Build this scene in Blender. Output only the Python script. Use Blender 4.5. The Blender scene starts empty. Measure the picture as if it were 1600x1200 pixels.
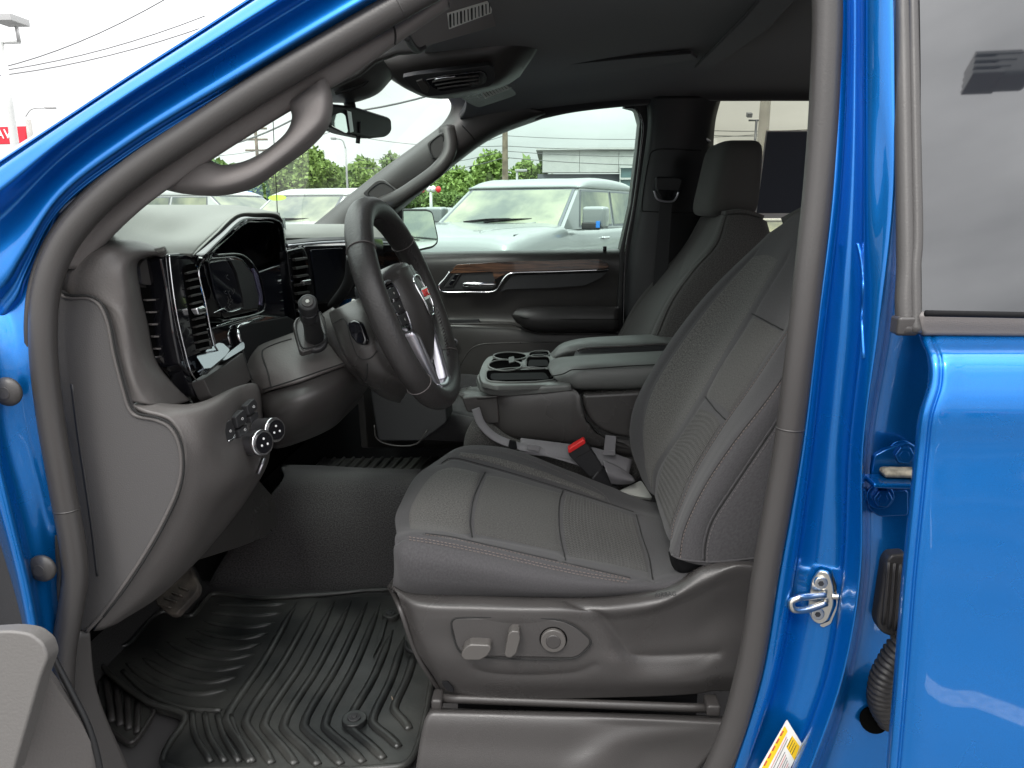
import bpy, bmesh, math, random
import numpy as np
from math import sin, cos, pi, radians, sqrt, atan2
from mathutils import Vector, Matrix, Quaternion
from mathutils.bvhtree import BVHTree
random.seed(7); rng = np.random.default_rng(7)
sc = bpy.context.scene; C = sc.collection

# ------------------------------------------------------------------ camera, sky, sun, exposure
FPX = 1186.0; YAW = radians(3.0); PIT = radians(12.8)
CAM = Vector((0, 0, 1.52))
FW = Vector((-sin(YAW)*cos(PIT), cos(YAW)*cos(PIT), -sin(PIT)))
RT = Vector((cos(YAW), sin(YAW), 0)); UP = RT.cross(FW)
cd = bpy.data.cameras.new('camera'); cam = bpy.data.objects.new('camera', cd); C.objects.link(cam)
cd.sensor_width = 36; cd.lens = FPX/1600*36; cd.clip_start = .02; cd.clip_end = 3000
cam.matrix_world = Matrix.Translation(CAM) @ Matrix((RT, UP, -FW)).transposed().to_4x4()
sc.camera = cam
SUN_EL, SUN_AZ = radians(50), radians(200)
w = bpy.data.worlds.new("World"); sc.world = w; w.use_nodes = True
nt = w.node_tree; N = nt.nodes; L = nt.links; N.clear()
def wn(t, **k):
    n = N.new(t)
    for a, b in k.items(): setattr(n, a, b)
    return n
out = wn('ShaderNodeOutputWorld'); bg = wn('ShaderNodeBackground'); bg.inputs[1].default_value = 0.13
sky = wn('ShaderNodeTexSky'); sky.sky_type = 'NISHITA'; sky.sun_disc = False
sky.sun_elevation = SUN_EL; sky.sun_rotation = SUN_AZ; sky.dust_density = 4
tc = wn('ShaderNodeTexCoord'); sx = wn('ShaderNodeSeparateXYZ'); L.new(tc.outputs['Generated'], sx.inputs[0])
# overcast luminance rises from the horizon to the zenith, broken by soft cloud
pw = wn('ShaderNodeMath', operation='POWER'); pw.inputs[1].default_value = 1.5; pw.use_clamp = True; L.new(sx.outputs['Z'], pw.inputs[0])
mr = wn('ShaderNodeMapRange'); L.new(pw.outputs[0], mr.inputs[0])
mr.inputs[1].default_value = 0; mr.inputs[2].default_value = 1; mr.inputs[3].default_value = 7.4; mr.inputs[4].default_value = 32.0
mp = wn('ShaderNodeMapping'); mp.inputs['Scale'].default_value = (1.2, 1.2, 4.0); L.new(tc.outputs['Generated'], mp.inputs[0])
ns = wn('ShaderNodeTexNoise'); ns.inputs['Scale'].default_value = 2.2; ns.inputs['Detail'].default_value = 6; L.new(mp.outputs[0], ns.inputs[0])
cr = wn('ShaderNodeMapRange'); L.new(ns.outputs[0], cr.inputs[0])
cr.inputs[1].default_value = .35; cr.inputs[2].default_value = .65; cr.inputs[3].default_value = .72; cr.inputs[4].default_value = 1.12
mu = wn('ShaderNodeMath', operation='MULTIPLY'); L.new(mr.outputs[0], mu.inputs[0]); L.new(cr.outputs[0], mu.inputs[1])
hs = wn('ShaderNodeCombineColor')
vm = wn('ShaderNodeVectorMath', operation='SCALE'); vm.inputs[0].default_value = (1.0, 1.0, 1.0); L.new(mu.outputs[0], vm.inputs['Scale'])
mx = wn('ShaderNodeMix', data_type='RGBA'); mx.inputs[0].default_value = .90
L.new(sky.outputs[0], mx.inputs[6]); L.new(vm.outputs[0], mx.inputs[7])
L.new(mx.outputs[2], bg.inputs[0]); L.new(bg.outputs[0], out.inputs[0])
sd = bpy.data.lights.new('sun', 'SUN'); sd.energy = 1.2; sd.angle = radians(14); sd.color = (1, .97, .92)
so = bpy.data.objects.new('sun', sd); C.objects.link(so)
SDIR = Vector((sin(SUN_AZ)*cos(SUN_EL), cos(SUN_AZ)*cos(SUN_EL), sin(SUN_EL)))
so.rotation_euler = SDIR.to_track_quat('Z', 'Y').to_euler(); so.location = (0, 0, 30)
sc.view_settings.view_transform = 'Standard'; sc.view_settings.look = 'None'
sc.view_settings.exposure = 0.55; sc.view_settings.gamma = 1; sc.view_settings.use_curve_mapping = False
sc.cycles.max_bounces = 8; sc.cycles.transparent_max_bounces = 16
sc.cycles.caustics_reflective = False; sc.cycles.caustics_refractive = False
sc.render.film_transparent = False

# ------------------------------------------------------------------ measuring: a photo pixel on a lateral plane y, on a plane
def ray(px, py): return FW*FPX + RT*(px-800) - UP*(py-600)
def P(px, py, y):
    d = ray(px, py); return CAM + d*(y/d.y)
def PT(t): return Vector(t[:3]) if len(t) == 4 else P(*t)
class Pl:
    def __init__(s, a, b=None, c=None):
        if b is None: s.o = Vector((0, a, 1)); s.n = Vector((0, -1, 0))
        else:
            a, b, c = PT(a), PT(b), PT(c); s.o = a; s.n = (b-a).cross(c-a).normalized()
            if s.n.dot(CAM-a) < 0: s.n = -s.n
    def hit(s, px, py, off=0):
        d = ray(px, py); t = (s.o-CAM).dot(s.n)/d.dot(s.n); return CAM + d*t + s.n*off
def ZP(z):
    p = Pl(1.0); p.o = Vector((0, 0, z)); p.n = Vector((0, 0, 1)); return p
def pl(a): return a if isinstance(a, Pl) else Pl(a)

# ------------------------------------------------------------------ materials
M = {}
def mat(name, col, rough=.5, metal=0, bump=0, bscale=400, var=0, vscale=3, coat=0, spec=.5, emis=None, ior=1.5, sheen=0, coatr=.03, vcol=None, rvar=0):
    m = bpy.data.materials.new(name); m.use_nodes = True; t = m.node_tree; b = t.nodes['Principled BSDF']
    b.inputs['Base Color'].default_value = (*col, 1); b.inputs['Roughness'].default_value = rough; b.inputs['Metallic'].default_value = metal
    b.inputs['Specular IOR Level'].default_value = spec; b.inputs['IOR'].default_value = ior
    b.inputs['Coat Weight'].default_value = coat; b.inputs['Coat Roughness'].default_value = coatr
    b.inputs['Sheen Weight'].default_value = sheen
    if emis: b.inputs['Emission Color'].default_value = (*emis[:3], 1); b.inputs['Emission Strength'].default_value = emis[3]
    co = t.nodes.new('ShaderNodeTexCoord')
    if bump:
        n = t.nodes.new('ShaderNodeTexNoise'); n.inputs['Scale'].default_value = bscale; n.inputs['Detail'].default_value = 3
        t.links.new(co.outputs['Object'], n.inputs[0])
        u = t.nodes.new('ShaderNodeBump'); u.inputs['Strength'].default_value = bump; u.inputs['Distance'].default_value = .001
        t.links.new(n.outputs[0], u.inputs['Height']); t.links.new(u.outputs[0], b.inputs['Normal'])
    if var:
        n = t.nodes.new('ShaderNodeTexNoise'); n.inputs['Scale'].default_value = vscale; n.inputs['Detail'].default_value = 5
        t.links.new(co.outputs['Object'], n.inputs[0])
        r = t.nodes.new('ShaderNodeMix'); r.data_type = 'RGBA'
        c2 = vcol or tuple(min(1, c*(1+var)) for c in col); c1 = tuple(c*(1-var) for c in col)
        r.inputs[6].default_value = (*c1, 1); r.inputs[7].default_value = (*c2, 1)
        g = t.nodes.new('ShaderNodeMapRange'); g.inputs[1].default_value = .35; g.inputs[2].default_value = .65
        t.links.new(n.outputs[0], g.inputs[0]); t.links.new(g.outputs[0], r.inputs[0]); t.links.new(r.outputs[2], b.inputs['Base Color'])
    if rvar:
        n = t.nodes.new('ShaderNodeTexNoise'); n.inputs['Scale'].default_value = 9; n.inputs['Detail'].default_value = 6
        t.links.new(co.outputs['Object'], n.inputs[0])
        g = t.nodes.new('ShaderNodeMapRange'); g.inputs[1].default_value = .3; g.inputs[2].default_value = .7; g.inputs[3].default_value = rough-rvar; g.inputs[4].default_value = rough+rvar
        t.links.new(n.outputs[0], g.inputs[0]); t.links.new(g.outputs[0], b.inputs['Roughness'])
    M[name] = m; return m
mat('paint', (.0005, .160, .53),   .29, .70, coat=.75, rvar=.04, var=.10, vscale=1400)
mat('paint_dark', (.0005, .115, .40), .34, .6, coat=.5)
mat('door_grey', (.100, .095, .091), .52, bump=.25, bscale=420)
mat('dash_grey', (.092, .085, .082), .48, bump=.4, bscale=420, rvar=.06)
mat('cover_grey', (.064, .061, .061), .60, bump=.35, bscale=600, rvar=.05)
mat('plastic', (.046, .043, .042), .30, bump=.35, bscale=900, rvar=.07, var=.06, vscale=6)
mat('plastic_mid', (.040, .037, .036), .38, bump=.35, bscale=900, rvar=.07)
mat('plastic_dark', (.022, .022, .024), .5, bump=.3, bscale=900, rvar=.06)
mat('trim_taupe', (.150, .138, .134), .6, bump=.25, bscale=700)
mat('soft_pad', (.17, .175, .16), .55, bump=.5, bscale=500)  # windshield light on the dark grey pads is put into this paler base
mat('headliner', (.022, .021, .023), .95, bump=.4, bscale=600, sheen=.2)
mat('gloss_black', (.006, .006, .008), .06, coat=.6)
mat('screen', (.004, .005, .01), .09, coat=.4)
mat('matt_black', (.008, .008, .009), .8, spec=.15)
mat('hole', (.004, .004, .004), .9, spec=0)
mat('knob_grey', (.075, .070, .066), .28)
mat('tray', (.13, .135, .13), .32, bump=.3, bscale=900, rvar=.05)
mat('chrome', (.82, .82, .84), .12, 1)
mat('dark_chrome', (.20, .23, .25), .14, 1)
mat('satin', (.52, .51, .55), .32, 1)
mat('lavender', (.35, .33, .55), .25, .8)
mat('leather', (.030, .028, .028), .42, bump=.6, bscale=260, rvar=.05)
mat('rubber', (.045, .042, .041), .40, bump=.2, bscale=500, rvar=.06)
mat('rubber_black', (.012, .012, .013), .5)
mat('mat_rubber', (.022, .024, .025), .38, bump=.3, bscale=120, var=.5, vscale=7, vcol=(.055, .055, .051), rvar=.1)
mat('pedal', (.05, .042, .037), .8, bump=.5, bscale=150, var=.5, vscale=30, vcol=(.085, .070, .058))
mat('stitch', (.15, .12, .11), .8)
mat('stitch_dark', (.10, .09, .09), .8)
mat('seam', (.010, .010, .010), .9)
mat('belt_grey', (.17, .165, .175), .6, bump=.6, bscale=350)
mat('belt_black', (.02, .02, .022), .6, bump=.5, bscale=350)
mat('red', (.75, .03, .03), .35)
mat('white', (.8, .8, .8), .5)
mat('paper', (.75, .75, .72), .6)
mat('label_grey', (.42, .43, .40), .6)
mat('yellow', (.85, .55, .02), .5)
mat('ink', (.03, .03, .03), .7)
mat('ink_red', (.5, .06, .06), .6)
mat('sticker_back', (.035, .045, .07), .6)
mat('zinc', (.62, .60, .55), .28, 1, bump=.2, bscale=200)
mat('asphalt', (.115, .115, .115), .9, bump=.8, bscale=60, var=.35, vscale=1.2)
mat('lot_white', (.80, .80, .78), .8, var=.35, vscale=45)
mat('concrete', (.36, .35, .33), .85, bump=.4, bscale=30, var=.12, vscale=2)
mat('galv', (.40, .40, .40), .5, .3)
mat('wood_pole', (.20, .16, .12), .9, bump=.5, bscale=40, var=.3)
mat('wire', (.16, .16, .165), .7)
mat('bark', (.09, .07, .05), .9)
mat('silver_paint', (.25, .27, .27), .3, .5, coat=.8)
mat('white_paint', (.52, .53, .52), .3, 0, coat=.8)
mat('dark_paint', (.04, .05, .07), .3, .2, coat=.8)
mat('red_paint', (.45, .02, .02), .3, 0, coat=.8)
mat('bld_light', (.50, .50, .49), .7, var=.05)
mat('bld_dark', (.14, .15, .17), .7)
mat('bld_glass', (.10, .17, .18), .08, spec=.8)
mat('sign_red', (.70, .02, .04), .4)
mat('lime', (.45, .75, .03), .5)
mat('tail_blue', (.02, .20, .65), .5)
mat('tire', (.02, .02, .02), .8)
mat('sealer', (.42, .38, .30), .6, bump=1, bscale=120, var=.5, vscale=80)
# dark tinted glass of the rear door
g = mat('privacy_glass', (.010, .012, .016), .02, spec=.9, ior=1.56)
# woven upholstery: heather colour in the yarn and a weave relief, both laid out on the cloth's own UV (metres)
def fabric(name, c1, c2, insert=False, rough=.9):
    m = mat(name, c1, rough, sheen=.08); t = m.node_tree; b = t.nodes['Principled BSDF']
    uv = t.nodes.new('ShaderNodeUVMap')
    n = t.nodes.new('ShaderNodeTexNoise'); n.inputs['Scale'].default_value = 330; n.inputs['Detail'].default_value = 4; n.inputs['Roughness'].default_value = .75
    t.links.new(uv.outputs[0], n.inputs[0])
    g = t.nodes.new('ShaderNodeMapRange'); g.inputs[1].default_value = .38; g.inputs[2].default_value = .62
    t.links.new(n.outputs[0], g.inputs[0])
    r = t.nodes.new('ShaderNodeMix'); r.data_type = 'RGBA'; r.inputs[6].default_value = (*c1, 1); r.inputs[7].default_value = (*c2, 1)
    t.links.new(g.outputs[0], r.inputs[0]); t.links.new(r.outputs[2], b.inputs['Base Color'])
    bp = t.nodes.new('ShaderNodeBump'); bp.inputs['Strength'].default_value = .8 if insert else .5; bp.inputs['Distance'].default_value = .0012 if insert else .0006
    if insert:   # rows of short slanted dashes
        s = t.nodes.new('ShaderNodeSeparateXYZ'); t.links.new(uv.outputs[0], s.inputs[0])
        def mth(op, a, bb):
            k = t.nodes.new('ShaderNodeMath'); k.operation = op
            for i, v in enumerate((a, bb)):
                if v is None: continue
                if isinstance(v, (int, float)): k.inputs[i].default_value = v
                else: t.links.new(v, k.inputs[i])
            return k.outputs[0]
        a = mth('SINE', mth('MULTIPLY', s.outputs[0], 2*pi/.0060), None)
        v2 = mth('MULTIPLY', s.outputs[1], 2*pi/.0105)
        c = mth('SINE', mth('ADD', v2, mth('MULTIPLY', a, 1.6)), None)
        h = mth('ADD', mth('MULTIPLY', a, .6), mth('MULTIPLY', c, .5))
        t.links.new(h, bp.inputs['Height'])
        k = t.nodes.new('ShaderNodeMapRange'); t.links.new(h, k.inputs[0]); k.inputs[1].default_value = -1; k.inputs[2].default_value = 1; k.inputs[3].default_value = .55; k.inputs[4].default_value = 1.15
        vs = t.nodes.new('ShaderNodeVectorMath'); vs.operation = 'SCALE'; t.links.new(r.outputs[2], vs.inputs[0]); t.links.new(k.outputs[0], vs.inputs['Scale'])
        t.links.new(vs.outputs[0], b.inputs['Base Color'])
    else: t.links.new(n.outputs[0], bp.inputs['Height'])
    t.links.new(bp.outputs[0], b.inputs['Normal']); return m
fabric('fab_heather', (.027, .026, .025), (.115, .110, .105))
fabric('fab_insert', (.027, .026, .025), (.072, .069, .066), True)
fabric('fab_plain', (.034, .0325, .035), (.050, .048, .051))
fabric('fab_dark', (.026, .025, .024), (.074, .071, .068))
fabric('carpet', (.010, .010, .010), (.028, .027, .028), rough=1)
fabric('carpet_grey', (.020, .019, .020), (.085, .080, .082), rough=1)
# wood veneer on the passenger door
m = mat('veneer', (.10, .05, .03), .25, coat=.7); t = m.node_tree; b = t.nodes['Principled BSDF']
co = t.nodes.new('ShaderNodeTexCoord'); mpv = t.nodes.new('ShaderNodeMapping'); mpv.inputs['Scale'].default_value = (6, 6, 90); t.links.new(co.outputs['Object'], mpv.inputs[0])
n = t.nodes.new('ShaderNodeTexNoise'); n.inputs['Scale'].default_value = 1.5; n.inputs['Detail'].default_value = 6; t.links.new(mpv.outputs[0], n.inputs[0])
r = t.nodes.new('ShaderNodeValToRGB'); r.color_ramp.elements[0].position = .35; r.color_ramp.elements[0].color = (.015, .008, .006, 1); r.color_ramp.elements[1].position = .68; r.color_ramp.elements[1].color = (.16, .075, .04, 1)
t.links.new(n.outputs[0], r.inputs[0]); t.links.new(r.outputs[0], b.inputs['Base Color'])
# clear, slightly green window glass: a tinted see-through sheet with a surface reflection
def glassmat(name, tint, refl=.06):
    m = bpy.data.materials.new(name); m.use_nodes = True; t = m.node_tree; t.nodes.clear()
    o = t.nodes.new('ShaderNodeOutputMaterial'); a = t.nodes.new('ShaderNodeBsdfTransparent'); a.inputs[0].default_value = (*tint, 1)
    g = t.nodes.new('ShaderNodeBsdfGlossy'); g.inputs['Roughness'].default_value = .02
    lw = t.nodes.new('ShaderNodeFresnel'); lw.inputs[0].default_value = 1.45
    x = t.nodes.new('ShaderNodeMixShader'); t.links.new(lw.outputs[0], x.inputs[0]); t.links.new(a.outputs[0], x.inputs[1]); t.links.new(g.outputs[0], x.inputs[2])
    t.links.new(x.outputs[0], o.inputs[0]); M[name] = m
glassmat('glass', (.82, .92, .87)); glassmat('glass_far', (.84, .93, .89)); glassmat('glass_rear', (.66, .66, .60))
mat('car_glass', (.16, .20, .18), .08, spec=.6, ior=1.5, var=.45, vscale=1.6, vcol=(.34, .36, .24))  # opaque panes; the pale sky reflection is painted into the colour
# foliage with light and dark leaves
def leafmat(name, c1, c2):
    m = mat(name, c1, .7); t = m.node_tree; b = t.nodes['Principled BSDF']
    oi = t.nodes.new('ShaderNodeNewGeometry'); r = t.nodes.new('ShaderNodeMix'); r.data_type = 'RGBA'
    r.inputs[6].default_value = (*c1, 1); r.inputs[7].default_value = (*c2, 1)
    t.links.new(oi.outputs['Random Per Island'], r.inputs[0]); t.links.new(r.outputs[2], b.inputs['Base Color'])
leafmat('leaf_a', (.13, .21, .04), (.30, .42, .11)); leafmat('leaf_b', (.09, .16, .035), (.22, .32, .09))

# ------------------------------------------------------------------ object helpers
def setp(o, par):
    if par is not None:
        o.parent = par; o.matrix_parent_inverse = par.matrix_world.inverted() if par.type != 'EMPTY' or par.parent else Matrix.Translation(-par.location)
        if par.type != 'EMPTY': o.matrix_parent_inverse = Matrix()   # meshes sit at the origin of their thing's space
def linkm(name, me, m, par=None, smooth=True):
    o = bpy.data.objects.new(name, me); C.objects.link(o)
    for x in (m if isinstance(m, (list, tuple)) else [m]): me.materials.append(M[x])
    if smooth: me.polygons.foreach_set('use_smooth', [True]*len(me.polygons))
    if par is not None:
        o.parent = par
        if par.type == 'EMPTY': o.matrix_parent_inverse = Matrix.Translation(-par.location)
    return o
def mod_bevel(o, wd, seg=3, ang=40):
    b = o.modifiers.new('bevel', 'BEVEL'); b.width = wd; b.segments = seg; b.limit_method = 'ANGLE'; b.angle_limit = radians(ang); b.harden_normals = False
    return b
def thing(name, label, cat, loc=(0, 0, 0), group=None, kind=None):
    o = bpy.data.objects.new(name, None); C.objects.link(o); o.location = loc; o.empty_display_size = .05
    o['label'] = label; o['category'] = cat
    if group: o['group'] = group
    if kind: o['kind'] = kind
    return o
def tag(o, label=None, cat=None, group=None, kind=None):
    if label: o['label'] = label
    if cat: o['category'] = cat
    if group: o['group'] = group
    if kind: o['kind'] = kind
    return o
def cr1(p, n, closed=False):
    """Catmull-Rom through the points p (k,3): n samples per span"""
    p = np.asarray(p, float); k = len(p)
    if k == 2 and not closed:
        t = np.linspace(0, 1, n+1)[:, None]; return p[0]*(1-t)+p[1]*t
    if closed: q = np.vstack([p[-1], p, p[0], p[1]]); spans = k
    else: q = np.vstack([2*p[0]-p[1], p, 2*p[-1]-p[-2]]); spans = k-1
    o = []
    for i in range(spans):
        a, b, c, d = q[i], q[i+1], q[i+2], q[i+3]
        # centripetal knots keep uneven spacing from overshooting
        l = [max(np.linalg.norm(y-x), 1e-6)**.5 for x, y in ((a, b), (b, c), (c, d))]
        t0, t1, t2, t3 = 0, l[0], l[0]+l[1], sum(l)
        t = np.linspace(t1, t2, n, endpoint=False)[:, None]
        A1 = (t1-t)/(t1-t0)*a+(t-t0)/(t1-t0)*b; A2 = (t2-t)/(t2-t1)*b+(t-t1)/(t2-t1)*c; A3 = (t3-t)/(t3-t2)*c+(t-t2)/(t3-t2)*d
        B1 = (t2-t)/(t2-t0)*A1+(t-t0)/(t2-t0)*A2; B2 = (t3-t)/(t3-t1)*A2+(t-t1)/(t3-t1)*A3
        o.append((t2-t)/(t2-t1)*B1+(t-t1)/(t2-t1)*B2)
    if not closed: o.append(p[-1:])
    return np.vstack(o)
def meshgrid(name, G, m, par=None, th=0, flip=None, closed_u=False):
    nv, nu = G.shape[:2]
    V = G.reshape(-1, 3); F = []
    for j in range(nv-1):
        for i in range(nu-1 if not closed_u else nu):
            a = j*nu+i; b = j*nu+(i+1) % nu; F.append((a, b, b+nu, a+nu))
    du = np.linalg.norm(np.diff(G, axis=1), axis=2).mean(0); dv = np.linalg.norm(np.diff(G, axis=0), axis=2).mean(1)
    U = np.concatenate([[0], np.cumsum(du)]); W = np.concatenate([[0], np.cumsum(dv)])
    me = bpy.data.meshes.new(name); me.from_pydata(V.tolist(), [], F)
    if flip is None:   # face the camera side on the whole
        c = G[nv//2, nu//2]; nrm = np.zeros(3)
        for f in F[::max(1, len(F)//60)]:
            a, b, cc, d = (V[k] for k in f); nn = np.cross(cc-a, d-b); nrm += nn
            if True: flip_s = 0
        s = sum(np.dot(np.cross(V[f[2]]-V[f[0]], V[f[3]]-V[f[1]]), np.array(CAM)-V[f[0]]) for f in F[::max(1, len(F)//200)])
        flip = s < 0
    if flip: me.flip_normals()
    uvl = me.uv_layers.new(name='UVMap')
    li = np.zeros(len(me.loops), int); me.loops.foreach_get('vertex_index', li)
    uv = np.stack([U[li % nu], W[li//nu]], -1) if not closed_u else np.stack([(li % nu)*.01, W[li//nu]], -1)
    uvl.data.foreach_set('uv', uv.astype(np.float32).ravel())
    o = linkm(name, me, m, par)
    if th:
        s = o.modifiers.new('solid', 'SOLIDIFY'); s.thickness = th; s.offset = -1
    return o
SURF = {}
def dens(R, n, m):
    R = [np.array([PT(t) for t in r]) for r in R]
    R = [cr1(r, n) for r in R]; G = np.stack(R)                       # rows x u
    G = np.stack([cr1(G[:, i], m) for i in range(G.shape[1])], 1)
    return G
def bvh_of(G):
    nv, nu = G.shape[:2]; F = [(j*nu+i, j*nu+i+1, (j+1)*nu+i+1, (j+1)*nu+i) for j in range(nv-1) for i in range(nu-1)]
    return BVHTree.FromPolygons([Vector(v) for v in G.reshape(-1, 3)], F)
def hitb(ref, px, py, off=0):
    d = ray(px, py).normalized()
    if isinstance(ref, Pl): return ref.hit(px, py, off), ref.n
    h = ref.ray_cast(CAM, d)
    if h[0] is None: return None, None
    n = h[1] if h[1].dot(d) < 0 else -h[1]
    return h[0]+n*off, n
def onto(ref, pix, n=8, off=0, closed=False):
    q = cr1([(a, b, 0) for a, b in pix], n, closed); o = []; ns_ = []
    for x, y, _ in q:
        h, nn = hitb(ref, x, y, off)
        if h is not None: o.append(h); ns_.append(nn)
    return o, ns_
def groove(G, seams):
    """press seam lines into a dense grid: seams = [(pixels, depth, width), ...]"""
    bv = bvh_of(G); du = np.gradient(G, axis=1); dv = np.gradient(G, axis=0); nn = np.cross(du, dv); nn /= np.linalg.norm(nn, axis=2, keepdims=True)+1e-9
    s = np.sign(((np.array(CAM)-G)*nn).sum(2).mean()) or 1; nn *= s
    D = np.zeros(G.shape[:2])
    for pix, dp, wd in seams:
        pts, _ = onto(bv, pix, 24)
        if len(pts) < 2: continue
        pts = np.array(pts); V = G.reshape(-1, 1, 3); d = np.full(len(V), 9.)
        a = pts[:-1]; ab = pts[1:]-a; L2 = (ab**2).sum(1)+1e-12
        for k in range(len(a)):
            if L2[k] > .0025: continue
            v = V[:, 0]-a[k]; tt = np.clip(v@ab[k]/L2[k], 0, 1)[:, None]; d = np.minimum(d, np.linalg.norm(v-tt*ab[k], axis=1))
        D = np.maximum(D, dp*np.exp(-(d/wd)**1.3).reshape(D.shape)) if dp > 0 else D+dp*np.exp(-(d/wd)**2).reshape(D.shape)
    return G-nn*D[:, :, None]
def surf(name, rows, m, par=None, th=.004, n=8, mm=8, seams=None, keep=None, flip=None):
    G = dens(rows, n, mm)
    if seams: G = groove(G, seams)
    if keep: SURF[keep] = bvh_of(G)
    return meshgrid(name, G, m, par, th, flip)
def rc(pts, r=6, n=4):
    """round every corner of a pixel outline"""
    o = []; k = len(pts)
    for i in range(k):
        p = np.array(pts[i][:2], float); a = np.array(pts[i-1][:2], float); b = np.array(pts[(i+1) % k][:2], float)
        rr = pts[i][2] if len(pts[i]) > 2 else r
        la, lb = np.linalg.norm(a-p), np.linalg.norm(b-p); d = min(rr, la*.48, lb*.48)
        if d < .3: o.append(tuple(p)); continue
        A = p+(a-p)/la*d; B = p+(b-p)/lb*d
        for t in np.linspace(0, 1, n+1): o.append(tuple(A*(1-t)**2+2*p*t*(1-t)+B*t*t))
    return o
def prism(name, V, nrm, th, m, par=None, bev=.003, seg=3, ang=40):
    """closed outline V (Vectors), given thickness behind it"""
    k = len(V); nrm = Vector(nrm).normalized()
    ar = Vector((0, 0, 0))
    for i in range(k): ar += (V[i]-V[0]).cross(V[(i+1) % k]-V[0])
    if ar.dot(nrm) < 0: V = V[::-1]
    vs = [tuple(v) for v in V]+[tuple(v-nrm*th) for v in V]
    F = [tuple(range(k)), tuple(range(2*k-1, k-1, -1))]+[(i, i+k, (i+1) % k+k, (i+1) % k) for i in range(k)]
    me = bpy.data.meshes.new(name); me.from_pydata(vs, [], F)
    o = linkm(name, me, m, par, smooth=bev > 0)
    if bev > 0:
        mod_bevel(o, bev, seg, ang)
        w_ = o.modifiers.new('wn', 'WEIGHTED_NORMAL'); w_.keep_sharp = False
    return o
def panel(name, pix, plane, th, m, par=None, bev=.003, off=0, r=0, seg=3, smooth=0):
    p = pl(plane)
    if smooth: pix = [(a, b) for a, b, _ in cr1([(x[0], x[1], 0) for x in pix], smooth, True)]
    elif r: pix = rc(pix, r)
    return prism(name, [p.hit(a, b, off) for a, b in [q[:2] for q in pix]], p.n, th, m, par, bev, seg)
def ringpanel(name, outer, inner, plane, th, m, par=None, off=0, bev=.0015):
    """flat ring between two outlines of equal length"""
    p = pl(plane); O = [p.hit(a, b, off) for a, b in outer]; I = [p.hit(a, b, off) for a, b in inner]; k = len(O); n = p.n
    vs = [tuple(v) for v in O+I]+[tuple(v-n*th) for v in O+I]; F = []
    for i in range(k):
        j = (i+1) % k; F += [(i, j, k+j, k+i), (2*k+i, 3*k+i, 3*k+j, 2*k+j), (i, 2*k+i, 2*k+j, j), (k+i, k+j, 3*k+j, 3*k+i)]
    me = bpy.data.meshes.new(name); me.from_pydata(vs, [], F); b = bmesh.new(); b.from_mesh(me); bmesh.ops.recalc_face_normals(b, faces=b.faces); b.to_mesh(me)
    o = linkm(name, me, m, par); mod_bevel(o, bev, 2); o.modifiers.new('wn', 'WEIGHTED_NORMAL'); return o
def sweep(pts, prof, ups=None, closed=False, scale=None):
    """prof: list of (a,b) in metres along side/up; returns grid"""
    p = np.asarray([tuple(x) for x in pts], float); k = len(p)
    if closed: T = np.roll(p, -1, 0)-np.roll(p, 1, 0)
    else: T = np.gradient(p, axis=0)
    T /= np.linalg.norm(T, axis=1, keepdims=True)+1e-12
    if ups is None:
        u = np.cross(T[0], [0, 0, 1.]); u = u if np.linalg.norm(u) > .1 else np.cross(T[0], [1., 0, 0]); u /= np.linalg.norm(u); Us = [u]
        for i in range(1, k):
            v = Us[-1]-T[i]*np.dot(Us[-1], T[i]); Us.append(v/np.linalg.norm(v))
        Us = np.array(Us)
    else:
        Us = np.array([tuple(x) for x in ups], float) if len(np.shape(ups)) == 2 or not isinstance(ups, Vector) else np.tile(np.array(ups), (k, 1))
        Us = Us-T*(Us*T).sum(1)[:, None]; Us /= np.linalg.norm(Us, axis=1, keepdims=True)+1e-12
    S = np.cross(T, Us); sc_ = np.ones(k) if scale is None else np.interp(np.linspace(0, 1, k), np.linspace(0, 1, len(scale)), scale)
    pr = np.array(prof)
    return p[:, None]+sc_[:, None, None]*(S[:, None]*pr[None, :, 0:1]+Us[:, None]*pr[None, :, 1:2])
def sweptmesh(name, G, m, par=None, closed=False, cap=True):
    nv, nu = G.shape[:2]; V = G.reshape(-1, 3).tolist(); F = []
    for j in range(nv if closed else nv-1):
        for i in range(nu):
            a = j*nu+i; b = j*nu+(i+1) % nu; jj = (j+1) % nv; F.append((a, b, jj*nu+(i+1) % nu, jj*nu+i))
    if cap and not closed: F += [tuple(range(nu))[::-1], tuple(range((nv-1)*nu, nv*nu))]
    me = bpy.data.meshes.new(name); me.from_pydata(V, [], F)
    b = bmesh.new(); b.from_mesh(me); bmesh.ops.recalc_face_normals(b, faces=b.faces); b.to_mesh(me); b.free()
    return linkm(name, me, m, par)
def circ(r, n=10, r2=None): return [(r*cos(2*pi*i/n), (r2 or r)*sin(2*pi*i/n)) for i in range(n)]
def rrect(a, b, r, n=3):
    o = []
    for cx, cy, s in ((a-r, b-r, 0), (-a+r, b-r, 1), (-a+r, -b+r, 2), (a-r, -b+r, 3)):
        for i in range(n+1): t = (s+i/n)*pi/2; o.append((cx+r*cos(t), cy+r*sin(t)))
    return o
def tube(name, pts, r, m, par=None, closed=False, n=8, sm=6, r2=None, ups=None, scale=None, prof=None):
    p = cr1([tuple(PT(t)) if not isinstance(t, Vector) else tuple(t) for t in pts], sm, closed) if sm else np.array([tuple(x) for x in pts])
    return sweptmesh(name, sweep(p, prof or circ(r, n, r2), ups, closed, scale), m, par, closed)
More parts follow.
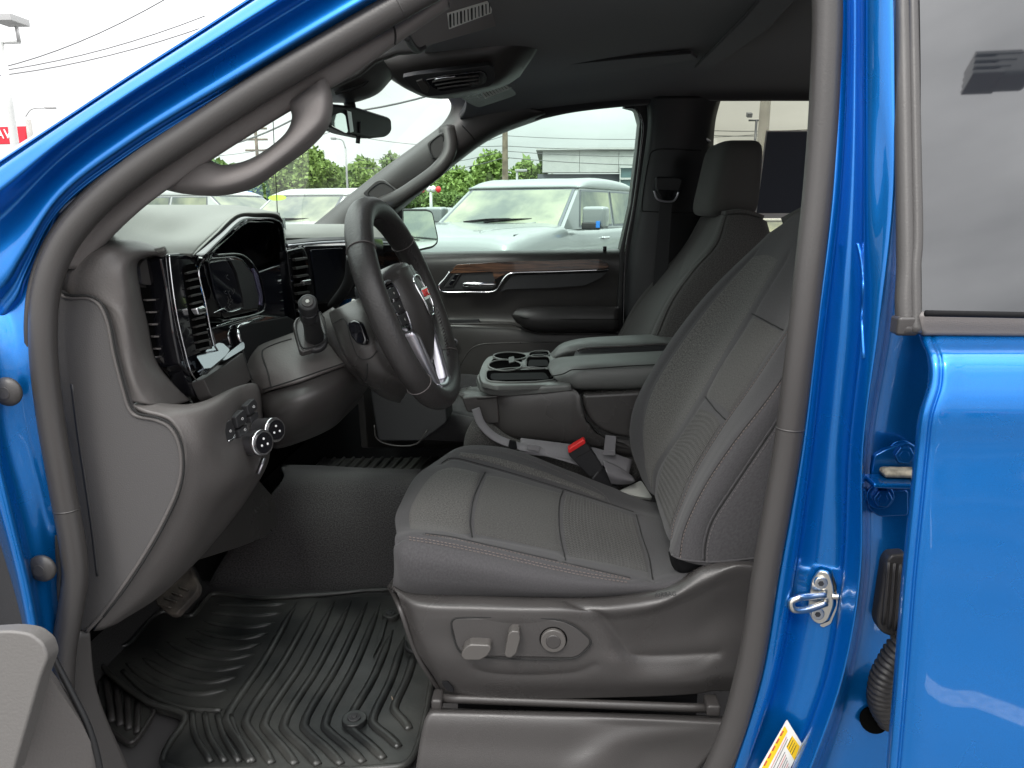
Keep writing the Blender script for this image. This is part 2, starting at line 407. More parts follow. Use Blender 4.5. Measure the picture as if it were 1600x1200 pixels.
def line(name, pix, ref, r, m, par=None, off=0, n=6, closed=False, r2=None, nn=6, scale=None):
    ref = SURF[ref] if isinstance(ref, str) else (ref if isinstance(ref, BVHTree) else pl(ref))
    pts, ns_ = onto(ref, pix, n, off, closed)
    if len(pts) < 3: print('LINE MISS', name, pix[0]); return None
    return sweptmesh(name, sweep([tuple(x) for x in pts], circ(r, nn, r2), np.array([tuple(x) for x in ns_]), closed, scale), m, par, closed)
def joined(name, geos, m, par=None, smooth=True):
    V = []; F = []
    for v, f in geos: k = len(V); V += [tuple(x) for x in v]; F += [tuple(i+k for i in q) for q in f]
    me = bpy.data.meshes.new(name); me.from_pydata(V, [], F); b = bmesh.new(); b.from_mesh(me); bmesh.ops.recalc_face_normals(b, faces=b.faces); b.to_mesh(me); b.free()
    return linkm(name, me, m, par, smooth)
def boxgeo(c, ax, ay, az):
    c = Vector(c); v = [c+ax*i+ay*j+az*k for i in (-1, 1) for j in (-1, 1) for k in (-1, 1)]
    return v, [(0, 1, 3, 2), (4, 6, 7, 5), (0, 4, 5, 1), (2, 3, 7, 6), (0, 2, 6, 4), (1, 5, 7, 3)]
def stitches(name, pix, ref, par, m='stitch', L_=.0034, gap=.0024, wd=.0004, off=.0004):
    ref = SURF[ref] if isinstance(ref, str) else ref
    pts, ns_ = onto(ref, pix, 40, off)
    if len(pts) < 3: return
    p = np.array([tuple(x) for x in pts]); nn = np.array([tuple(x) for x in ns_]); s = np.concatenate([[0], np.cumsum(np.linalg.norm(np.diff(p, axis=0), axis=1))]); geos = []
    x = 0
    while x+L_ < s[-1]:
        a = np.array([np.interp(x, s, p[:, i]) for i in range(3)]); b = np.array([np.interp(x+L_, s, p[:, i]) for i in range(3)]); n_ = np.array([np.interp(x, s, nn[:, i]) for i in range(3)])
        d = Vector(b-a)/2; n1 = Vector(n_).normalized(); sd_ = d.cross(n1)
        if d.length > 1e-6 and d.length < .01 and sd_.length > 1e-9: geos.append(boxgeo((a+b)/2, d, sd_.normalized()*wd, n1*wd))
        x += L_+gap
    if geos:
        o = joined(name, geos, m, par, False); o['kind'] = 'stuff'; return o
def box(name, c, s, m, par=None, bev=.003, rot=None, seg=2):
    R_ = rot or Matrix.Identity(3)
    v, f = boxgeo(c, R_@Vector((s[0]/2, 0, 0)), R_@Vector((0, s[1]/2, 0)), R_@Vector((0, 0, s[2]/2)))
    o = joined(name, [(v, f)], m, par, bev > 0)
    if bev > 0: mod_bevel(o, bev, seg); o.modifiers.new('wn', 'WEIGHTED_NORMAL')
    return o
def disc(name, c, n, r, th, m, par=None, bev=.001, seg=24, r2=None, up=None):
    n = Vector(n).normalized(); u = (Vector(up) if up else Vector((0, 0, 1))); u = (u-n*u.dot(n)); u = u.normalized() if u.length > .01 else Vector((1, 0, 0)); s = n.cross(u)
    return prism(name, [Vector(c)+s*r*cos(2*pi*i/seg)+u*(r2 or r)*sin(2*pi*i/seg) for i in range(seg)], n, th, m, par, bev, 2, 30)
def text(name, s, o, xd, yd, size, m, par=None, ext=.0003, align='CENTER', sx=1):
    cu = bpy.data.curves.new(name, 'FONT'); cu.body = s; cu.size = size; cu.extrude = ext; cu.align_x = align; cu.align_y = 'CENTER'; cu.resolution_u = 3
    tmp = bpy.data.objects.new('tmp', cu); me = bpy.data.meshes.new_from_object(tmp); bpy.data.objects.remove(tmp); me.name = name
    me.materials.clear(); me.materials.append(M[m]); ob = bpy.data.objects.new(name, me); C.objects.link(ob)
    xd = Vector(xd).normalized(); z = xd.cross(Vector(yd)).normalized(); y = z.cross(xd)
    mw = Matrix.Translation(Vector(o)) @ Matrix((xd*sx, y, z)).transposed().to_4x4()
    if par is not None:
        ob.parent = par
        if par.type == 'EMPTY': ob.matrix_parent_inverse = Matrix.Translation(-par.location)
    ob.matrix_basis = mw; return ob

# ================================================================== THE LOT OUTSIDE: ground, sky-line, buildings
def sheet(name, x0, x1, y0, y1, z, m, kind=None, par=None):
    me = bpy.data.meshes.new(name); me.from_pydata([(x0, y0, z), (x1, y0, z), (x1, y1, z), (x0, y1, z)], [], [(0, 1, 2, 3)])
    o = linkm(name, me, m, par, False)
    if kind: o['kind'] = kind
    return o
sheet('ground', -900, 900, -900, 900, 0, 'asphalt', 'structure')
pm = []
for i in range(-6, 9):   # parking bay lines behind the camera and beyond the truck
    for y0, y1 in ((-7.5, -2.6), (5.5, 10.5)):
        x = 1.7+i*2.75
        pm.append(([(x-.06, y0, .004), (x+.06, y0, .004), (x+.06, y1, .004), (x-.06, y1, .004)], [(0, 1, 2, 3)]))
for v, f in pm:
    joined('bay_line', [(v, f)], 'lot_white', None, False)['kind'] = 'structure'

def grid_tree(name, seed, n, R_, m, lobes=9):
    r = np.random.default_rng(seed); V = []; F = []
    cs = [(r.normal(0, .38, 3)*[1, 1, .75]+[0, 0, .0], r.uniform(.32, .55)) for _ in range(lobes)]
    for i in range(n):
        c, q = cs[r.integers(lobes)]; d = r.normal(size=3); d /= np.linalg.norm(d); p = (c+d*q*r.uniform(.55, 1.05))*R_
        a = r.normal(size=3); a /= np.linalg.norm(a); b = np.cross(a, r.normal(size=3)); b /= np.linalg.norm(b); s = r.uniform(.06, .15)*R_*.75
        k = len(V); V += [tuple(p-a*s), tuple(p+b*s*.6), tuple(p+a*s), tuple(p-b*s*.6)]; F.append((k, k+1, k+2, k+3))
    me = bpy.data.meshes.new(name); me.from_pydata(V, [], F); me.materials.append(M[m]); return me
crowns = [grid_tree('crown', s, 4200, 1.0, m_) for s, m_ in ((1, 'leaf_a'), (2, 'leaf_b'), (3, 'leaf_a'))]
def trunk_mesh():
    g = sweep([(0, 0, 0), (.01, 0, .5), (-.01, .01, 1.0)], circ(.035, 8), scale=[1.3, .9, .5]); V = g.reshape(-1, 3).tolist(); F = []
    for j in range(2):
        for i in range(8): F.append((j*8+i, j*8+(i+1) % 8, (j+1)*8+(i+1) % 8, (j+1)*8+i))
    me = bpy.data.meshes.new('trunk'); me.from_pydata(V, [], F); me.materials.append(M['bark']); return me
TRK = trunk_mesh()
def tree(px, ptop, y, wpx, k, label, squash=1.0):
    p = P(px, ptop, y); H = p.z; Wd = wpx/FPX*y/2
    t = thing('tree', label, 'tree', (p.x, y, 0), 'trees along the far side of the lot')
    c = bpy.data.objects.new('crown', crowns[k]); C.objects.link(c); c.parent = t; R_ = Wd
    c.location = (0, 0, H-R_*.95*squash); c.scale = (R_, R_, R_*squash); c.rotation_euler = (0, 0, random.uniform(0, 6))
    q = bpy.data.objects.new('trunk', TRK); C.objects.link(q); q.parent = t; q.scale = (H*.6, H*.6, H*.75)
side = {0: 'seen through the windshield', 1: 'seen through the passenger window'}
for a in [(385, 268, 60, 70, 1, 'dark bushy tree seen through the windshield below the near grab handle'),
          (430, 262, 62, 80, 0, 'light green tree seen in the windshield right of the near grab handle'),
          (487, 232, 58, 95, 0, 'tallest tree seen through the windshield, light green and left of the lamp post'),
          (530, 262, 66, 70, 1, 'low darker tree in the windshield just left of the thin lamp post'),
          (575, 250, 60, 75, 0, 'round tree in the windshield right of the thin lamp post'),
          (620, 245, 64, 90, 1, 'green tree partly cut off by the far windshield pillar'),
          (668, 268, 52, 80, 1, 'low dark green tree in the passenger window beside the pillar'),
          (715, 262, 50, 90, 0, 'bright green tree behind the silver pickup hood, left of the utility pole'),
          (765, 236, 56, 95, 0, 'tallest tree in the passenger window, against the utility pole'),
          (822, 252, 60, 60, 0, 'tree right beside the grey showroom wall'),
          (700, 285, 46, 80, 1, 'bush-like dark tree behind the red and white balloons'),
          (350, 280, 70, 80, 1, 'tree low behind the dashboard seen under the grab handle'),
          (800, 268, 66, 80, 1, 'dark tree between the utility pole and the showroom')]:
    tree(*a)
# a loose hedge row that closes the gaps under the crowns
def hedge(px0, px1, pt, y, label):
    a, b = P(px0, pt, y), P(px1, pt, y); r = np.random.default_rng(int(px0)); V = []; F = []
    for i in range(14000):
        t = r.random(); p = np.array([a.x+(b.x-a.x)*t, y+r.normal(0, .7), r.uniform(.1, 1)**.8*a.z*(.82+.2*sin(t*23)+.12*sin(t*61))])
        u = r.normal(size=3); u /= np.linalg.norm(u); v = np.cross(u, r.normal(size=3)); v /= np.linalg.norm(v); s = r.uniform(.25, .6)
        k = len(V); V += [tuple(p-u*s), tuple(p+v*s*.6), tuple(p+u*s), tuple(p-v*s*.6)]; F.append((k, k+1, k+2, k+3))
    me = bpy.data.meshes.new('hedge_row'); me.from_pydata(V, [], F); tag(linkm('hedge_row', me, 'leaf_b', None, False), label, 'hedge', kind='stuff')
hedge(330, 700, 258, 72, 'mass of green undergrowth below the trees beyond the windshield'); hedge(600, 860, 258, 64, 'mass of green undergrowth behind the silver pickup')
def pole(name, label, cat, px, ptop, y, r, m='galv', lean=0, group=None):
    p = P(px, ptop, y); t = thing(name, label, cat, (p.x, y, 0), group)
    tube('pole', [Vector((p.x, y, 0)), Vector((p.x+lean/2, y, p.z/2)), Vector((p.x+lean, y, p.z))], r, m, t, sm=2, n=10, scale=[1.3, 1, .8]); return t, p+Vector((lean, 0, 0))
# utility poles and their wires
t, p = pole('utility_pole', 'wooden utility pole rising behind the silver pickup roof', 'utility pole', 789, 150, 42, .16, 'wood_pole')
t2, p2 = pole('utility_pole', 'wooden utility pole with cross arms seen through the grab handle opening', 'utility pole', 398, 188, 60, .14, 'wood_pole')
for k in range(3): tube('cross_arm', [p2+Vector((-.9, 0, -.6-k*.8)), p2+Vector((.9, 0, -.6-k*.8))], .08, 'wood_pole', t2, sm=1, n=6)
t3, p3 = pole('utility_pole', 'pale thick pole seen through the rear passenger window', 'utility pole', 1203, 60, 24, .17, 'concrete')
def wire(pts, label, r=.02):
    A = [PT(q) for q in pts]; o = []
    for i in range(len(A)-1):
        for k in range(10):
            t = k/10; q = A[i].lerp(A[i+1], t); q = q-Vector((0, 0, .35*4*t*(1-t))); o.append(q)
    o.append(A[-1]); return tag(tube('overhead_wire', o, r, 'wire', None, sm=0, n=5), label, 'wire', 'overhead wires')
wire([(-60, 118, 30), (265, -5, 26)], 'uppermost overhead wire crossing the white sky above the blue roof pillar')
wire([(-60, 118, 34), (320, 25, 34)], 'upper wire of the close pair over the blue roof pillar', .022)
wire([(-60, 124, 34), (330, 38, 34)], 'lower wire of the close pair over the blue roof pillar', .022)
wire([(300, 236, 45), (470, 180, 42), (730, 130, 40), (1100, 100, 40)], 'sagging dark cable passing behind the rearview mirror', .05)
wire([(300, 246, 52), (520, 205, 52), (789, 228, 42), (1300, 215, 40)], 'thin wire behind the far pillar at mid height of the passenger window', .018)
wire([(560, 262, 55), (789, 236, 42), (1300, 232, 42)], 'thin wire touching the showroom roof in the passenger window', .018)
wire([(560, 250, 55), (789, 212, 42), (1300, 200, 42)], 'topmost thin wire in the passenger window', .016)
wire([(600, 270, 55), (789, 246, 42), (1300, 250, 42)], 'lowest wire, crossing the grey wall of the showroom', .022)
wire([(1000, 196, 40), (1400, 190, 38)], 'upper wire across the rear passenger window', .02)
wire([(1000, 204, 40), (1400, 197, 38)], 'lower wire across the rear passenger window', .02)
# lamp posts
def lamp_arm(px, pt, y, dx, label, r=.05):
    t, p = pole('street_lamp', label, 'street lamp', px, pt, y, r, 'galv', group='street lamps')
    tube('arm', [p, p+Vector((dx*.3, 0, .35)), p+Vector((dx, 0, .42))], r*.6, 'galv', t, n=6)
    box('lamp_head', p+Vector((dx*1.15, 0, .42)), (abs(dx)*.45, .2, .1), 'galv', t, .02); return t
lamp_arm(540, 232, 34, -.45, 'thin street lamp with a curved arm seen through the windshield', .05)
lamp_arm(40, 182, 40, 1.2, 'curved street lamp above the red sign at far left', .05)
t, p = pole('flood_light', 'short pale pole light standing left of the showroom', 'light pole', 808, 268, 40, .07, 'galv')
box('lamp_head', p+Vector((.2, 0, .05)), (.6, .2, .12), 'galv', t, .02)
t, p = pole('parking_light', 'twin headed parking lot light seen in the rear passenger window', 'light pole', 1182, 188, 26, .05, 'dark_paint')
tube('cross_arm', [p+Vector((-.25, 0, 0)), p+Vector((.25, 0, 0))], .03, 'dark_paint', t, sm=1, n=6)
for s in (-1, 1): box('lamp_head', p+Vector((s*.25, -.05, .16)), (.16, .2, .13), 'bld_dark', t, .01, Matrix.Rotation(radians(18), 3, 'X'))
# tall white pole with the flat lamp, red shop sign
tp, p = pole('parking_light', 'tall white parking light pole with a flat square head at far left', 'light pole', 1, 66, 14, .075, 'white_paint', lean=0)
tube('cross_arm', [p, p+Vector((.36, 0, .0))], .03, 'white_paint', tp, sm=1, n=6); tube('stub', [p+Vector((.34, 0, 0)), p+Vector((.33, 0, .26))], .035, 'galv', tp, sm=1, n=6)
box('lamp_head', p+Vector((.22, 0, .36)), (.40, .5, .12), 'galv', tp, .01)
ts = thing('shop_sign', 'red sign with white letters AV at the far left edge', 'sign', tuple(P(20, 300, 30)))
pp = Pl(30.0); panel('sign_board', [(-60, 200), (40, 197), (40, 224), (-60, 226)], pp, .3, 'sign_red', ts, .01)
text('lettering', 'AV', P(5.5, 210, 29.97), (1, 0, -.02), (0, 0, 1), .50, 'white', ts, .01, sx=1.0)
q0 = P(-10, 226, 30.1); tube('post', [Vector((q0.x, 30.1, 0)), Vector((q0.x, 30.1, q0.z))], .12, 'galv', ts, sm=1)
tc_, p = pole('chimney_post', 'short grey post beside the red sign', 'post', 44, 187, 28, .12, 'concrete')

# showroom
tb = thing('showroom_building', 'light grey flat roofed showroom with a dark grey band and glass corner', 'building', tuple(P(920, 330, 52)))
A = [P(845, 262, 52), P(1340, 246, 52)]
def wallbox(name, pxa, pta, pxb, zb, y, th, m, off=0):
    a = P(pxa, pta, y); b = P(pxb, pta, y); return box(name, ((a.x+b.x)/2, y+th/2-off, (a.z+zb)/2), (b.x-a.x, th, a.z-zb), m, tb, 0)
wallbox('wall', 840, 272, 1400, 0, 52, 14, 'bld_dark')
for i, (a_, b_) in enumerate(((848, 905), (905.6, 966), (966.6, 1030), (1030.6, 1100), (1100.6, 1400))):
    wallbox('cladding_panel', a_, 236, b_, P(a_, 270, 52).z, 52, 1, 'bld_light', .5)
wallbox('roof', 838, 232.5, 1402, P(840, 236, 52).z, 52, 14.5, 'bld_light', .8)
wallbox('glass_front', 967, 262, 1120, 0, 52, .5, 'bld_glass', .65)
for i in range(5):
    x = 967+i*19; wallbox('mullion', x, 262, x+1.6, 0, 52, .2, 'white_paint', .8)
for i in range(6):
    z = P(967, 262+i*18, 52).z; a = P(967, 262, 52); b = P(1120, 262, 52); box('mullion', ((a.x+b.x)/2, 51.22, z), (b.x-a.x, .16, .12), 'white_paint', tb, 0)
# low pale wall/kerb + grass seen behind the rear window
tag(box('verge', (16, 30, .06), (26, 7, .12), 'leaf_b', None, 0), kind='structure')
# blue hoarding and far fence through the windshield
tag(box('banner', tuple(P(378, 310, 44)), (1.2, .05, .8), 'tail_blue', None, .01), 'small blue banner beyond the windshield above the dashboard', 'banner')

def mirrored_ground(px, py):   # where the sight line through this pixel lands after the flat door skin at y = .68
    q = P(px, py, .680); d = (q-CAM); return Vector((q.x+d.x*(q.z/-d.z), q.y-d.y*(q.z/-d.z), .004))
a, b = mirrored_ground(1430, 1048), mirrored_ground(1620, 1128); d = (b-a); a = a-d*.08; b = b+d*1.2; n_ = Vector((-d.y, d.x, 0)).normalized()*.055
joined('bay_line', [([a-n_, b-n_, b+n_, a+n_], [(0, 1, 2, 3)])], 'lot_white', None, False)['kind'] = 'structure'
# vehicles ---------------------------------------------------------------------------------------------------
def vehicle(name, label, cat, loc, rz, paint, L_=5.6, Wd=1.98, belt=1.18, top=1.9, hood=1.1, nose=1.15, bed=False, group='parked vehicles'):
    """built about its own origin, nose towards -Y; then placed"""
    t = thing(name, label, cat, loc, group); t.rotation_euler = (0, 0, rz)
    def ch(o): o.parent = t; o.matrix_parent_inverse = Matrix(); return o
    w2 = Wd/2; y0 = -L_/2; y1 = L_/2; yb = y0+nose; ye = y1-(1.7 if bed else .15)
    # body: cross sections along the length
    def sec(y, wq, zb, zt):
        return [(-wq, y, zb), (-wq*1.0, y, (zb+zt)/2), (-wq*.985, y, zt-.08), (-wq*.9, y, zt), (0, y, zt+.02), (wq*.9, y, zt), (wq*.985, y, zt-.08), (wq, y, (zb+zt)/2), (wq, y, zb)]
    G = [sec(y0, w2*.86, .45, hood-.32), sec(y0+.1, w2*.95, .38, hood-.08), sec(y0+.35, w2, .35, hood-.01), sec(yb, w2, .35, hood+.08), sec(yb+.12, w2, .35, belt), sec(ye, w2, .35, belt), sec(y1-.1, w2, .38, belt), sec(y1, w2*.96, .45, belt-.06)]
    G = np.array(G); G = np.stack([cr1(r, 4) for r in G]); G = np.stack([cr1(G[:, i], 5) for i in range(G.shape[1])], 1)
    ch(sweptmesh('body', G, paint, None))
    # greenhouse
    zt = top; yr0 = yb+.75; yr1 = (ye-.08) if bed else y1-.5
    B = [(-w2*.93, yb+.02, belt-.02), (w2*.93, yb+.02, belt-.02), (w2*.93, ye+(0 if bed else 0), belt-.02), (-w2*.93, ye, belt-.02)]
    T = [(-w2*.80, yr0, zt-.06), (w2*.80, yr0, zt-.06), (w2*.80, yr1, zt-.06), (-w2*.80, yr1, zt-.06)]
    ch(joined('pillars', [(B+T, [(0, 1, 5, 4), (1, 2, 6, 5), (2, 3, 7, 6), (3, 0, 4, 7)])], paint, None, False))
    RF = []
    for k, (sx_, zz) in enumerate(((1.0, -.06), (1.0, -.015), (.94, .018), (.5, .035), (0, .04))): RF.append((sx_, zz))
    G = []
    for yy, dz in ((yr0-.03, -.0), (yr0+.25, .03), ((yr0+yr1)/2, .05), (yr1-.2, .02), (yr1+.03, 0)):
        fq = (.25, .9, 1, .95, .5)[len(G)]; G.append([(-w2*.815*s, yy, zt-.06+(z_+.06+dz*(s < 1))*fq) for s, z_ in RF]+[(w2*.815*s, yy, zt-.06+(z_+.06+dz*(s < 1))*fq) for s, z_ in RF[-2::-1]])
    G = np.array(G); G = np.stack([cr1(r, 3) for r in G]); G = np.stack([cr1(G[:, i], 4) for i in range(G.shape[1])], 1); ch(meshgrid('roof', G, paint, None, .03, False))
    def quad(nm, a, b, c, d, m, off=.012, ins=.06, inz=.08):
        a, b, c, d = map(Vector, (a, b, c, d)); n = (b-a).cross(d-a).normalized(); ce = (a+b+c+d)/4
        if n.dot(ce-Vector((0, (yr0+yr1)/2, belt+.2))) < 0: n = -n
        def q(u, v): return (a.lerp(b, u)).lerp(d.lerp(c, u), v)+n*off
        vs = [q(ins, inz), q(1-ins, inz), q(1-ins, 1-inz), q(ins, 1-inz)]; o = prism(nm, vs, n, .008, m, None, .0); sl_ = prism('window_seal', [q(ins*.55, inz*.5)-n*.004, q(1-ins*.55, inz*.5)-n*.004, q(1-ins*.55, 1-inz*.6)-n*.004, q(ins*.55, 1-inz*.6)-n*.004], n, .006, 'bld_dark', o, 0); return ch(o)
    wsn = quad('windshield', B[0], B[1], T[1], T[0], 'car_glass', ins=.05, inz=.06); quad('rear_window', B[2], B[3], T[3], T[2], 'car_glass')
    nwin = 2 if bed else 3
    for s in (-1, 1):
        a, b, c, d = (B[0], B[3], T[3], T[0]) if s < 0 else (B[1], B[2], T[2], T[1]); a, b, c, d = map(Vector, (a, b, c, d))
        a2 = a.lerp(b, .16)
        for k in range(nwin):
            f0, f1 = k/nwin, (k+1)/nwin; A_ = a2.lerp(b, f0); B_ = a2.lerp(b, f1); D_ = d.lerp(c, f0); C_ = d.lerp(c, f1)
            quad('side_window', A_, B_, C_, D_, 'car_glass', ins=.05, inz=.09)
        mh = ch(box('mirror', (s*(w2+.16), yb+.45, belt+.12), (.30, .18, .26), paint, None, .04)); box('mirror_cap', (s*(w2+.14), yb+.36, belt+.02), (.24, .05, .09), 'plastic_dark', mh, .02); box('mirror_film', (s*(w2+.24), yb+.335, belt+.04), (.05, .012, .08), 'tail_blue' if paint == 'silver_paint' and bed else 'plastic_dark', mh, .004)
        for k, fy in enumerate((.42, .68)): ch(box('door_handle', (s*(w2+.01), yb+(ye-yb)*fy, belt-.14), (.05, .18, .03), 'chrome', None, .01))
        ch(box('headlight', (s*w2*.78, y0+.07, hood-.28), (.36, .16, .16), 'chrome', None, .03))
        for yy in (y0+.95, y1-1.1):
            wl = ch(disc('wheel', (s*(w2+.0), yy, .40), (s, 0, 0), .40, .26, 'tire', None, .03, 28)); disc('rim', (s*(w2+.006), yy, .40), (s, 0, 0), .25, .02, 'satin', wl, .004, 20)
    for s in (-1, 1): ch(tube('hood_gap', [Vector((s*w2*.86, y0+.30, hood-.005)), Vector((s*w2*.84, y0+.8, hood+.028)), Vector((s*w2*.80, yb-.05, hood+.09))], .007, 'bld_dark', None, n=5)); ch(tube('hood_crease', [Vector((s*w2*.42, y0+.35, hood+.012)), Vector((s*w2*.5, y0+.8, hood+.055)), Vector((s*w2*.6, yb-.05, hood+.10))], .022, paint, None, n=8))
    ch(box('grille', (0, y0+.02, hood-.34), (Wd*.5, .1, .3), 'plastic_dark', None, .02))
    for s in (-1, 1): # wipers on the glass
        a = Vector((s*.15-.35, yb+.10, belt+.06)); b = Vector((s*.15+.28, yb+.19, belt+.10)); ch(tube('wiper', [a, (a+b)/2+Vector((0, -.01, .012)), b], .014, 'matt_black', None, n=5))
    if bed:
        ch(box('bed_floor', (0, (ye+y1)/2+.05, belt+.004), (Wd*.8, y1-ye-.2, .01), 'plastic_dark', None, 0))
    return t
q = P(793, 350, 10.2)
vehicle('pickup_truck', 'silver pickup parked across the lane, filling the passenger window', 'pickup truck', (q.x+.55, 10.9, 0), radians(-26), 'silver_paint', 5.8, 2.0, 1.33, 1.87, 1.28, 1.35, True)
vehicle('pickup_truck', 'pale vehicle with a lime windshield sticker seen over the dashboard', 'pickup truck', (P(500, 340, 13).x-.2, 14.6, 0), radians(-20), 'white_paint', 5.6, 2.0, 1.30, 1.86, 1.25, 1.3, True)
vehicle('parked_van', 'white van glimpsed between the dashboard top and the near pillar', 'van', (P(270, 330, 15).x, 16.5, 0), radians(70), 'white_paint', 5.2, 1.95, 1.35, 1.90, 1.2, 1.0)
vehicle('parked_car', 'dark blue car behind the passenger side mirror', 'car', (P(672, 330, 24).x, 25, 0), radians(40), 'dark_paint', 4.7, 1.8, 1.05, 1.52, .98, 1.1)
vehicle('parked_car', 'pale grey car beyond the blue car', 'car', (P(700, 330, 30).x, 32, 0), radians(75), 'silver_paint', 4.6, 1.8, 1.1, 1.6, 1.0, 1.1)
vehicle('parked_car', 'white car low in the rear passenger window', 'car', (P(1200, 350, 12).x, 13.5, 0), radians(25), 'white_paint', 4.6, 1.8, 1.0, 1.42, .95, 1.1)
vehicle('pickup_truck', 'white pickup parked behind, reflected in the passenger mirror', 'pickup truck', (8.2, 3.9, 0), radians(-70), 'white_paint', 5.6, 2.0, 1.2, 1.86, 1.15, 1.3, True)
vehicle('parked_car', 'dark red car parked behind the photographer', 'car', (3.5, -8.5, 0), radians(170), 'red_paint', 4.7, 1.8, 1.05, 1.5, .98, 1.1)
q = P(433, 309, 11.55); tag(disc('window_sticker', tuple(q), (-.25, -.9, .35), .16, .004, 'lime', None, 0, 24, .045, (0, 0, 1)), 'lime green oval price sticker on the pale vehicle windshield', 'sticker')
# balloons on a post
tpole, p = pole('balloon_post', 'white post carrying red and white balloons left of the silver pickup', 'post', 673, 300, 22, .05, 'white_paint')
for (x, y_), m_, l_ in (((660, 296), 'red', 'left red balloon of the two red ones on the white post'), ((685, 296), 'red', 'right red balloon of the two red ones on the white post'), ((670, 295), 'white', 'left white balloon of the pair between the red balloons'), ((677, 295), 'white', 'right white balloon of the pair between the red balloons')):
    b = bmesh.new(); bmesh.ops.create_uvsphere(b, u_segments=14, v_segments=10, radius=.075, matrix=Matrix.Translation(P(x, y_, 22)) @ Matrix.Diagonal((1, 1, 1.2, 1))); me = bpy.data.meshes.new('balloon'); b.to_mesh(me); b.free()
    tag(linkm('balloon', me, m_), l_, 'balloon', 'balloons on the white post')
tag(box('flag', tuple(P(1179, 283, 14)), (.06, .05, .09), 'red', None, .01), 'small red object behind the passenger headrest in the rear window', 'light')
# the many-armed lamp behind the photographer that shows as a reflection in the rear door glass

# ================================================================== THE BLUE TRUCK: shell, pillars, seals, glass
truck = thing('pickup_truck', 'blue pickup body with its front door open, framing the grey cabin', 'pickup truck', (0, .9, 0))
T_ = truck
def lerp(a, b, t): return a+(b-a)*t
# --- roof pillar (front): bands between the sky edge and the door seal, with the pressed steps of the door aperture
up_ = [(-270, 430), (-90, 305), (0, 245), (100, 182), (200, 117), (300, 53), (385, -3), (520, -90)]
lo_ = [(-110, 640), (32, 480), (44, 440), (88, 345), (196, 256), (400, 132), (622, 2), (780, -82)]
prof = [(0, .83), (.035, .810), (.055, .814), (.08, .806), (.15, .8015), (.22, .799), (.255, .803), (.33, .820), (.40, .833), (.48, .831), (.58, .824), (.70, .818), (.78, .818), (.86, .832), (.92, .832), (.96, .838), (1.0, .848)]
rows = []
for t, y in prof:
    rows.append([(lerp(a[0], b[0], t), lerp(a[1], b[1], t), y+.03*(max(0, k-1)/6)) for k, (a, b) in enumerate(zip(up_, lo_))])
rows = [[(a[0], a[1], a[2]+.10) for a in rows[0]]] + rows + [[(a[0]+14, a[1]+14, a[2]+.06) for a in rows[-1]]]
surf('front_pillar', rows, 'paint', T_, .002, n=6, mm=5, flip=None)
# --- hinge pillar below it, down to the sill
R_ = lambda y, pts: [(a, b, y) for a, b in pts]
surf('hinge_pillar', [
    [(-70, 330, .85), (-90, 420, .85), (-80, 560, .80), (-50, 700, .80), (0, 850, .80), (40, 1000, .80), (60, 1210, .80)],
    [(-60, 330, .85), (-60, 420, .84), (-55, 560, .768), (-28, 680, .765), (8, 800, .765), (46, 970, .765), (72, 1210, .765)],
    [(-45, 330, .85), (-45, 420, .84), (-40, 560, .772), (-12, 680, .77), (18, 800, .77), (56, 970, .77), (80, 1210, .77)],
    [(-30, 340, .85), (-25, 430, .845), (-15, 560, .80), (2, 680, .80), (32, 800, .80), (66, 970, .80), (86, 1210, .80)],
    [(30, 350, .85), (10, 430, .848), (20, 560, .82), (40, 680, .82), (64, 800, .82), (84, 960, .82), (96, 1210, .82)],
    [(70, 350, .85), (52, 420, .848), (52, 560, .83), (70, 680, .83), (98, 820, .835), (104, 930, .85), (96, 1210, .86)],
    [(120, 330, .86), (90, 420, .86), (80, 560, .86), (100, 680, .86), (124, 820, .88), (126, 930, .92), (116, 1210, .93)]], 'paint', T_, .002)
for c in ((12, 612), (66, 888)):
    b = bmesh.new(); bmesh.ops.create_uvsphere(b, u_segments=24, v_segments=12, radius=1); me = bpy.data.meshes.new('plug'); b.to_mesh(me); b.free()
    o = linkm('plug', me, 'rubber', T_); q = P(*c, .80); s = 25/FPX*.80
    me.transform(Matrix.Translation(q) @ Matrix.Diagonal((s, s*.45, s, 1))); me.update()
    disc('plug_dimple', q+Vector((0, -s*.44, 0)), (0, -1, .02), s*.42, .001, 'rubber', o, .0004)
# fender side outside the hinge pillar, and the dark gap of the open door
panel('fender_gap', [(-160, 560), (-60, 600), (-20, 720), (28, 900), (52, 1000), (60, 1300), (-160, 1300)], Pl(.80), .02, 'plastic_dark', T_, .004)
# --- rear pillar of the opening: jamb pressed in several steps. rows run top->bottom for each column
def col(xs, ys, y): return [(a, b, y if not isinstance(y, (list, tuple)) else y[i]) for i, (a, b) in enumerate(zip(xs, ys))]
Y7 = (-120, 100, 300, 500, 700, 900, 1060, 1240)
c_seal = (1306, 1303, 1296, 1272, 1248, 1213, 1186, 1130)
c_a = (1322, 1322, 1312, 1290, 1268, 1240, 1212, 1152)
c_b = (1336, 1336, 1332, 1318, 1300, 1280, 1248, 1184)
c_c = (1346, 1346, 1346, 1342, 1322, 1312, 1286, 1216)
c_d = (1372, 1374, 1378, 1360, 1340, 1334, 1306, 1240)
c_e = (1392, 1396, 1396, 1374, 1348, 1344, 1316, 1252)
c_f = (1404, 1408, 1402, 1384, 1354, 1350, 1323, 1260)
c_g = (1412, 1416, 1410, 1396, 1364, 1360, 1334, 1280)
c_h = (1470, 1470, 1470, 1475, 1470, 1460, 1440, 1420)
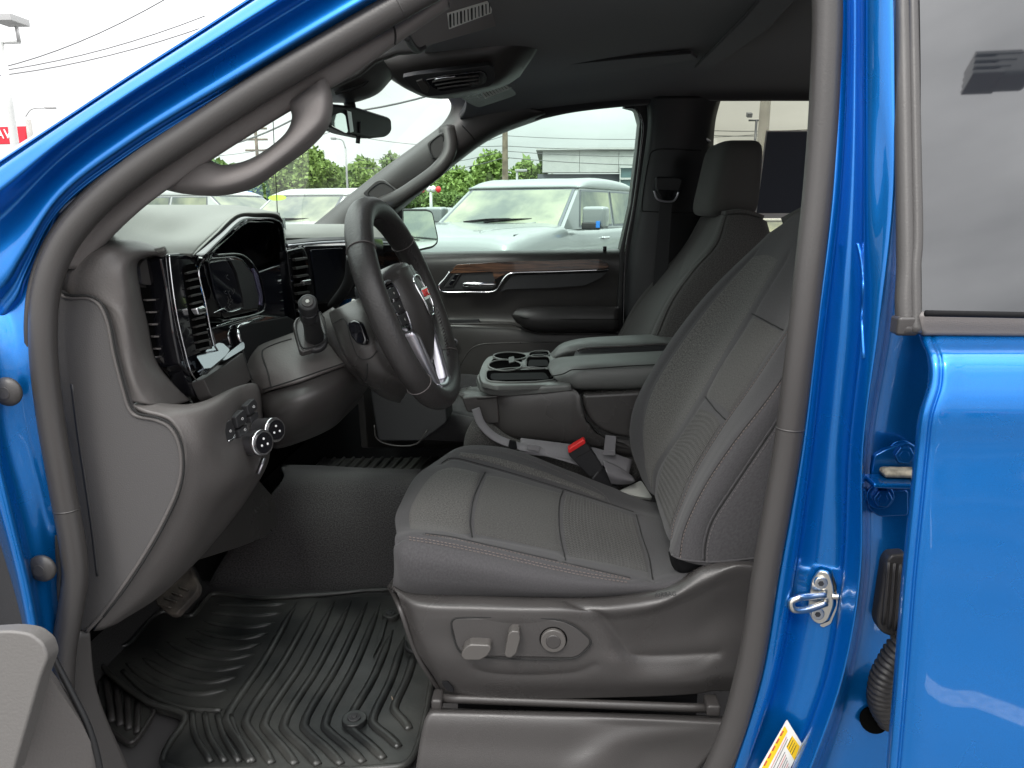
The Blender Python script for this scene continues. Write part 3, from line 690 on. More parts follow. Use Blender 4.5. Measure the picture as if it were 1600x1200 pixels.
cols = [col([x-14 for x in c_seal], Y7, .85), col(c_seal, Y7, .835), col([x+6 for x in c_seal], Y7, .826), col(c_a, Y7, .83), col([x+3 for x in c_a], Y7, .845), col(c_b, Y7, .85), col([x+2 for x in c_c], Y7, .835),
        col([x+6 for x in c_c], Y7, .812), col(c_d, Y7, .795), col(c_e, Y7, .785), col([x+2 for x in c_e], Y7, .79), col(c_f, Y7, .83), col(c_g, Y7, .872), col(c_h, Y7, .875)]
cols = [[(a, b, y+(.05 if b < 0 else .03 if b < 200 else .01 if b < 400 else 0)) for a, b, y in c] for c in cols]
surf('middle_pillar', cols, 'paint', T_, .002, n=8, mm=4, keep='jamb')
SURF['jamb'] = SURF['jamb']
# small pressed mark, hinge and bolts, harness boot, drain hole
line('pressed_line', [(1340, 380), (1345, 400), (1349, 440), (1347, 500), (1350, 560)], 'jamb', .002, 'paint', T_)
jn = (-.15, -1, .05)
hg = panel('door_hinge', [(1362, 735), (1366, 712), (1385, 702), (1420, 690), (1436, 700), (1436, 765), (1372, 765), (1362, 752)], Pl(.858), .008, 'paint_dark', T_, .002, r=5)
box('knuckle', P(1408, 738, .845), (.044, .02, .009), 'sealer', hg, .004)
box('knuckle', P(1402, 752, .838), (.066, .034, .006), 'paint', hg, .002)
panel('base_plate', [(1352, 778), (1362, 768), (1420, 766), (1420, 806), (1374, 808), (1358, 796)], Pl(.866), .006, 'paint_dark', hg, .002, r=6)
for c in ((1414, 712), (1380, 780)):
    q = P(*c, .852); bt = disc('bolt', q, jn, .0115, .010, 'paint_dark', hg, .002, 6); disc('washer', q+Vector((.0, .008, 0)), jn, .0155, .004, 'paint', hg, .001, 20); disc('socket', q+Vector((-.0004, -.0006, 0)), jn, .006, .003, 'paint_dark', hg, .0005, 6)
bt_ = thing('harness_boot', 'grey ribbed rubber boot covering the rear door wiring behind the striker', 'rubber boot', tuple(P(1390, 930, .83)))
panel('cover', [(1384, 880), (1392, 868), (1420, 866), (1430, 1000), (1412, 1003), (1378, 990), (1370, 975)], Pl(.842), .02, 'rubber', bt_, .004, r=8)
for k in range(3): line('rib', [(1388+k*9, 878+k*2), (1380+k*9, 975+k*6)], Pl(.841), .0022, 'rubber', bt_)
tube('nipple', [(1403, 1000, .84), (1405, 1012, .845)], .008, 'rubber', bt_, sm=2)
hb = thing('cable_sleeve', 'ribbed grey rubber sleeve curving into the hole low on the rear jamb', 'cable sleeve', tuple(P(1385, 1080, .85)))
pts = cr1([tuple(P(*q)) for q in ((1432, 985, .83), (1402, 1022, .835), (1382, 1060, .84), (1378, 1095, .85), (1392, 1126, .87))], 22)
sc_ = [1+.14*sin(i*2*pi/4.2) for i in range(len(pts))]
sweptmesh('sleeve', sweep(pts, circ(.0155, 14), scale=sc_), 'rubber', hb)
disc('grommet', P(1366, 1126, .868), (-.25, -1, .25), .017, .004, 'hole', T_, .0005)
# --- striker
st = thing('door_striker', 'zinc door striker loop with two bolts on the blue jamb', 'door striker', tuple(P(1278, 932, .83)))
_h = [hitb(SURF['jamb'], *q)[0] for q in ((1268, 930), (1300, 930), (1282, 975))]; sp = Pl(*[(*q, 0) for q in _h]); sp.o = sp.o+sp.n*.003; panel('plate', [(1270, 968), (1262, 950), (1268, 905), (1280, 889), (1296, 893), (1303, 915), (1303, 945), (1294, 968), (1282, 974)], sp, .006, 'zinc', st, .0015, off=.004, r=6)
panel('plate_edge', [(1280, 976), (1296, 970), (1307, 945), (1307, 914), (1299, 892), (1306, 918), (1310, 945), (1298, 974), (1286, 980)], sp, .008, 'zinc', st, .001, off=.001, r=3)
for c in ((1284, 907), (1279, 955)):
    b_ = disc('bolt', sp.hit(*c, .008), (-.1, -1, .05), .0075, .005, 'zinc', st, .001, 20); disc('socket', sp.hit(*c, .0086), (-.1, -1, .05), .0035, .002, 'plastic_dark', b_, .0002, 6)
tube('loop', [sp.hit(1290, 925, .006), sp.hit(1268, 922, .016), sp.hit(1252, 918, .026), sp.hit(1241, 922, .03), sp.hit(1244, 933, .03), sp.hit(1262, 940, .02), sp.hit(1292, 938, .006)], .0042, 'zinc', st, n=10)
line('stub', [(1300, 930), (1312, 930)], sp, .004, 'zinc', st, off=.003)
# --- the black and grey weatherstrip round the opening: bulb and inner lip
ring = [(1052, 1330), (1100, 1240), (1140, 1150), (1166, 1060), (1181, 985), (1194, 900), (1212, 800), (1229, 700), (1246, 570), (1262, 430), (1278, 280), (1288, 130), (1290, -20), (1270, -120), (1150, -190), (900, -150), (760, -65), (640, 0), (520, 70), (400, 142), (300, 208), (200, 276), (140, 330), (98, 385), (74, 450), (68, 530), (78, 640), (98, 760), (114, 850), (118, 900), (112, 950), (100, 1020), (96, 1120), (92, 1290)]
bulb = [( .0160*cos(a)*(1.0 if cos(a) > 0 else .9), .013*sin(a)) for a in [2*pi*i/16 for i in range(16)]]
def ringy(px, py): return .822+.05*max(0, (500-py)/600)
rp = cr1([tuple(P(a, b, ringy(a, b))) for a, b in ring], 8)
upv = np.tile([0., -1., .1], (len(rp), 1))
sweptmesh('door_seal', sweep(rp, bulb, upv), 'rubber', T_)
# inner trim lip of the seal
def offs(pts, d):
    p = np.array(pts, float); t = np.gradient(p, axis=0); t /= np.linalg.norm(t, axis=1, keepdims=True); return [(a, b) for a, b in (p+np.stack([t[:, 1], -t[:, 0]], 1)*d)]
ring2 = offs([q[:2] for q in cr1([(a, b, 0) for a, b in ring], 2)], -21)
rp2 = cr1([tuple(P(a, b, ringy(a, b)+.014)) for a, b in ring2], 4)
sweptmesh('seal_lip', sweep(rp2, [(.0055*cos(a), .008*sin(a)) for a in [2*pi*i/10 for i in range(10)]], np.tile([0., -1., .1], (len(rp2), 1))), 'rubber', T_)
rl = offs([q[:2] for q in cr1([(a, b, 0) for a, b in ring], 2)], -14)
rlp = cr1([tuple(P(a, b, ringy(a, b)-.0055)) for a, b in rl], 4)
sweptmesh('seal_crease_shade', sweep(rlp, circ(.0013, 6), np.tile([0., -1., .1], (len(rlp), 1))), 'seam', T_)  # near-black line painting the shade in the valley of the bulb
for f_ in (.22, .52, .83):   # butt joints moulded into the seal
    i_ = int(f_*len(rp)); sweptmesh('seal_joint', sweep(rp[i_:i_+2], [(a*1.012, b*1.012) for a, b in bulb], upv[i_:i_+2])[:, :, :]*1.0 if False else np.stack([sweep(rp[i_-1:i_+2], [(a*1.03, b*1.03) for a, b in bulb], upv[i_-1:i_+2])[1]+(rp[i_+1]-rp[i_])/np.linalg.norm(rp[i_+1]-rp[i_])*s_ for s_ in (-.0008, .0008)]), 'rubber', T_)
ring3 = offs([q[:2] for q in cr1([(a, b, 0) for a, b in ring], 2)], -28)
rp3 = cr1([tuple(P(a, b, ringy(a, b)+.026)) for a, b in ring3], 4)
sweptmesh('seal_carrier', sweep(rp3, [(.0045*cos(a), .005*sin(a)) for a in [2*pi*i/8 for i in range(8)]], np.tile([0., -1., .1], (len(rp3), 1))), 'plastic_dark', T_)
# --- yellow and white tyre label on the jamb
lb = thing('tyre_label', 'white and yellow tyre pressure label at the foot of the blue jamb', 'label', tuple(P(1220, 1160, .83)))
lp = Pl((1180, 1200, .834), (1228, 1123, .838), (1252, 1160, .836))
def lpan(n_, pix, m_, off, r=1.5): return panel(n_, pix, lp, .0004, m_, lb, 0, off, r)
lpan('sheet', [(1168, 1226), (1228, 1121), (1252, 1160), (1212, 1240)], 'paper', .004, 3)
lpan('yellow_band', [(1172, 1227), (1224.5, 1131), (1229, 1139), (1182, 1228)], 'yellow', .0046)
lpan('yellow_patch', [(1227, 1164), (1236, 1146), (1248, 1163), (1239.5, 1184)], 'yellow', .0046, .5)
for k in range(4): line('print_line', [(1228+k*2.4, 1163+k*4-0), (1235+k*2.4, 1148.5+k*4)], lp, .00035, 'ink', lb, off=.005, n=3)
for k in range(9):
    a = Vector((1196+k*3.2, 1222, 0)); line('print_line', [(1200+k*3.3, 1205+k*1.4), (1222+k*1.3, 1162+k*4.5)] if k > 1 else [(1196+k*4, 1210), (1227+k*2, 1148+k*3)], lp, .0003, 'ink' if k % 3 else 'ink_red', lb, off=.005, n=3)
for k in range(7): line('print_line', [(1180+k*6.3, 1215-k*11.6), (1182.5+k*6.3, 1210.5-k*11.6), (1184+k*6.3, 1208-k*11.6)], lp, .0009, 'ink_red', lb, off=.005, n=2)

# ------------------------------------------------------------------ rear door (closed), right of frame
rd = thing('rear_door', 'closed blue rear door with dark glass at the right edge', 'vehicle door', tuple(P(1500, 900, .7)))
# skin: rows = columns from front edge backwards
yy = (523, 536, 560, 600, 650, 700, 800, 900, 1000, 1100, 1260)
def dcol(xs, ys, dep): return [(x, y, d) for x, y, d in zip(xs, ys, dep)]
e0 = (1437, 1441, 1450, 1450, 1436, 1430, 1420, 1410, 1402, 1394, 1380)
dp = (.735, .722, .700, .690, .6845, .6865, .683, .6810, .6800, .6795, .6795)
rows = [dcol([x+12 for x in e0], yy, [d+.04 for d in dp]), dcol([x+1 for x in e0], yy, [d+.035 for d in dp]), dcol(e0, yy, [d+.012 for d in dp]), dcol([x+6 for x in e0], yy, [d+.002 for d in dp]), dcol([x+14 for x in e0], yy, [d for d in dp]),
        dcol([x+19 for x in e0], yy, [d+.0025 for d in dp]), dcol([x+25 for x in e0], yy, dp)]
for dx in (70, 130, 220, 400): rows.append(dcol([lerp(x+25, 1440+dx, 1) for x in e0], yy, dp))
surf('door_skin', rows, 'paint', rd, .002, n=8, mm=5)
# glass in its frame
gp = Pl((1436, 483, .742), (1600, 487, .738), (1432, 0, .840))
tl = thing('parking_light', 'parking light with slatted flat heads behind the camera, mirrored in the rear door glass', 'light pole', (0, 0, 0))
q = gp.hit(1555, 112); d = (q-CAM).normalized(); rf_ = d-2*d.dot(gp.n)*gp.n; pos = q+rf_*9.0; tl.location = (pos.x+1.1, pos.y, 0)
for k in range(4): box('lamp_slat', pos+Vector((-.05*k, 0, -.085*k+.12)), (.46-.05*k, .30, .05), 'galv', tl, .01)
box('lamp_body', pos+Vector((.12, 0, 0)), (.36, .28, .34), 'galv', tl, .05); tube('arm', [pos+Vector((.2, 0, 0)), pos+Vector((1.1, 0, .04))], .05, 'galv', tl, sm=1); tube('pole', [Vector((pos.x+1.1, pos.y, 0)), Vector((pos.x+1.1, pos.y, pos.z+.05))], .10, 'white_paint', tl, sm=1)
panel('window_glass', [(1433, 490), (1431, 300), (1431, 100), (1428, -150), (1900, -150), (1900, 496)], gp, .004, 'privacy_glass', rd, 0)
line('glass_edge', [(1434, 484), (1432, 300), (1432, 100), (1428, -140)], gp, .0035, 'matt_black', rd, off=.001)
for nm, dx, r_, of, m_ in (('frame_seal', -17, .0095, -.004, 'rubber'), ('frame_seal', -5, .0055, .002, 'rubber')):
    line(nm, [(1434+dx*.9, 521), (1434+dx, 470), (1434+dx*.75+ -2, 420), (1436+dx, 380), (1434+dx, 250), (1431+dx, 100), (1426+dx, -140)], gp, r_, m_, rd, off=of, nn=10)
box('seal_foot', P(1413, 508, .742), (.020, .02, .018), 'rubber', rd, .003)
bl = [(1431, 489, 4), (1440, 487), (1900, 490), (1900, 528), (1440, 523, 4), (1431, 516, 3)]
panel('belt_moulding', bl, Pl(.738), .02, 'trim_taupe', rd, .004, off=.008)
line('moulding_lip', [(1436, 487), (1600, 490), (1900, 496)], Pl(.73), .003, 'matt_black', rd, off=.012)

# ------------------------------------------------------------------ opened front door: the grey corner of its trim at lower left
fd = thing('front_door', 'grey inner trim corner of the opened front door at lower left', 'vehicle door', tuple(P(40, 1150, .5)))
panel('door_trim', [(-120, 994), (18, 985, 14), (48, 990, 10), (68, 1006, 8), (75, 1028, 8), (62, 1062), (18, 1215), (-120, 1215)], Pl((-50, 1000, .545), (60, 1010, .55), (0, 1200, .525)), .02, 'door_grey', fd, .009, r=6, seg=5)
panel('door_pocket', [(68, 1044, 4), (96, 1084, 16), (130, 1134, 16), (152, 1182, 16), (160, 1270), (4, 1270), (22, 1205), (62, 1060)], Pl((70, 1050, .575), (150, 1185, .60), (20, 1240, .56)), .02, 'dash_grey', fd, .006, r=4, seg=4)
line('edge_seal', [(64, 1000), (76, 1012), (90, 1040), (112, 1082), (140, 1140), (156, 1200), (160, 1260)], Pl(.60), .003, 'rubber_black', fd)

# ------------------------------------------------------------------ cabin shell (roof, far side, floor)
surf('roof_skin', [[(-.25, .86, 1.83, 0), (.4, .86, 1.90, 0), (1.2, .88, 1.92, 0), (2.2, .9, 1.90, 0)], [(-.30, 1.2, 1.88, 0), (.4, 1.2, 1.94, 0), (1.2, 1.2, 1.96, 0), (2.2, 1.2, 1.94, 0)], [(-.32, 1.72, 1.90, 0), (.4, 1.72, 1.95, 0), (1.2, 1.72, 1.97, 0), (2.2, 1.72, 1.95, 0)], [(-.30, 2.3, 1.88, 0), (.4, 2.3, 1.94, 0), (1.2, 2.3, 1.96, 0), (2.2, 2.3, 1.94, 0)], [(-.25, 2.56, 1.87, 0), (.4, 2.56, 1.92, 0), (1.2, 2.62, 1.89, 0), (2.2, 2.6, 1.87, 0)]], 'paint', T_, .01)
box('roof_side', (1.3, .93, 1.93), (2.2, .12, .10), 'paint_dark', T_, .02)
box('rear_wall', (1.95, 1.72, 1.25), (.06, 1.9, 1.5), 'plastic_dark', T_, 0)
box('firewall', (-1.0, 1.72, 1.0), (.06, 1.75, .95), 'carpet', T_, 0)
box('cowl', (-.92, 1.74, 1.375), (.30, 1.62, .03), 'plastic_dark', T_, 0)
box('floor_pan', (.5, 1.72, .60), (3.0, 1.78, .05), 'carpet', T_, 0)
box('far_sill', (.5, 2.60, .80), (3.0, .10, .5), 'plastic_dark', T_, 0)
surf('front_fender', [[(X_, y_, z_, 0) for y_, z_ in ((.80+k_, .42), (.765+k_, .60), (.745+k_, .90), (.755+k_, 1.14), (.80+k_, 1.27-d_), (.95+k_*.6, 1.33-d_), (1.3, 1.36-d_), (1.72, 1.37-d_), (2.15, 1.36-d_), (2.5-k_*.6, 1.33-d_), (2.64-k_, 1.27-d_), (2.69-k_, 1.14), (2.70-k_, .90), (2.67-k_, .60), (2.64-k_, .42))] for X_, k_, d_ in ((-.70, .03, 0), (-1.0, .0, .0), (-1.8, .0, .03), (-2.45, .02, .08), (-2.75, .06, .22), (-2.82, .10, .40))], 'paint', T_, .004, n=5, mm=5)
# headliner with its recess and the rounded rail over the far windows
surf('headliner', [
    [(-.22, .98, 1.80, 0), (.3, .98, 1.83, 0), (.9, .98, 1.85, 0), (1.5, .98, 1.85, 0), (1.92, .98, 1.83, 0)],
    [(-.25, 1.35, 1.825, 0), (.3, 1.35, 1.865, 0), (.9, 1.35, 1.88, 0), (1.5, 1.35, 1.88, 0), (1.92, 1.35, 1.86, 0)],
    [(-.26, 1.8, 1.83, 0), (.3, 1.8, 1.87, 0), (.9, 1.8, 1.885, 0), (1.5, 1.8, 1.88, 0), (1.92, 1.8, 1.86, 0)],
    [(-.24, 2.15, 1.825, 0), (.1, 2.15, 1.86, 0), (.5, 2.15, 1.875, 0), (1.1, 2.15, 1.875, 0), (1.7, 2.15, 1.86, 0)],
    [(-.26, 2.32, 1.80, 0), (.05, 2.32, 1.84, 0), (.4, 2.34, 1.865, 0), (1.0, 2.34, 1.865, 0), (1.6, 2.34, 1.86, 0)],
    [(706, 200, 2.45), (850, 172, 2.43), (965, 160, 2.425), (1150, 158, 2.425), (1320, 158, 2.425)]], 'headliner', T_, .02, keep='head')
panel('roof_bow', [(1085, 102), (1118, 98), (1200, 40), (1290, -60), (1230, -60), (1165, 20)], ZP(1.865), .008, 'headliner', T_, .003)
panel('roof_recess', [(862, 118), (880, 96), (1000, 84), (1080, 78), (1090, 86), (1020, 100)], ZP(1.862), .008, 'headliner', T_, .003)
# windshield glass
surf('windshield', [[(100, 400, .97), (316, 232, .98), (640, 40, .99)], [(-1.05, 1.35, 1.36, 0), (-.81, 1.35, 1.50, 0), (-.35, 1.35, 1.85, 0)], [(-1.06, 1.72, 1.36, 0), (-.83, 1.72, 1.50, 0), (-.36, 1.72, 1.86, 0)], [(-1.05, 2.1, 1.36, 0), (-.81, 2.1, 1.50, 0), (-.35, 2.1, 1.85, 0)], [(-.98, 2.52, 1.36, 0), (-.74, 2.52, 1.50, 0), (-.30, 2.52, 1.83, 0)]], 'glass', T_, 0)
line('heater_wire', [(426, 165), (428, 220), (432, 300), (434, 350)], Pl(1.9), .0012, 'seam', T_)
# --- near pillar trim (taupe) between the seal and the windshield; its grab handle
surf('pillar_trim', [
    [(85, 420, .87), (122, 350, .87), (182, 292, .875), (282, 224, .88), (392, 156, .89), (512, 87, .90), (626, 22, .91), (690, -18, .92)],
    [(104, 420, .860), (138, 362, .860), (197, 304, .866), (297, 236, .870), (406, 168, .880), (524, 99, .890), (636, 36, .903), (698, -4, .913)],
    [(130, 420, .87), (160, 378, .87), (228, 318, .87), (318, 256, .88), (430, 185, .89), (535, 122, .90), (620, 66, .91), (700, 8, .92)],
    [(140, 408, .91), (166, 380, .91), (240, 305, .91), (316, 252, .91), (454, 166, .93), (526, 132, .94), (618, 70, .95), (704, 12, .96)],
    [(150, 395, .98), (170, 376, .98), (238, 298, .98), (316, 245, .98), (455, 160, .99), (527, 128, 1.0), (617, 66, 1.0), (704, 8, 1.0)]], 'trim_taupe', T_, .004)
line('trim_joint', [(608, 30), (616, 44), (618, 60), (617, 70)], Pl(.89), .0012, 'seam', T_, off=.0)
hd = surf('grab_handle', [
    [(262, 292, .93), (285, 293, .93), (340, 296, .945), (385, 285, .95), (430, 258, .955), (478, 222, .96), (503, 190, .96), (508, 160, .95), (490, 130, .93)],
    [(255, 296, .90), (290, 303, .895), (342, 306, .90), (396, 294, .90), (440, 264, .90), (490, 226, .90), (514, 196, .90), (520, 160, .90), (512, 122, .90)],
    [(262, 285, .885), (295, 288, .875), (342, 292, .868), (392, 278, .865), (435, 250, .865), (480, 212, .865), (502, 185, .867), (506, 150, .87), (500, 125, .88)],
    [(275, 272, .885), (302, 268, .875), (342, 277, .868), (388, 266, .865), (430, 240, .865), (464, 208, .865), (480, 185, .867), (482, 150, .87), (478, 140, .88)],
    [(296, 258, .89), (316, 252, .885), (345, 263, .88), (385, 256, .88), (425, 233, .88), (453, 206, .88), (462, 182, .88), (458, 166, .88), (450, 158, .89)],
    [(300, 252, .92), (320, 246, .92), (345, 258, .92), (385, 251, .92), (424, 228, .92), (450, 203, .92), (457, 182, .92), (453, 166, .92), (446, 155, .92)],
    [(290, 262, .95), (318, 256, .95), (345, 270, .95), (388, 264, .955), (428, 240, .96), (462, 210, .96), (474, 185, .96), (474, 158, .95), (460, 145, .93)],
    [(262, 292, .93), (285, 293, .93), (340, 296, .945), (385, 285, .95), (430, 258, .955), (478, 222, .96), (503, 190, .96), (508, 160, .95), (490, 130, .93)]], 'trim_taupe', None, 0)
tag(hd, 'curved taupe grab handle on the near windshield pillar', 'grab handle')
# --- far pillar trim and its grab handle
surf('far_pillar_trim', [
    [(470, 362, 2.50), (490, 350, 2.47), (545, 305, 2.45), (600, 262, 2.43), (655, 222, 2.41), (694, 190, 2.40), (705, 165, 2.39), (690, 140, 2.37)],
    [(500, 358, 2.40), (520, 350, 2.40), (565, 312, 2.39), (615, 272, 2.38), (662, 235, 2.37), (705, 200, 2.37), (745, 172, 2.37), (760, 150, 2.36)],
    [(545, 352, 2.39), (560, 348, 2.39), (600, 318, 2.385), (640, 290, 2.38), (675, 268, 2.37), (706, 240, 2.37), (760, 204, 2.38), (850, 176, 2.40)],
    [(585, 350, 2.40), (600, 340, 2.40), (628, 318, 2.40), (655, 296, 2.395), (685, 272, 2.39), (712, 250, 2.39), (768, 212, 2.41), (852, 180, 2.43)],
    [(590, 355, 2.48), (606, 345, 2.48), (632, 324, 2.48), (660, 300, 2.48), (688, 277, 2.48), (714, 255, 2.48), (770, 216, 2.48), (853, 184, 2.48)]], 'plastic_mid', T_, .006, keep='fpt')
surf('roof_rail', [[(835, 150, 2.39), (900, 140, 2.39), (1000, 136, 2.39), (1030, 136, 2.39)], [(835, 184, 2.42), (900, 172, 2.42), (985, 163, 2.42), (1030, 160, 2.42)], [(838, 188, 2.48), (900, 175, 2.48), (985, 166, 2.48), (1030, 163, 2.48)]], 'headliner', T_, .006)
gh = thing('grab_handle', 'dark grey grab handle on the far windshield pillar', 'grab handle', tuple(P(640, 270, 2.33)))
tube('grip', [(560, 326, 2.38), (590, 320, 2.35), (618, 310, 2.325), (650, 290, 2.32), (686, 262, 2.32), (702, 236, 2.34), (698, 200, 2.37)], .022, 'plastic_mid', gh, n=12, r2=.016, scale=[1.2, 1, 1, 1, 1, 1, 1.2])
panel('end_pad', [(668, 224), (692, 206), (698, 216), (694, 246), (676, 250)], Pl(2.36), .02, 'plastic_mid', gh, .004, r=5, off=.02)
panel('end_pad', [(568, 302), (590, 282), (600, 280), (626, 300), (606, 318), (590, 318)], Pl(2.36), .02, 'plastic_mid', gh, .004, r=5, off=.02)
line('pad_joint', [(672, 226), (690, 211), (693, 217), (690, 243), (679, 247)], Pl(2.34), .0018, 'seam', gh, closed=True, off=.001); line('pad_joint', [(575, 303), (592, 287), (600, 286), (618, 300), (603, 313), (592, 313)], Pl(2.34), .0018, 'seam', gh, closed=True, off=.001)
line('trim_joint', [(722, 196), (735, 210), (742, 219)], 'fpt', .002, 'seam', T_)
# --- far side: passenger door with its window
pd = thing('passenger_door', 'closed dark grey passenger door with window, wood strip and armrest', 'vehicle door', tuple(P(830, 480, 2.5)))
# window opening ring
panel('window_frame', [(955, 700), (968, 395), (985, 320), (996, 230), (1000, 190), (994, 168), (975, 163), (992, 150), (1012, 160), (1016, 190), (1009, 260), (998, 330), (984, 420), (975, 700)], Pl(2.47), .10, 'rubber_black', pd, .006, smooth=0)
line('frame_bead', [(975, 168), (992, 170), (1003, 190), (1000, 240), (990, 320), (977, 395), (972, 520)], Pl(2.45), .003, 'gloss_black', pd, off=.003)
panel('window_glass', [(600, 425), (980, 425), (1010, 140), (860, 140), (700, 232), (600, 330)], Pl((560, 425, 2.60), (980, 425, 2.60), (860, 160, 2.50)), .004, 'glass_far', pd, 0)
panel('mirror_sail', [(592, 400), (600, 345), (628, 322), (629, 400)], Pl(2.50), .03, 'rubber_black', pd, .003)
surf('door_card', [
    [(600, 396, 2.58), (700, 393, 2.58), (830, 391, 2.58), (968, 389, 2.58), (985, 389, 2.58)],
    [(600, 399, 2.50), (700, 396, 2.50), (830, 394, 2.50), (968, 392, 2.50), (985, 392, 2.50)],
    [(600, 412, 2.475), (700, 409, 2.475), (830, 407, 2.475), (968, 405, 2.475), (985, 405, 2.475)],
    [(600, 460, 2.485), (700, 460, 2.485), (830, 460, 2.485), (968, 460, 2.485), (985, 460, 2.485)],
    [(600, 500, 2.49), (700, 500, 2.49), (830, 500, 2.49), (968, 500, 2.49), (985, 500, 2.49)],
    [(600, 506, 2.46), (700, 506, 2.46), (830, 518, 2.46), (968, 518, 2.46), (985, 518, 2.46)],
    [(600, 560, 2.45), (700, 560, 2.45), (830, 560, 2.45), (968, 560, 2.45), (985, 560, 2.45)],
    [(600, 700, 2.45), (700, 700, 2.45), (830, 700, 2.45), (968, 700, 2.45), (985, 700, 2.45)]], 'plastic_mid', pd, .02, keep='card')
dpn = Pl(2.462)
panel('wood_strip', [(703, 427), (714, 413), (775, 409), (935, 405), (948, 410), (952, 417), (940, 420), (800, 425), (785, 430), (773, 437), (770, 424), (708, 427)], dpn, .02, 'veneer', pd, .004, off=.012, r=3)
panel('handle_recess', [(688, 454), (686, 448), (704, 424), (778, 424), (772, 452)], dpn, .015, 'plastic_dark', pd, .003, off=.004)
line('chrome_trim', [(704, 424), (696, 435), (687, 446), (690, 454), (730, 455.5), (770, 455), (776, 452), (790, 432), (798, 427), (860, 424), (950, 421)], dpn, .0035, 'chrome', pd, off=.014, nn=8, n=5)
panel('switch_plate', [(694, 448), (710, 426), (722, 426), (708, 448)], dpn, .01, 'plastic_dark', pd, .002, off=.010)
for k in range(2): panel('lock_button', [(701+k*6, 444-k*9), (706+k*6, 437-k*9), (712+k*6, 437-k*9), (706+k*6, 445-k*9)], dpn, .006, 'gloss_black', pd, .001, off=.014)
tube('door_handle', [dpn.hit(724, 444, .008), dpn.hit(728, 443, .022), dpn.hit(750, 443, .028), dpn.hit(776, 443, .024)], .0075, 'chrome', pd, n=10)
panel('pull_pocket', [(792, 452), (778, 458), (800, 430), (948, 425), (936, 436), (914, 446), (860, 450)], dpn, .02, 'plastic_dark', pd, .004, off=.006, r=3)
surf('armrest', [[(812, 482, 2.46), (830, 480, 2.46), (900, 479, 2.46), (966, 479, 2.46)], [(806, 484, 2.41), (826, 482, 2.40), (900, 481, 2.40), (966, 481, 2.40)], [(800, 492, 2.40), (822, 495, 2.38), (900, 495, 2.38), (966, 495, 2.38)], [(806, 503, 2.41), (832, 514, 2.39), (900, 515, 2.39), (966, 515, 2.39)], [(812, 506, 2.47), (836, 518, 2.46), (900, 518, 2.46), (966, 518, 2.46)]], 'leather', pd, .004)
line('armrest_seam', [(812, 495), (835, 499), (900, 499), (966, 499)], Pl(2.38), .0016, 'seam', pd, off=.001)
line('pocket_lip', [(700, 506), (760, 505), (800, 506), (815, 512), (835, 519), (966, 520)], Pl(2.45), .003, 'plastic_mid', pd, off=.006)
line('pocket_line', [(720, 570), (730, 552), (745, 540), (790, 536), (966, 535)], 'card', .0018, 'plastic', pd)
line('speaker_trim', [(694, 531), (712, 531), (714, 536), (696, 556)], Pl(2.43), .003, 'satin', pd, n=5); panel('speaker', [(690, 533), (710, 533), (694, 556), (688, 556)], Pl(2.44), .005, 'matt_black', pd, .0)
panel('pocket_switch', [(694, 499), (748, 498), (752, 506), (694, 507)], Pl(2.47), .01, 'plastic_dark', pd, .002, off=.005)
tube('lock_pin', [(945, 385, 2.50), (945, 392, 2.50)], .006, 'rubber_black', pd, sm=1)
# exterior mirror beyond it
em = thing('side_mirror', 'passenger side exterior mirror showing a white pickup', 'mirror', tuple(P(657, 360, 2.75)))
mo = [(628, 327), (668, 327), (676, 331), (684, 370), (684, 380), (676, 386), (640, 394), (626, 394)]
mpl = Pl((628, 327, 2.80), (684, 331, 2.80), (640, 394, 2.80)); 
mpl = Pl(2.80); mpl.o = P(657, 360, 2.80); mpl.n = Vector((.80, -.60, .01)).normalized()
panel('housing', [(620, 326), (668, 326), (677, 330), (686, 371), (685, 381), (677, 388), (640, 396), (620, 396)], mpl, .10, 'rubber_black', em, .01, r=4)
mat('mirror_glass', (.85, .88, .86), .02, 1)
panel('mirror_glass', [(622, 330), (667, 330), (674, 333), (682, 371), (681, 379), (675, 384), (640, 392), (622, 392)], mpl, .002, 'mirror_glass', em, 0, off=.003, r=3)
# --- far middle pillar, belt guide, rear window, trim behind
surf('far_middle_pillar', [
    [(1008, 150, 2.44), (1012, 190, 2.44), (1004, 260, 2.44), (992, 340, 2.44), (980, 420, 2.44), (972, 540, 2.44), (960, 760, 2.44)],
    [(1022, 150, 2.40), (1022, 190, 2.40), (1014, 260, 2.40), (1002, 340, 2.40), (990, 420, 2.40), (982, 540, 2.40), (970, 760, 2.40)],
    [(1060, 150, 2.385), (1058, 190, 2.385), (1052, 260, 2.38), (1045, 340, 2.38), (1035, 420, 2.38), (1030, 540, 2.38), (1020, 760, 2.38)],
    [(1090, 150, 2.40), (1085, 190, 2.40), (1080, 260, 2.40), (1078, 340, 2.40), (1078, 420, 2.40), (1078, 540, 2.40), (1078, 760, 2.40)],
    [(1120, 150, 2.44), (1108, 190, 2.44), (1104, 260, 2.44), (1106, 340, 2.44), (1110, 420, 2.44), (1110, 540, 2.44), (1110, 760, 2.44)],
    [(1128, 150, 2.50), (1118, 190, 2.50), (1114, 260, 2.50), (1114, 340, 2.50), (1116, 420, 2.50), (1116, 540, 2.50), (1116, 760, 2.50)]], 'plastic_dark', T_, .004, keep='fmp')
line('trim_joint', [(1095, 235), (1020, 236), (1014, 250), (1004, 330), (1006, 330)], 'fmp', .0022, 'seam', T_)
line('trim_joint', [(1000, 330), (1050, 332), (1100, 332)], 'fmp', .0018, 'seam', T_)
sb = thing('seat_belt', 'black passenger seat belt hanging from its guide on the far pillar', 'seat belt', tuple(P(1045, 290, 2.35)))
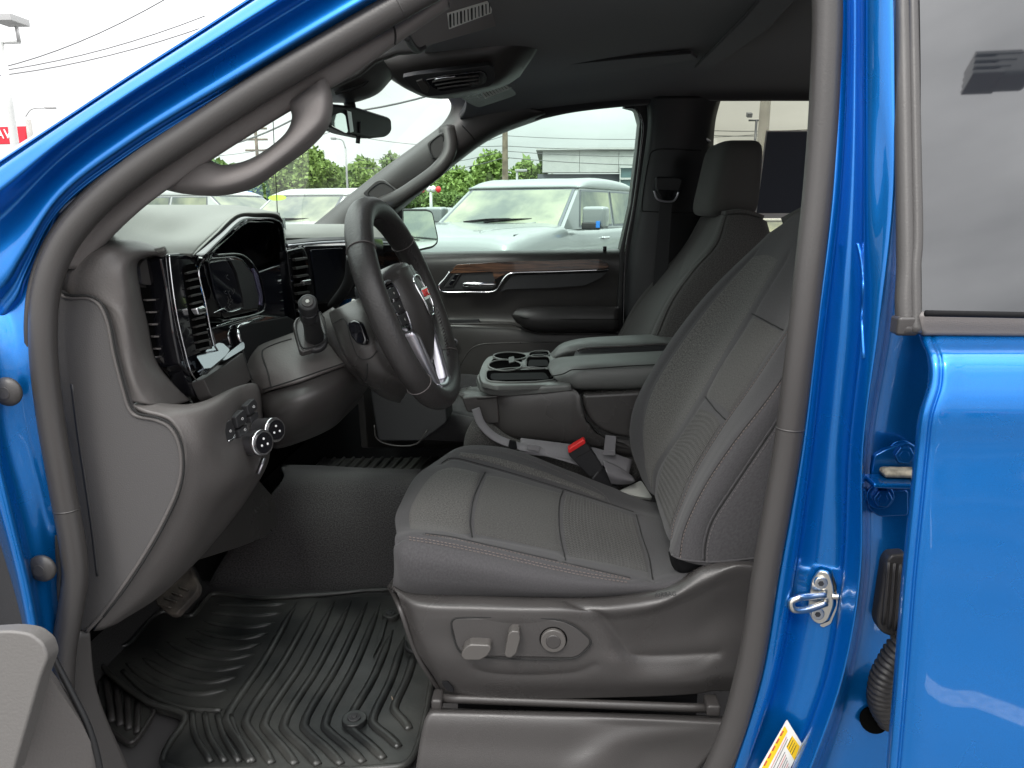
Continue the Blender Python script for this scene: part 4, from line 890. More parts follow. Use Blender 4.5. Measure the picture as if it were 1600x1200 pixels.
panel('belt_guide', [(1024, 276), (1062, 276), (1068, 282), (1062, 300), (1052, 308), (1032, 308), (1024, 298)], Pl(2.36), .03, 'plastic_dark', sb, .006, r=5, off=.0)
panel('slot', [(1027, 296), (1062, 298), (1056, 312), (1034, 312)], Pl(2.34), .01, 'gloss_black', sb, .003, r=3)
tube('guide_edge', [(1022, 298, 2.33), (1026, 310, 2.33), (1034, 314, 2.33), (1052, 314, 2.33), (1058, 306, 2.33), (1060, 300, 2.33)], .003, 'satin', sb)
panel('webbing', [(1032, 304), (1051, 305), (1044, 420), (1040, 560), (1012, 560), (1022, 420)], Pl(2.35), .0025, 'belt_black', sb, .0005)
# rear side window: dark frame, glass, label sheet
panel('rear_opening_trim', [(1085, 470), (1105, 330), (1100, 220), (1106, 180), (1120, 158), (1140, 152), (1400, 150), (1400, 120), (1080, 120), (1060, 200), (1060, 470)], Pl(2.47), .05, 'rubber_black', T_, .006)
line('opening_bead', [(1101, 215), (1110, 222)], Pl(2.44), .004, 'satin', T_, n=3)
frd = thing('far_rear_door', 'far rear door seen past the passenger seat with clear side window', 'vehicle door', tuple(P(1180, 380, 2.55)))
panel('window_glass', [(1085, 420), (1110, 140), (1500, 140), (1500, 420)], Pl((1085, 420, 2.60), (1500, 420, 2.60), (1300, 150, 2.50)), .004, 'glass_rear', frd, 0)
panel('door_card', [(1080, 374), (1500, 374), (1500, 760), (1080, 760)], Pl(2.50), .05, 'plastic_dark', frd, .008)
ls = thing('window_label', 'dark backed paper price sheet stuck inside the rear passenger window', 'price label', tuple(P(1220, 270, 2.5)))
lsp = Pl((1085, 420, 2.585), (1500, 420, 2.585), (1300, 150, 2.485))
panel('sheet', [(1197, 204), (1262, 204), (1262, 336), (1179, 336)], lsp, .0006, 'paper', ls, 0)
panel('printed_back', [(1199, 206), (1262, 206), (1262, 333), (1182, 333)], lsp, .0004, 'sticker_back', ls, 0, off=.0012)
panel('window_shade', [(1178, 334), (1300, 334), (1300, 341), (1177, 341)], lsp, .001, 'white', frd, 0, off=.0006)

# ================================================================== THE DASHBOARD
db = thing('dashboard', 'grey dashboard with gloss black instrument hood, vents and chrome trims', 'dashboard', tuple(P(330, 480, 1.3)))
# dark core behind everything, so no daylight comes through
box('core', (-.80, 1.74, 1.10), (.20, 1.52, .48), 'hole', db, .03)
# --- top pad over the near half, and the far top shelf
surf('top_pad', [
    [(150, 384, .93), (200, 392, .95), (262, 396, 1.0), (303, 397, 1.05)],
    [(158, 374, .95), (205, 380, .98), (262, 384, 1.02), (312, 386, 1.08)],
    [(180, 350, 1.02), (230, 358, 1.08), (285, 366, 1.14), (340, 358, 1.18)],
    [(206, 328, 1.12), (262, 336, 1.20), (315, 344, 1.26), (372, 334, 1.30)],
    [(218, 322, 1.22), (280, 323, 1.36), (345, 328, 1.42), (405, 333, 1.42)],
    [(232, 320, 1.32), (300, 320, 1.48), (370, 321, 1.54), (434, 332, 1.52)],
    [(240, 322, 1.45), (310, 322, 1.60), (380, 324, 1.66), (438, 336, 1.60)]], 'soft_pad', db, .012)
surf('brow', [
    [(300, 397, 1.05), (335, 364, 1.14), (368, 334, 1.25), (400, 331, 1.36), (434, 333, 1.50), (441, 342, 1.54)],
    [(302, 399, 1.045), (337, 366, 1.13), (370, 336, 1.24), (400, 333.5, 1.35), (434, 336, 1.48), (442, 345, 1.52)],
    [(306, 402, 1.06), (340, 370, 1.15), (372, 341, 1.26), (400, 338, 1.37), (432, 340, 1.50), (441, 350, 1.54)]], 'soft_pad', db, .003)
surf('far_top', [
    [(436, 372, 1.60), (500, 372, 1.75), (560, 372, 1.95), (610, 373, 2.2), (632, 386, 2.44)],
    [(438, 366, 1.62), (500, 364, 1.78), (560, 364, 2.0), (605, 364, 2.25), (630, 374, 2.44)],
    [(440, 356, 1.72), (500, 355, 1.85), (560, 355, 2.1), (600, 355, 2.3), (624, 362, 2.44)],
    [(440, 350, 1.85), (500, 350, 2.0), (560, 350, 2.2), (590, 350, 2.35), (610, 356, 2.44)]], 'soft_pad', db, .01)
surf('far_shelf', [
    [(445, 376, 1.60), (500, 371, 1.72), (560, 370, 1.9), (608, 374, 2.15)],
    [(446, 382, 1.58), (500, 376, 1.70), (560, 375, 1.88), (608, 379, 2.15)]], 'plastic_dark', db, .01)
line('satin_strip', [(447, 384), (500, 379), (560, 377), (606, 379)], Pl((450, 380, 1.56), (560, 378, 1.86), (500, 440, 1.68)), .0025, 'satin', db, off=.004)
panel('far_face', [(560, 380), (632, 388), (655, 460), (690, 560), (690, 700), (575, 700), (560, 500)], Pl((560, 372, 1.9), (660, 390, 2.42), (575, 600, 1.95)), .02, 'plastic_mid', db, .004)
# --- centre screen (gloss) and its vents
scp = Pl((478, 383, 1.60), (622, 383, 1.98), (500, 478, 1.64))
panel('centre_screen', [(476, 384), (628, 381), (628, 440), (598, 452), (545, 468), (513, 474), (488, 476)], scp, .02, 'gloss_black', db, .003, r=4)
panel('display', [(484, 390), (534, 387), (532, 432), (520, 452), (505, 470), (494, 470)], scp, .003, 'screen', db, .001, off=.003, r=3)
vp = Pl((450, 390, 1.52), (480, 386, 1.60), (462, 500, 1.53))
panel('vent_frame', [(449, 392), (474, 386), (481, 400), (486, 470), (478, 500), (464, 506), (458, 470)], vp, .02, 'gloss_black', db, .002, r=3)
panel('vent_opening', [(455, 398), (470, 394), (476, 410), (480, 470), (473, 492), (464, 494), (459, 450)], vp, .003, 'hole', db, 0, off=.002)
for k in range(7):
    y = 404+k*13.2; o = panel('vent_slat', [(455+k*.9, y), (474+k*.9, y-2.5), (475+k*.9, y+.8), (456+k*.9, y+4.2)], vp, .008, 'plastic_mid', db, .0006, off=.009)
panel('vent_knob', [(463, 438), (475, 436), (476, 444), (464, 446)], vp, .01, 'chrome', db, .002, off=.016)
vq = Pl((572, 372, 1.86), (592, 372, 1.93), (580, 440, 1.88))
panel('vent_frame', [(572, 372), (586, 372), (600, 440), (600, 452), (590, 452)], vq, .01, 'gloss_black', db, .002, off=.02)
panel('glove_pad', [(600, 392), (625, 392), (632, 430), (604, 440)], Pl(2.0), .01, 'screen', db, .002, off=.0)
line('glove_trim', [(600, 446), (624, 436), (650, 430)], Pl(1.98), .003, 'satin', db)
# --- instrument hood: gloss black tunnel
hood_pl = Pl((312, 405, 1.09), (440, 350, 1.50), (345, 560, 1.12))
surf('hood_face', [   # bright bevel round the hood opening
    [(302, 398, 1.05), (336, 366, 1.14), (370, 338, 1.25), (400, 337, 1.36), (433, 340, 1.50), (444, 352, 1.55), (452, 420, 1.56), (462, 480, 1.56)],
    [(318, 400, 1.045), (350, 368, 1.13), (379, 342, 1.235), (402, 341, 1.34), (432, 344, 1.48), (441, 354, 1.53), (449, 420, 1.54), (459, 480, 1.54)],
    [(322, 404, 1.07), (356, 372, 1.16), (384, 348, 1.26), (404, 346, 1.37), (428, 348, 1.49), (436, 358, 1.54), (444, 420, 1.55), (453, 480, 1.55)]], 'gloss_black', db, .002)
surf('hood_lining', [
    [(310, 418, 1.07), (322, 404, 1.07), (356, 372, 1.16), (384, 348, 1.26), (404, 346, 1.37), (428, 348, 1.49), (436, 358, 1.54), (444, 420, 1.55), (456, 490, 1.55)],
    [(318, 430, 1.16), (328, 416, 1.17), (352, 392, 1.24), (372, 372, 1.33), (392, 366, 1.43), (412, 366, 1.53), (420, 380, 1.57), (428, 425, 1.58), (442, 490, 1.58)],
    [(330, 450, 1.28), (340, 430, 1.28), (356, 410, 1.34), (372, 396, 1.42), (388, 392, 1.50), (402, 394, 1.56), (408, 404, 1.59), (414, 430, 1.60), (424, 490, 1.60)]], 'gloss_black', db, .004)
panel('hood_back', [(300, 400), (350, 360), (445, 340), (465, 500), (400, 520), (330, 560)], Pl((312, 405, 1.30), (440, 350, 1.68), (345, 560, 1.30)), .01, 'gloss_black', db, 0)
# instrument panel: round framed dial housing and second display
ip = Pl((318, 405, 1.10), (408, 400, 1.36), (330, 520, 1.12))
panel('dial_housing', [(318, 404), (366, 400), (378, 404), (398, 428), (407, 466), (406, 484), (350, 498), (336, 470), (322, 430)], ip, .04, 'gloss_black', db, .003, r=4)
panel('dial_screen', [(322, 410), (350, 405), (362, 425), (374, 468), (375, 482), (346, 490), (334, 465)], ip, .003, 'screen', db, .001, off=.004, r=3)
panel('dial_shade', [(356, 406), (372, 406), (392, 428), (401, 465), (400, 480), (378, 484), (376, 466), (366, 425)], ip, .004, 'plastic_dark', db, .001, off=.004, r=3)
panel('light_strip', [(390, 419), (396, 419), (406, 464), (405, 477), (401, 476), (401, 462)], ip, .005, 'lavender', db, .001, off=.006)
line('dial_rim', [(322, 399), (368, 397), (380, 403), (398, 426), (408, 466), (407, 484), (394, 491), (342, 502)], ip, .002, 'gloss_black', db, off=.006, n=4)
line('trim_line', [(329, 488), (344, 482), (352, 487), (374, 481)], ip, .0009, 'chrome', db, off=.006, n=4)
line('trim_line', [(333, 509), (360, 500), (395, 492)], ip, .0009, 'chrome', db, off=.006, n=4)
rr = random.Random(4)
for k in range(14):   # faint dust and scratches of the film on the dial
    x, y = 352+rr.gauss(0, 5), 462+rr.gauss(0, 13); line('film_scratch', [(x, y), (x+rr.uniform(-3, 3), y+rr.uniform(2, 6)), (x+rr.uniform(-2, 3), y+rr.uniform(5, 9))], ip, .00035, 'plastic_mid', db, off=.0052, n=2)
sp2 = Pl((404, 424, 1.40), (450, 408, 1.54), (410, 500, 1.40))
panel('side_display', [(400, 426), (446, 410), (458, 470), (450, 498), (404, 490)], sp2, .01, 'screen', db, .002)
panel('lower_gloss', [(330, 512), (404, 492), (455, 496), (458, 520), (380, 560), (345, 560)], Pl((330, 512, 1.12), (455, 496, 1.54), (345, 560, 1.12)), .01, 'gloss_black', db, .002)
# --- near gloss vent panel with chrome edge
np_ = Pl((262, 402, .985), (311, 397, 1.075), (300, 575, 1.0))
panel('vent_panel', [(252, 402), (262, 396), (308, 394), (313, 402), (311, 412), (304, 424), (318, 490), (334, 545), (318, 566), (300, 590), (282, 570), (272, 520), (262, 450)], np_, .03, 'gloss_black', db, .004, r=4)
line('chrome_edge', [(262, 399), (264, 420), (272, 480), (286, 545), (298, 585), (316, 606), (348, 632)], np_, .0011, 'chrome', db, off=.002)
line('chrome_edge', [(302, 396), (312, 398), (313, 404), (306, 420), (316, 470), (330, 538), (336, 548)], np_, .0014, 'chrome', db, off=.004)
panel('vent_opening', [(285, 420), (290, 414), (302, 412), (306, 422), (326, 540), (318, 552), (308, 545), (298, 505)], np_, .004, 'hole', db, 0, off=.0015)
for k in range(11):
    y = 420+k*12; x = 286+k*1.9
    if k == 5: continue
    panel('vent_slat', [(x, y+7), (x+6, y+4.2), (x+17, y+2), (x+17.5, y+5), (x+7, y+7.4), (x+1, y+9)], np_, .012, 'plastic_mid', db, .0005, off=.006)
panel('vent_knob', [(295, 482), (306, 478), (311, 482), (311, 490), (299, 494)], np_, .012, 'chrome', db, .003, off=.012)
# --- grey end cap with the side vent
surf('end_cap', [
    [(98, 398, 1.0), (132, 378, 1.0), (172, 372, 1.0), (215, 376, 1.0), (262, 390, 1.03)],
    [(96, 404, .93), (134, 384, .92), (174, 379, .93), (215, 381, .95), (262, 392, .99)],
    [(93, 416, .885), (127, 396, .872), (170, 390, .872), (208, 391, .90), (257, 396, .97)],
    [(90, 432, .872), (120, 425, .862), (160, 420, .862), (192, 416, .872), (217, 408, .93)],
    [(95, 454, .872), (130, 458, .862), (166, 460, .862), (197, 458, .872), (220, 455, .935)],
    [(158, 482, .866), (178, 490, .864), (192, 495, .866), (208, 500, .882), (231, 505, .95)],
    [(180, 545, .866), (195, 550, .866), (207, 555, .872), (224, 560, .892), (245, 565, .955)],
    [(195, 598, .866), (210, 600, .866), (225, 603, .878), (247, 604, .905), (275, 604, .965)],
    [(205, 628, .866), (225, 631, .870), (243, 633, .882), (265, 634, .92), (298, 626, 1.0)]], 'dash_grey', db, .008, keep='cap')
line('pad_edge', [(222, 399), (240, 393), (258, 389)], Pl(.955), .0035, 'soft_pad', db, off=.0)
sv = Pl((222, 450, .955), (262, 450, 1.0), (245, 560, .965))
panel('vent_cheek', [(244, 438), (251, 442), (262, 472), (276, 545), (285, 578), (300, 611), (297, 621), (288, 618), (270, 592), (256, 572), (244, 560), (263, 555), (269, 546), (262, 505), (254, 462)], sv, .01, 'plastic_mid', db, .002, r=2, off=.005)
panel('vent_cheek', [(240, 424), (250, 414), (257, 398), (262, 402), (258, 420), (253, 440), (243, 440)], sv, .01, 'plastic', db, .002, r=2, off=.005)
panel('vent_housing', [(216, 412), (224, 402), (256, 394), (258, 400), (250, 415), (244, 425), (246, 440), (262, 470), (275, 540), (268, 560), (262, 580), (300, 625), (286, 622), (262, 598), (245, 560), (225, 460)], sv, .03, 'plastic_mid', db, .003, r=3, off=-.008)
panel('vent_upper', [(219, 414), (226, 405), (254, 397), (248, 412), (240, 422), (238, 436), (243, 446), (222, 444)], sv, .01, 'plastic', db, .003, off=.0, r=3)
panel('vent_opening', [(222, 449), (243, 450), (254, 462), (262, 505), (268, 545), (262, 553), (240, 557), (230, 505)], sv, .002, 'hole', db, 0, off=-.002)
for k in range(5):
    y = 467+k*19; panel('vent_slat', [(225+k*3.8, y+.6), (247+k*3.4, y), (248+k*3.4, y+2.4), (226+k*3.8, y+3.4)], sv, .006, 'trim_taupe', db, .0006, off=.004)
line('vent_edge', [(240, 558), (262, 556), (268, 548), (262, 506), (255, 462)], sv, .0016, 'plastic', db, off=.002, n=4)
panel('bezel_step', [(252, 420), (256, 404), (262, 400), (270, 470), (284, 560), (300, 600), (345, 633), (330, 633), (300, 618), (282, 580), (268, 520), (260, 450)], Pl((250, 430, .985), (268, 470, 1.0), (300, 610, 1.0)), .02, 'gloss_black', db, .002, r=3, off=.002)
# --- chrome winglet under the cluster
cp = Pl((300, 570, 1.0), (375, 545, 1.18), (315, 586, .99))
panel('chrome_wing', [(299, 567), (334, 545), (342, 546), (353, 556), (346, 566), (322, 586), (312, 587)], cp, .012, 'dark_chrome', db, .003, off=.012, r=2)
panel('chrome_wing', [(352, 557), (376, 538), (379, 541), (379, 549), (350, 567), (342, 568)], cp, .010, 'dark_chrome', db, .003, off=.006, r=2)
tube('chrome_trim', [(377, 540, 1.20), (372, 522, 1.20), (371, 514, 1.21), (375, 509, 1.22), (386, 505, 1.25), (400, 500, 1.32), (412, 496, 1.38)], .0032, 'chrome', db)
panel('column_shroud_side', [(372, 512), (388, 505), (450, 494), (470, 505), (470, 535), (410, 560), (392, 592), (380, 545)], Pl((375, 512, 1.21), (460, 495, 1.42), (385, 590, 1.18)), .02, 'matt_black', db, .003)
panel('lower_trim', [(318, 592), (352, 570), (380, 550), (388, 575), (392, 594), (368, 612), (345, 632), (330, 618)], Pl((318, 592, 1.0), (392, 560, 1.17), (345, 632, 1.02)), .02, 'plastic_mid', db, .004, r=3)
line('trim_gap', [(379, 548), (386, 572), (394, 594)], Pl((318, 592, 1.0), (392, 560, 1.17), (345, 632, 1.02)), .0014, 'seam', db, off=.0)
# --- knee bolster round the column (two skins with a joint)
surf('knee_upper', [
    [(380, 560, 1.25), (405, 540, 1.25), (440, 526, 1.27), (490, 508, 1.33), (540, 488, 1.42), (590, 480, 1.5)],
    [(384, 570, 1.20), (410, 552, 1.18), (445, 538, 1.20), (495, 520, 1.24), (545, 500, 1.34), (595, 492, 1.45)],
    [(390, 590, 1.17), (414, 580, 1.15), (455, 570, 1.15), (505, 552, 1.19), (545, 540, 1.27), (590, 530, 1.38)],
    [(404, 618, 1.17), (420, 610, 1.14), (465, 596, 1.13), (515, 578, 1.17), (560, 562, 1.24), (600, 560, 1.36)]], 'dash_grey', db, .006, keep='knee_u')
surf('knee_lower', [
    [(400, 616, 1.18), (420, 612, 1.15), (465, 598, 1.14), (515, 580, 1.18), (560, 565, 1.25), (590, 570, 1.34)],
    [(408, 645, 1.17), (424, 640, 1.13), (470, 626, 1.12), (518, 608, 1.16), (558, 590, 1.24), (585, 590, 1.34)],
    [(418, 672, 1.18), (430, 670, 1.14), (475, 656, 1.14), (520, 638, 1.19), (550, 618, 1.27), (575, 605, 1.38)],
    [(420, 692, 1.22), (436, 690, 1.18), (480, 674, 1.18), (520, 656, 1.24), (540, 640, 1.33), (560, 625, 1.45)],
    [(422, 700, 1.35), (440, 700, 1.32), (485, 685, 1.32), (520, 668, 1.38), (540, 650, 1.45), (560, 630, 1.6)]], 'plastic_mid', db, .006)
line('joint', [(411, 609), (460, 594), (515, 575), (566, 558)], 'knee_u', .0012, 'seam', db, off=.0005)
line('joint', [(424, 605), (418, 580), (410, 555), (411, 548), (430, 538), (456, 530)], 'knee_u', .0014, 'seam', db, off=.0003, n=4)

panel('centre_stack', [(575, 590), (690, 560), (700, 660), (660, 690), (590, 690)], Pl(1.75), .1, 'plastic_dark', db, .01, r=6)
line('stack_trim', [(585, 664), (588, 684), (605, 694), (650, 694), (668, 672)], Pl(1.74), .002, 'plastic', db, n=4)
# --- switch panel and the long lower edge of the dash
surf('lower_edge', [
    [(207, 632, .866), (225, 640, .862), (262, 652, .860), (283, 680, .860), (289, 722, .860), (283, 765, .862), (262, 812, .866), (230, 865, .868), (190, 925, .870), (146, 986, .872)],
    [(215, 628, .880), (250, 632, .885), (300, 648, .885), (318, 690, .885), (318, 730, .885), (308, 775, .882), (282, 825, .880), (246, 880, .878), (206, 930, .878), (160, 984, .878)],
    [(240, 631, .95), (290, 632, .95), (338, 630, .95), (352, 690, .96), (360, 745, .94), (330, 790, .92), (300, 845, .91), (266, 888, .90), (222, 934, .89), (170, 980, .885)],
    [(250, 634, 1.05), (320, 628, 1.02), (372, 607, 1.08), (385, 660, 1.08), (388, 738, 1.04), (352, 790, 1.0), (318, 845, .97), (282, 895, .95), (235, 936, .93), (180, 976, .91)],
    [(260, 640, 1.15), (340, 622, 1.12), (398, 599, 1.15), (410, 655, 1.15), (414, 712, 1.14), (380, 775, 1.1), (335, 840, 1.05), (292, 892, 1.02), (245, 935, .98), (190, 970, .95)],
    [(270, 650, 1.3), (350, 640, 1.3), (403, 604, 1.22), (416, 655, 1.22), (421, 715, 1.22), (390, 775, 1.2), (345, 835, 1.15), (300, 885, 1.12), (255, 925, 1.08), (195, 960, 1.05)]], 'dash_grey', db, .006, keep='low')
wp = Pl((340, 670, .965), (395, 625, 1.08), (375, 720, 1.01))
panel('switch', [(338, 664), (350, 656), (356, 668), (358, 686), (346, 692)], wp, .01, 'plastic_dark', db, .002, off=.010, r=2)
panel('switch', [(358, 652), (371, 640), (375, 648), (376, 660), (362, 670)], wp, .01, 'plastic_dark', db, .002, off=.010, r=2)
panel('switch', [(376, 634), (388, 623), (392, 630), (393, 640), (380, 650)], wp, .01, 'plastic_dark', db, .002, off=.010, r=2)
panel('switch', [(363, 673), (377, 663), (379, 674), (366, 686)], wp, .01, 'plastic_dark', db, .002, off=.009, r=2)
panel('switch', [(382, 652), (394, 643), (396, 652), (385, 662)], wp, .01, 'plastic_dark', db, .002, off=.009, r=2)
for c in ((348, 674), (367, 655), (385, 636), (371, 672)):
    line('symbol', [(c[0]-1.5, c[1]+1), (c[0], c[1]-2), (c[0]+1.5, c[1]), (c[0], c[1]+2)], wp, .0004, 'white', db, off=.0115, closed=True, n=2, nn=4)
line('switch_rim', [(346, 690), (354, 686), (356, 681)], wp, .0014, 'chrome', db, off=.010)
for c in ((387, 693), (407, 673)):
    n_ = Vector((.86, -.48, .16)).normalized(); q = wp.hit(*c, .022)
    kb = disc('knob', q, n_, .0182, .034, 'satin', db, .002, 32); disc('knob_ring', q+n_*.003, n_, .0194, .006, 'chrome', kb, .002, 32); disc('knob_face', q+n_*.005, n_, .0155, .003, 'gloss_black', kb, .001, 28)
    for k in range(3):
        u = n_.cross(Vector((0, 0, 1))).normalized(); v = u.cross(n_); disc('symbol', q+n_*.0056+u*.006*sin(k*2.1)+v*.006*cos(k*2.1), n_, .0018, .0004, 'white', kb, 0, 8)
line('lever', [(409, 716), (404, 728), (400, 738)], 'low', .003, 'satin', db, off=.004)
line('joint', [(430, 690), (412, 708), (404, 730)], 'low', .001, 'seam', db)
# --- fuse side cover with its rolled lip
fc = [(82, 453), (92, 454), (104, 463), (138, 464), (156, 474), (170, 502), (180, 552), (194, 606), (204, 638), (213, 648), (246, 655), (266, 665), (281, 690), (285, 728), (279, 762), (262, 802), (235, 852), (196, 912), (160, 960), (132, 988), (124, 985), (128, 930), (118, 860), (102, 770), (90, 680), (84, 600), (80, 520)]
panel('side_cover', [(72, 450)]+fc[:-3]+[(100, 990), (84, 800), (74, 600)], Pl(.8585), .012, 'cover_grey', T_, .003)
line('cover_lip', [(82, 454), (92, 455), (103, 464), (138, 465), (155, 474), (169, 502), (179, 552), (193, 606), (203, 638), (212, 648), (246, 656), (265, 666), (280, 690), (285, 728), (279, 762), (262, 802), (235, 852), (196, 912), (160, 960), (136, 986)], Pl(.860), .0028, 'dash_grey', T_, off=.0015, n=6, nn=8)
line('cover_gap', [(99, 456), (112, 461), (142, 462), (160, 472), (173, 500), (183, 550), (197, 604), (207, 634), (216, 644), (250, 652), (270, 663), (285, 690), (289, 728), (283, 764), (265, 806), (238, 856), (199, 916), (164, 962)], Pl(.858), .0014, 'seam', T_, off=.003, n=6)
line('cover_crease', [(112, 600), (122, 680), (134, 760), (144, 830), (152, 900)], Pl(.8585), .0022, 'plastic_dark', T_, off=-.0010)
line('cap_joint', [(212, 633), (240, 635), (266, 636), (286, 634), (299, 628), (306, 620)], Pl(.866), .0014, 'seam', T_, off=.0) if False else None
surf('sill_cover', [[(84, 1000, .84), (92, 1080, .84), (100, 1260, .84)], [(105, 985, .85), (110, 1080, .85), (120, 1260, .85)], [(122, 986, .858), (130, 1100, .858), (160, 1260, .858)], [(140, 984, .866), (150, 1060, .87), (166, 1130, .88), (225, 1260, .90)][0:1]+[(152, 1080, .87), (215, 1230, .89)]], 'plastic_mid', T_, .004)
# --- under the dash: duct, clip, brake pedal
panel('duct', [(300, 878), (312, 840), (330, 800), (400, 745), (430, 780), (434, 822), (412, 840), (370, 856)], Pl((300, 878, 1.2), (430, 780, 1.55), (430, 840, 1.5)), .02, 'plastic', db, .008, r=8)
box('clip', P(323, 836, 1.06), (.006, .006, .010), 'white', db, .001)
bp = thing('brake_pedal', 'worn rubber brake pedal on its metal arm above the floor mat', 'pedal', tuple(P(275, 930, 1.22)))
bpl = Pl((244, 935, 1.20), (292, 885, 1.24), (276, 962, 1.16))
panel('pad', [(243, 934), (288, 882), (296, 882), (312, 915), (310, 926), (276, 962), (266, 962), (246, 945)], bpl, .014, 'pedal', bp, .003, off=.004, r=4)
for k in range(4): line('tread', [(250+k*11, 939-k*9+8), (270+k*9, 930-k*9+22)], bpl, .0016, 'pedal', bp, off=.006, n=4)
tube('arm', [(290, 905, 1.26), (280, 870, 1.35), (285, 800, 1.45)], .011, 'plastic_dark', bp); tube('return_rod', [(228, 921, 1.2), (242, 921, 1.22)], .002, 'chrome', bp, sm=1)

# ================================================================== STEERING COLUMN AND WHEEL
WC = Vector((-.2426, 1.275, 1.3645)); a_, b_ = radians(21.35), radians(-2)
WN = Vector((cos(a_)*cos(b_), sin(b_), sin(a_))).normalized(); WS = Vector((0, 0, 1)).cross(WN).normalized(); WU = WN.cross(WS)   # WS points to the far side
def WP(s, u, n=0): return WC+WS*s+WU*u+WN*n
co_ = thing('steering_column', 'grey steering column shroud with shift lever and paddle', 'steering column', tuple(WC-WN*.12))
surf('shroud', [
    [(512, 496, 1.34), (520, 512, 1.30), (540, 555, 1.26), (568, 598, 1.26), (600, 622, 1.28), (625, 630, 1.32)],
    [(514, 488, 1.24), (524, 510, 1.20), (545, 560, 1.17), (576, 596, 1.18), (608, 614, 1.22), (630, 622, 1.26)],
    [(530, 480, 1.20), (545, 500, 1.17), (565, 545, 1.15), (598, 584, 1.16), (625, 602, 1.2), (640, 612, 1.24)],
    [(560, 466, 1.22), (575, 490, 1.18), (592, 535, 1.16), (620, 575, 1.18), (650, 605, 1.22), (665, 625, 1.26)],
    [(585, 462, 1.30), (600, 485, 1.27), (612, 530, 1.25), (632, 565, 1.26), (660, 590, 1.28), (670, 600, 1.3)],
    [(600, 462, 1.4), (612, 485, 1.38), (624, 530, 1.36), (640, 560, 1.36), (665, 580, 1.36), (674, 590, 1.38)]], 'plastic', co_, .005, keep='shr')
surf('shroud_neck', [
    [(470, 520, 1.35), (500, 545, 1.28), (535, 585, 1.24), (575, 605, 1.28)], [(480, 505, 1.25), (512, 530, 1.22), (550, 572, 1.2), (590, 596, 1.25)], [(520, 480, 1.25), (545, 500, 1.22), (580, 560, 1.22), (625, 600, 1.26)]], 'plastic_mid', co_, .005)
line('joint', [(515, 500), (528, 540), (545, 575), (562, 600), (572, 592), (574, 568)], 'shr', .0012, 'seam', co_, n=5)
line('joint', [(520, 506), (538, 498), (548, 530), (562, 560), (578, 560), (590, 548)], 'shr', .001, 'seam', co_, n=4)
panel('paddle', [(545, 506), (556, 500), (566, 504), (576, 532), (572, 540), (560, 538), (550, 525)], Pl((545, 506, 1.155), (566, 500, 1.15), (560, 540, 1.14)), .012, 'gloss_black', co_, .003, r=4, off=.006)
# shift lever
panel('lever_plate', [(457, 510), (462, 500), (500, 490), (512, 530), (509, 542), (474, 554), (468, 552)], Pl((457, 510, 1.17), (510, 500, 1.20), (474, 554, 1.135)), .012, 'plastic', co_, .004, off=.006, r=5)
line('plate_gap', [(462, 512), (467, 503), (500, 493), (509, 530), (506, 539), (476, 550), (470, 546)], Pl((457, 510, 1.17), (510, 500, 1.20), (474, 554, 1.135)), .0012, 'seam', co_, off=.009, closed=True, n=3)
sl = thing('shift_lever', 'black shift lever with a round end button left of the steering wheel', 'shift lever', tuple(P(485, 500, 1.12)))
tube('shaft', [(492, 532, 1.17), (488, 510, 1.13), (484, 492, 1.105)], .0145, 'rubber_black', sl, n=16, scale=[1.1, .9, .95])
disc('boot', P(491, 530, 1.155), (.2, -.6, .6), .021, .012, 'rubber_black', sl, .004)
tube('grip', [(484, 497, 1.11), (482, 484, 1.095), (480.5, 473, 1.085)], .0138, 'rubber_black', sl, n=18)
tube('grip_ring', [(482.6, 487, 1.10), (482, 483, 1.094)], .0146, 'gloss_black', sl, n=18, sm=1)
ed = (P(480.5, 473, 1.085)-P(484, 497, 1.11)).normalized(); ef = (ed+Vector((0, -.7, .2))).normalized()
disc('end_cap', P(480.5, 471.5, 1.083), ef, .0135, .007, 'rubber_black', sl, .003); disc('button', P(480.3, 470.6, 1.081), ef, .0085, .004, 'plastic_mid', sl, .001); disc('button_mark', P(480.2, 470.2, 1.0802), ef, .003, .001, 'label_grey', sl, 0, 6)
tl_ = thing('turn_lever', 'thin black turn lever on the column behind the steering wheel rim', 'turn lever', tuple(P(570, 475, 1.3)))
tube('stalk', [(520, 478, 1.5), (545, 440, 1.45), (550, 400, 1.42)], .009, 'rubber_black', tl_, r2=.012); tube('stalk_lines', [(552, 470, 1.25), (566, 482, 1.22), (582, 498, 1.2)], .0035, 'label_grey', tl_)
# wheel rim
sw = thing('steering_wheel', 'black leather steering wheel with stitched rim and silver lower spoke', 'steering wheel', tuple(WC))
NR = 96
def rimR(t):   # slightly squared and flat at the foot
    c, s_ = cos(t), sin(t); r = .170
    return r*(1+.015*abs(sin(2*t))) * (1-.025*max(0, -s_)**3)
rim = [WP(rimR(2*pi*i/NR)*cos(2*pi*i/NR), rimR(2*pi*i/NR)*sin(2*pi*i/NR), 0) for i in range(NR)]
rup = np.array([tuple(WN) for _ in rim])
def thick(t): return 1+.10*max(0, cos((t-radians(60))))**4+.10*max(0, cos((t-radians(120))))**4
G = sweep([tuple(x) for x in rim], [(.0190*cos(a)+0, .0205*sin(a)) for a in [2*pi*i/20 for i in range(20)]], rup, True)
for i in range(NR):
    c = np.array(rim[i]); G[i] = c+(G[i]-c)*(thick(2*pi*i/NR)*(1-.035*sum(math.exp(-((((2*pi*i/NR)-q+pi) % (2*pi)-pi)/.03)**2) for q in map(radians, (38, 142, 222, 318)))))
sweptmesh('rim', G, 'leather', sw, True)
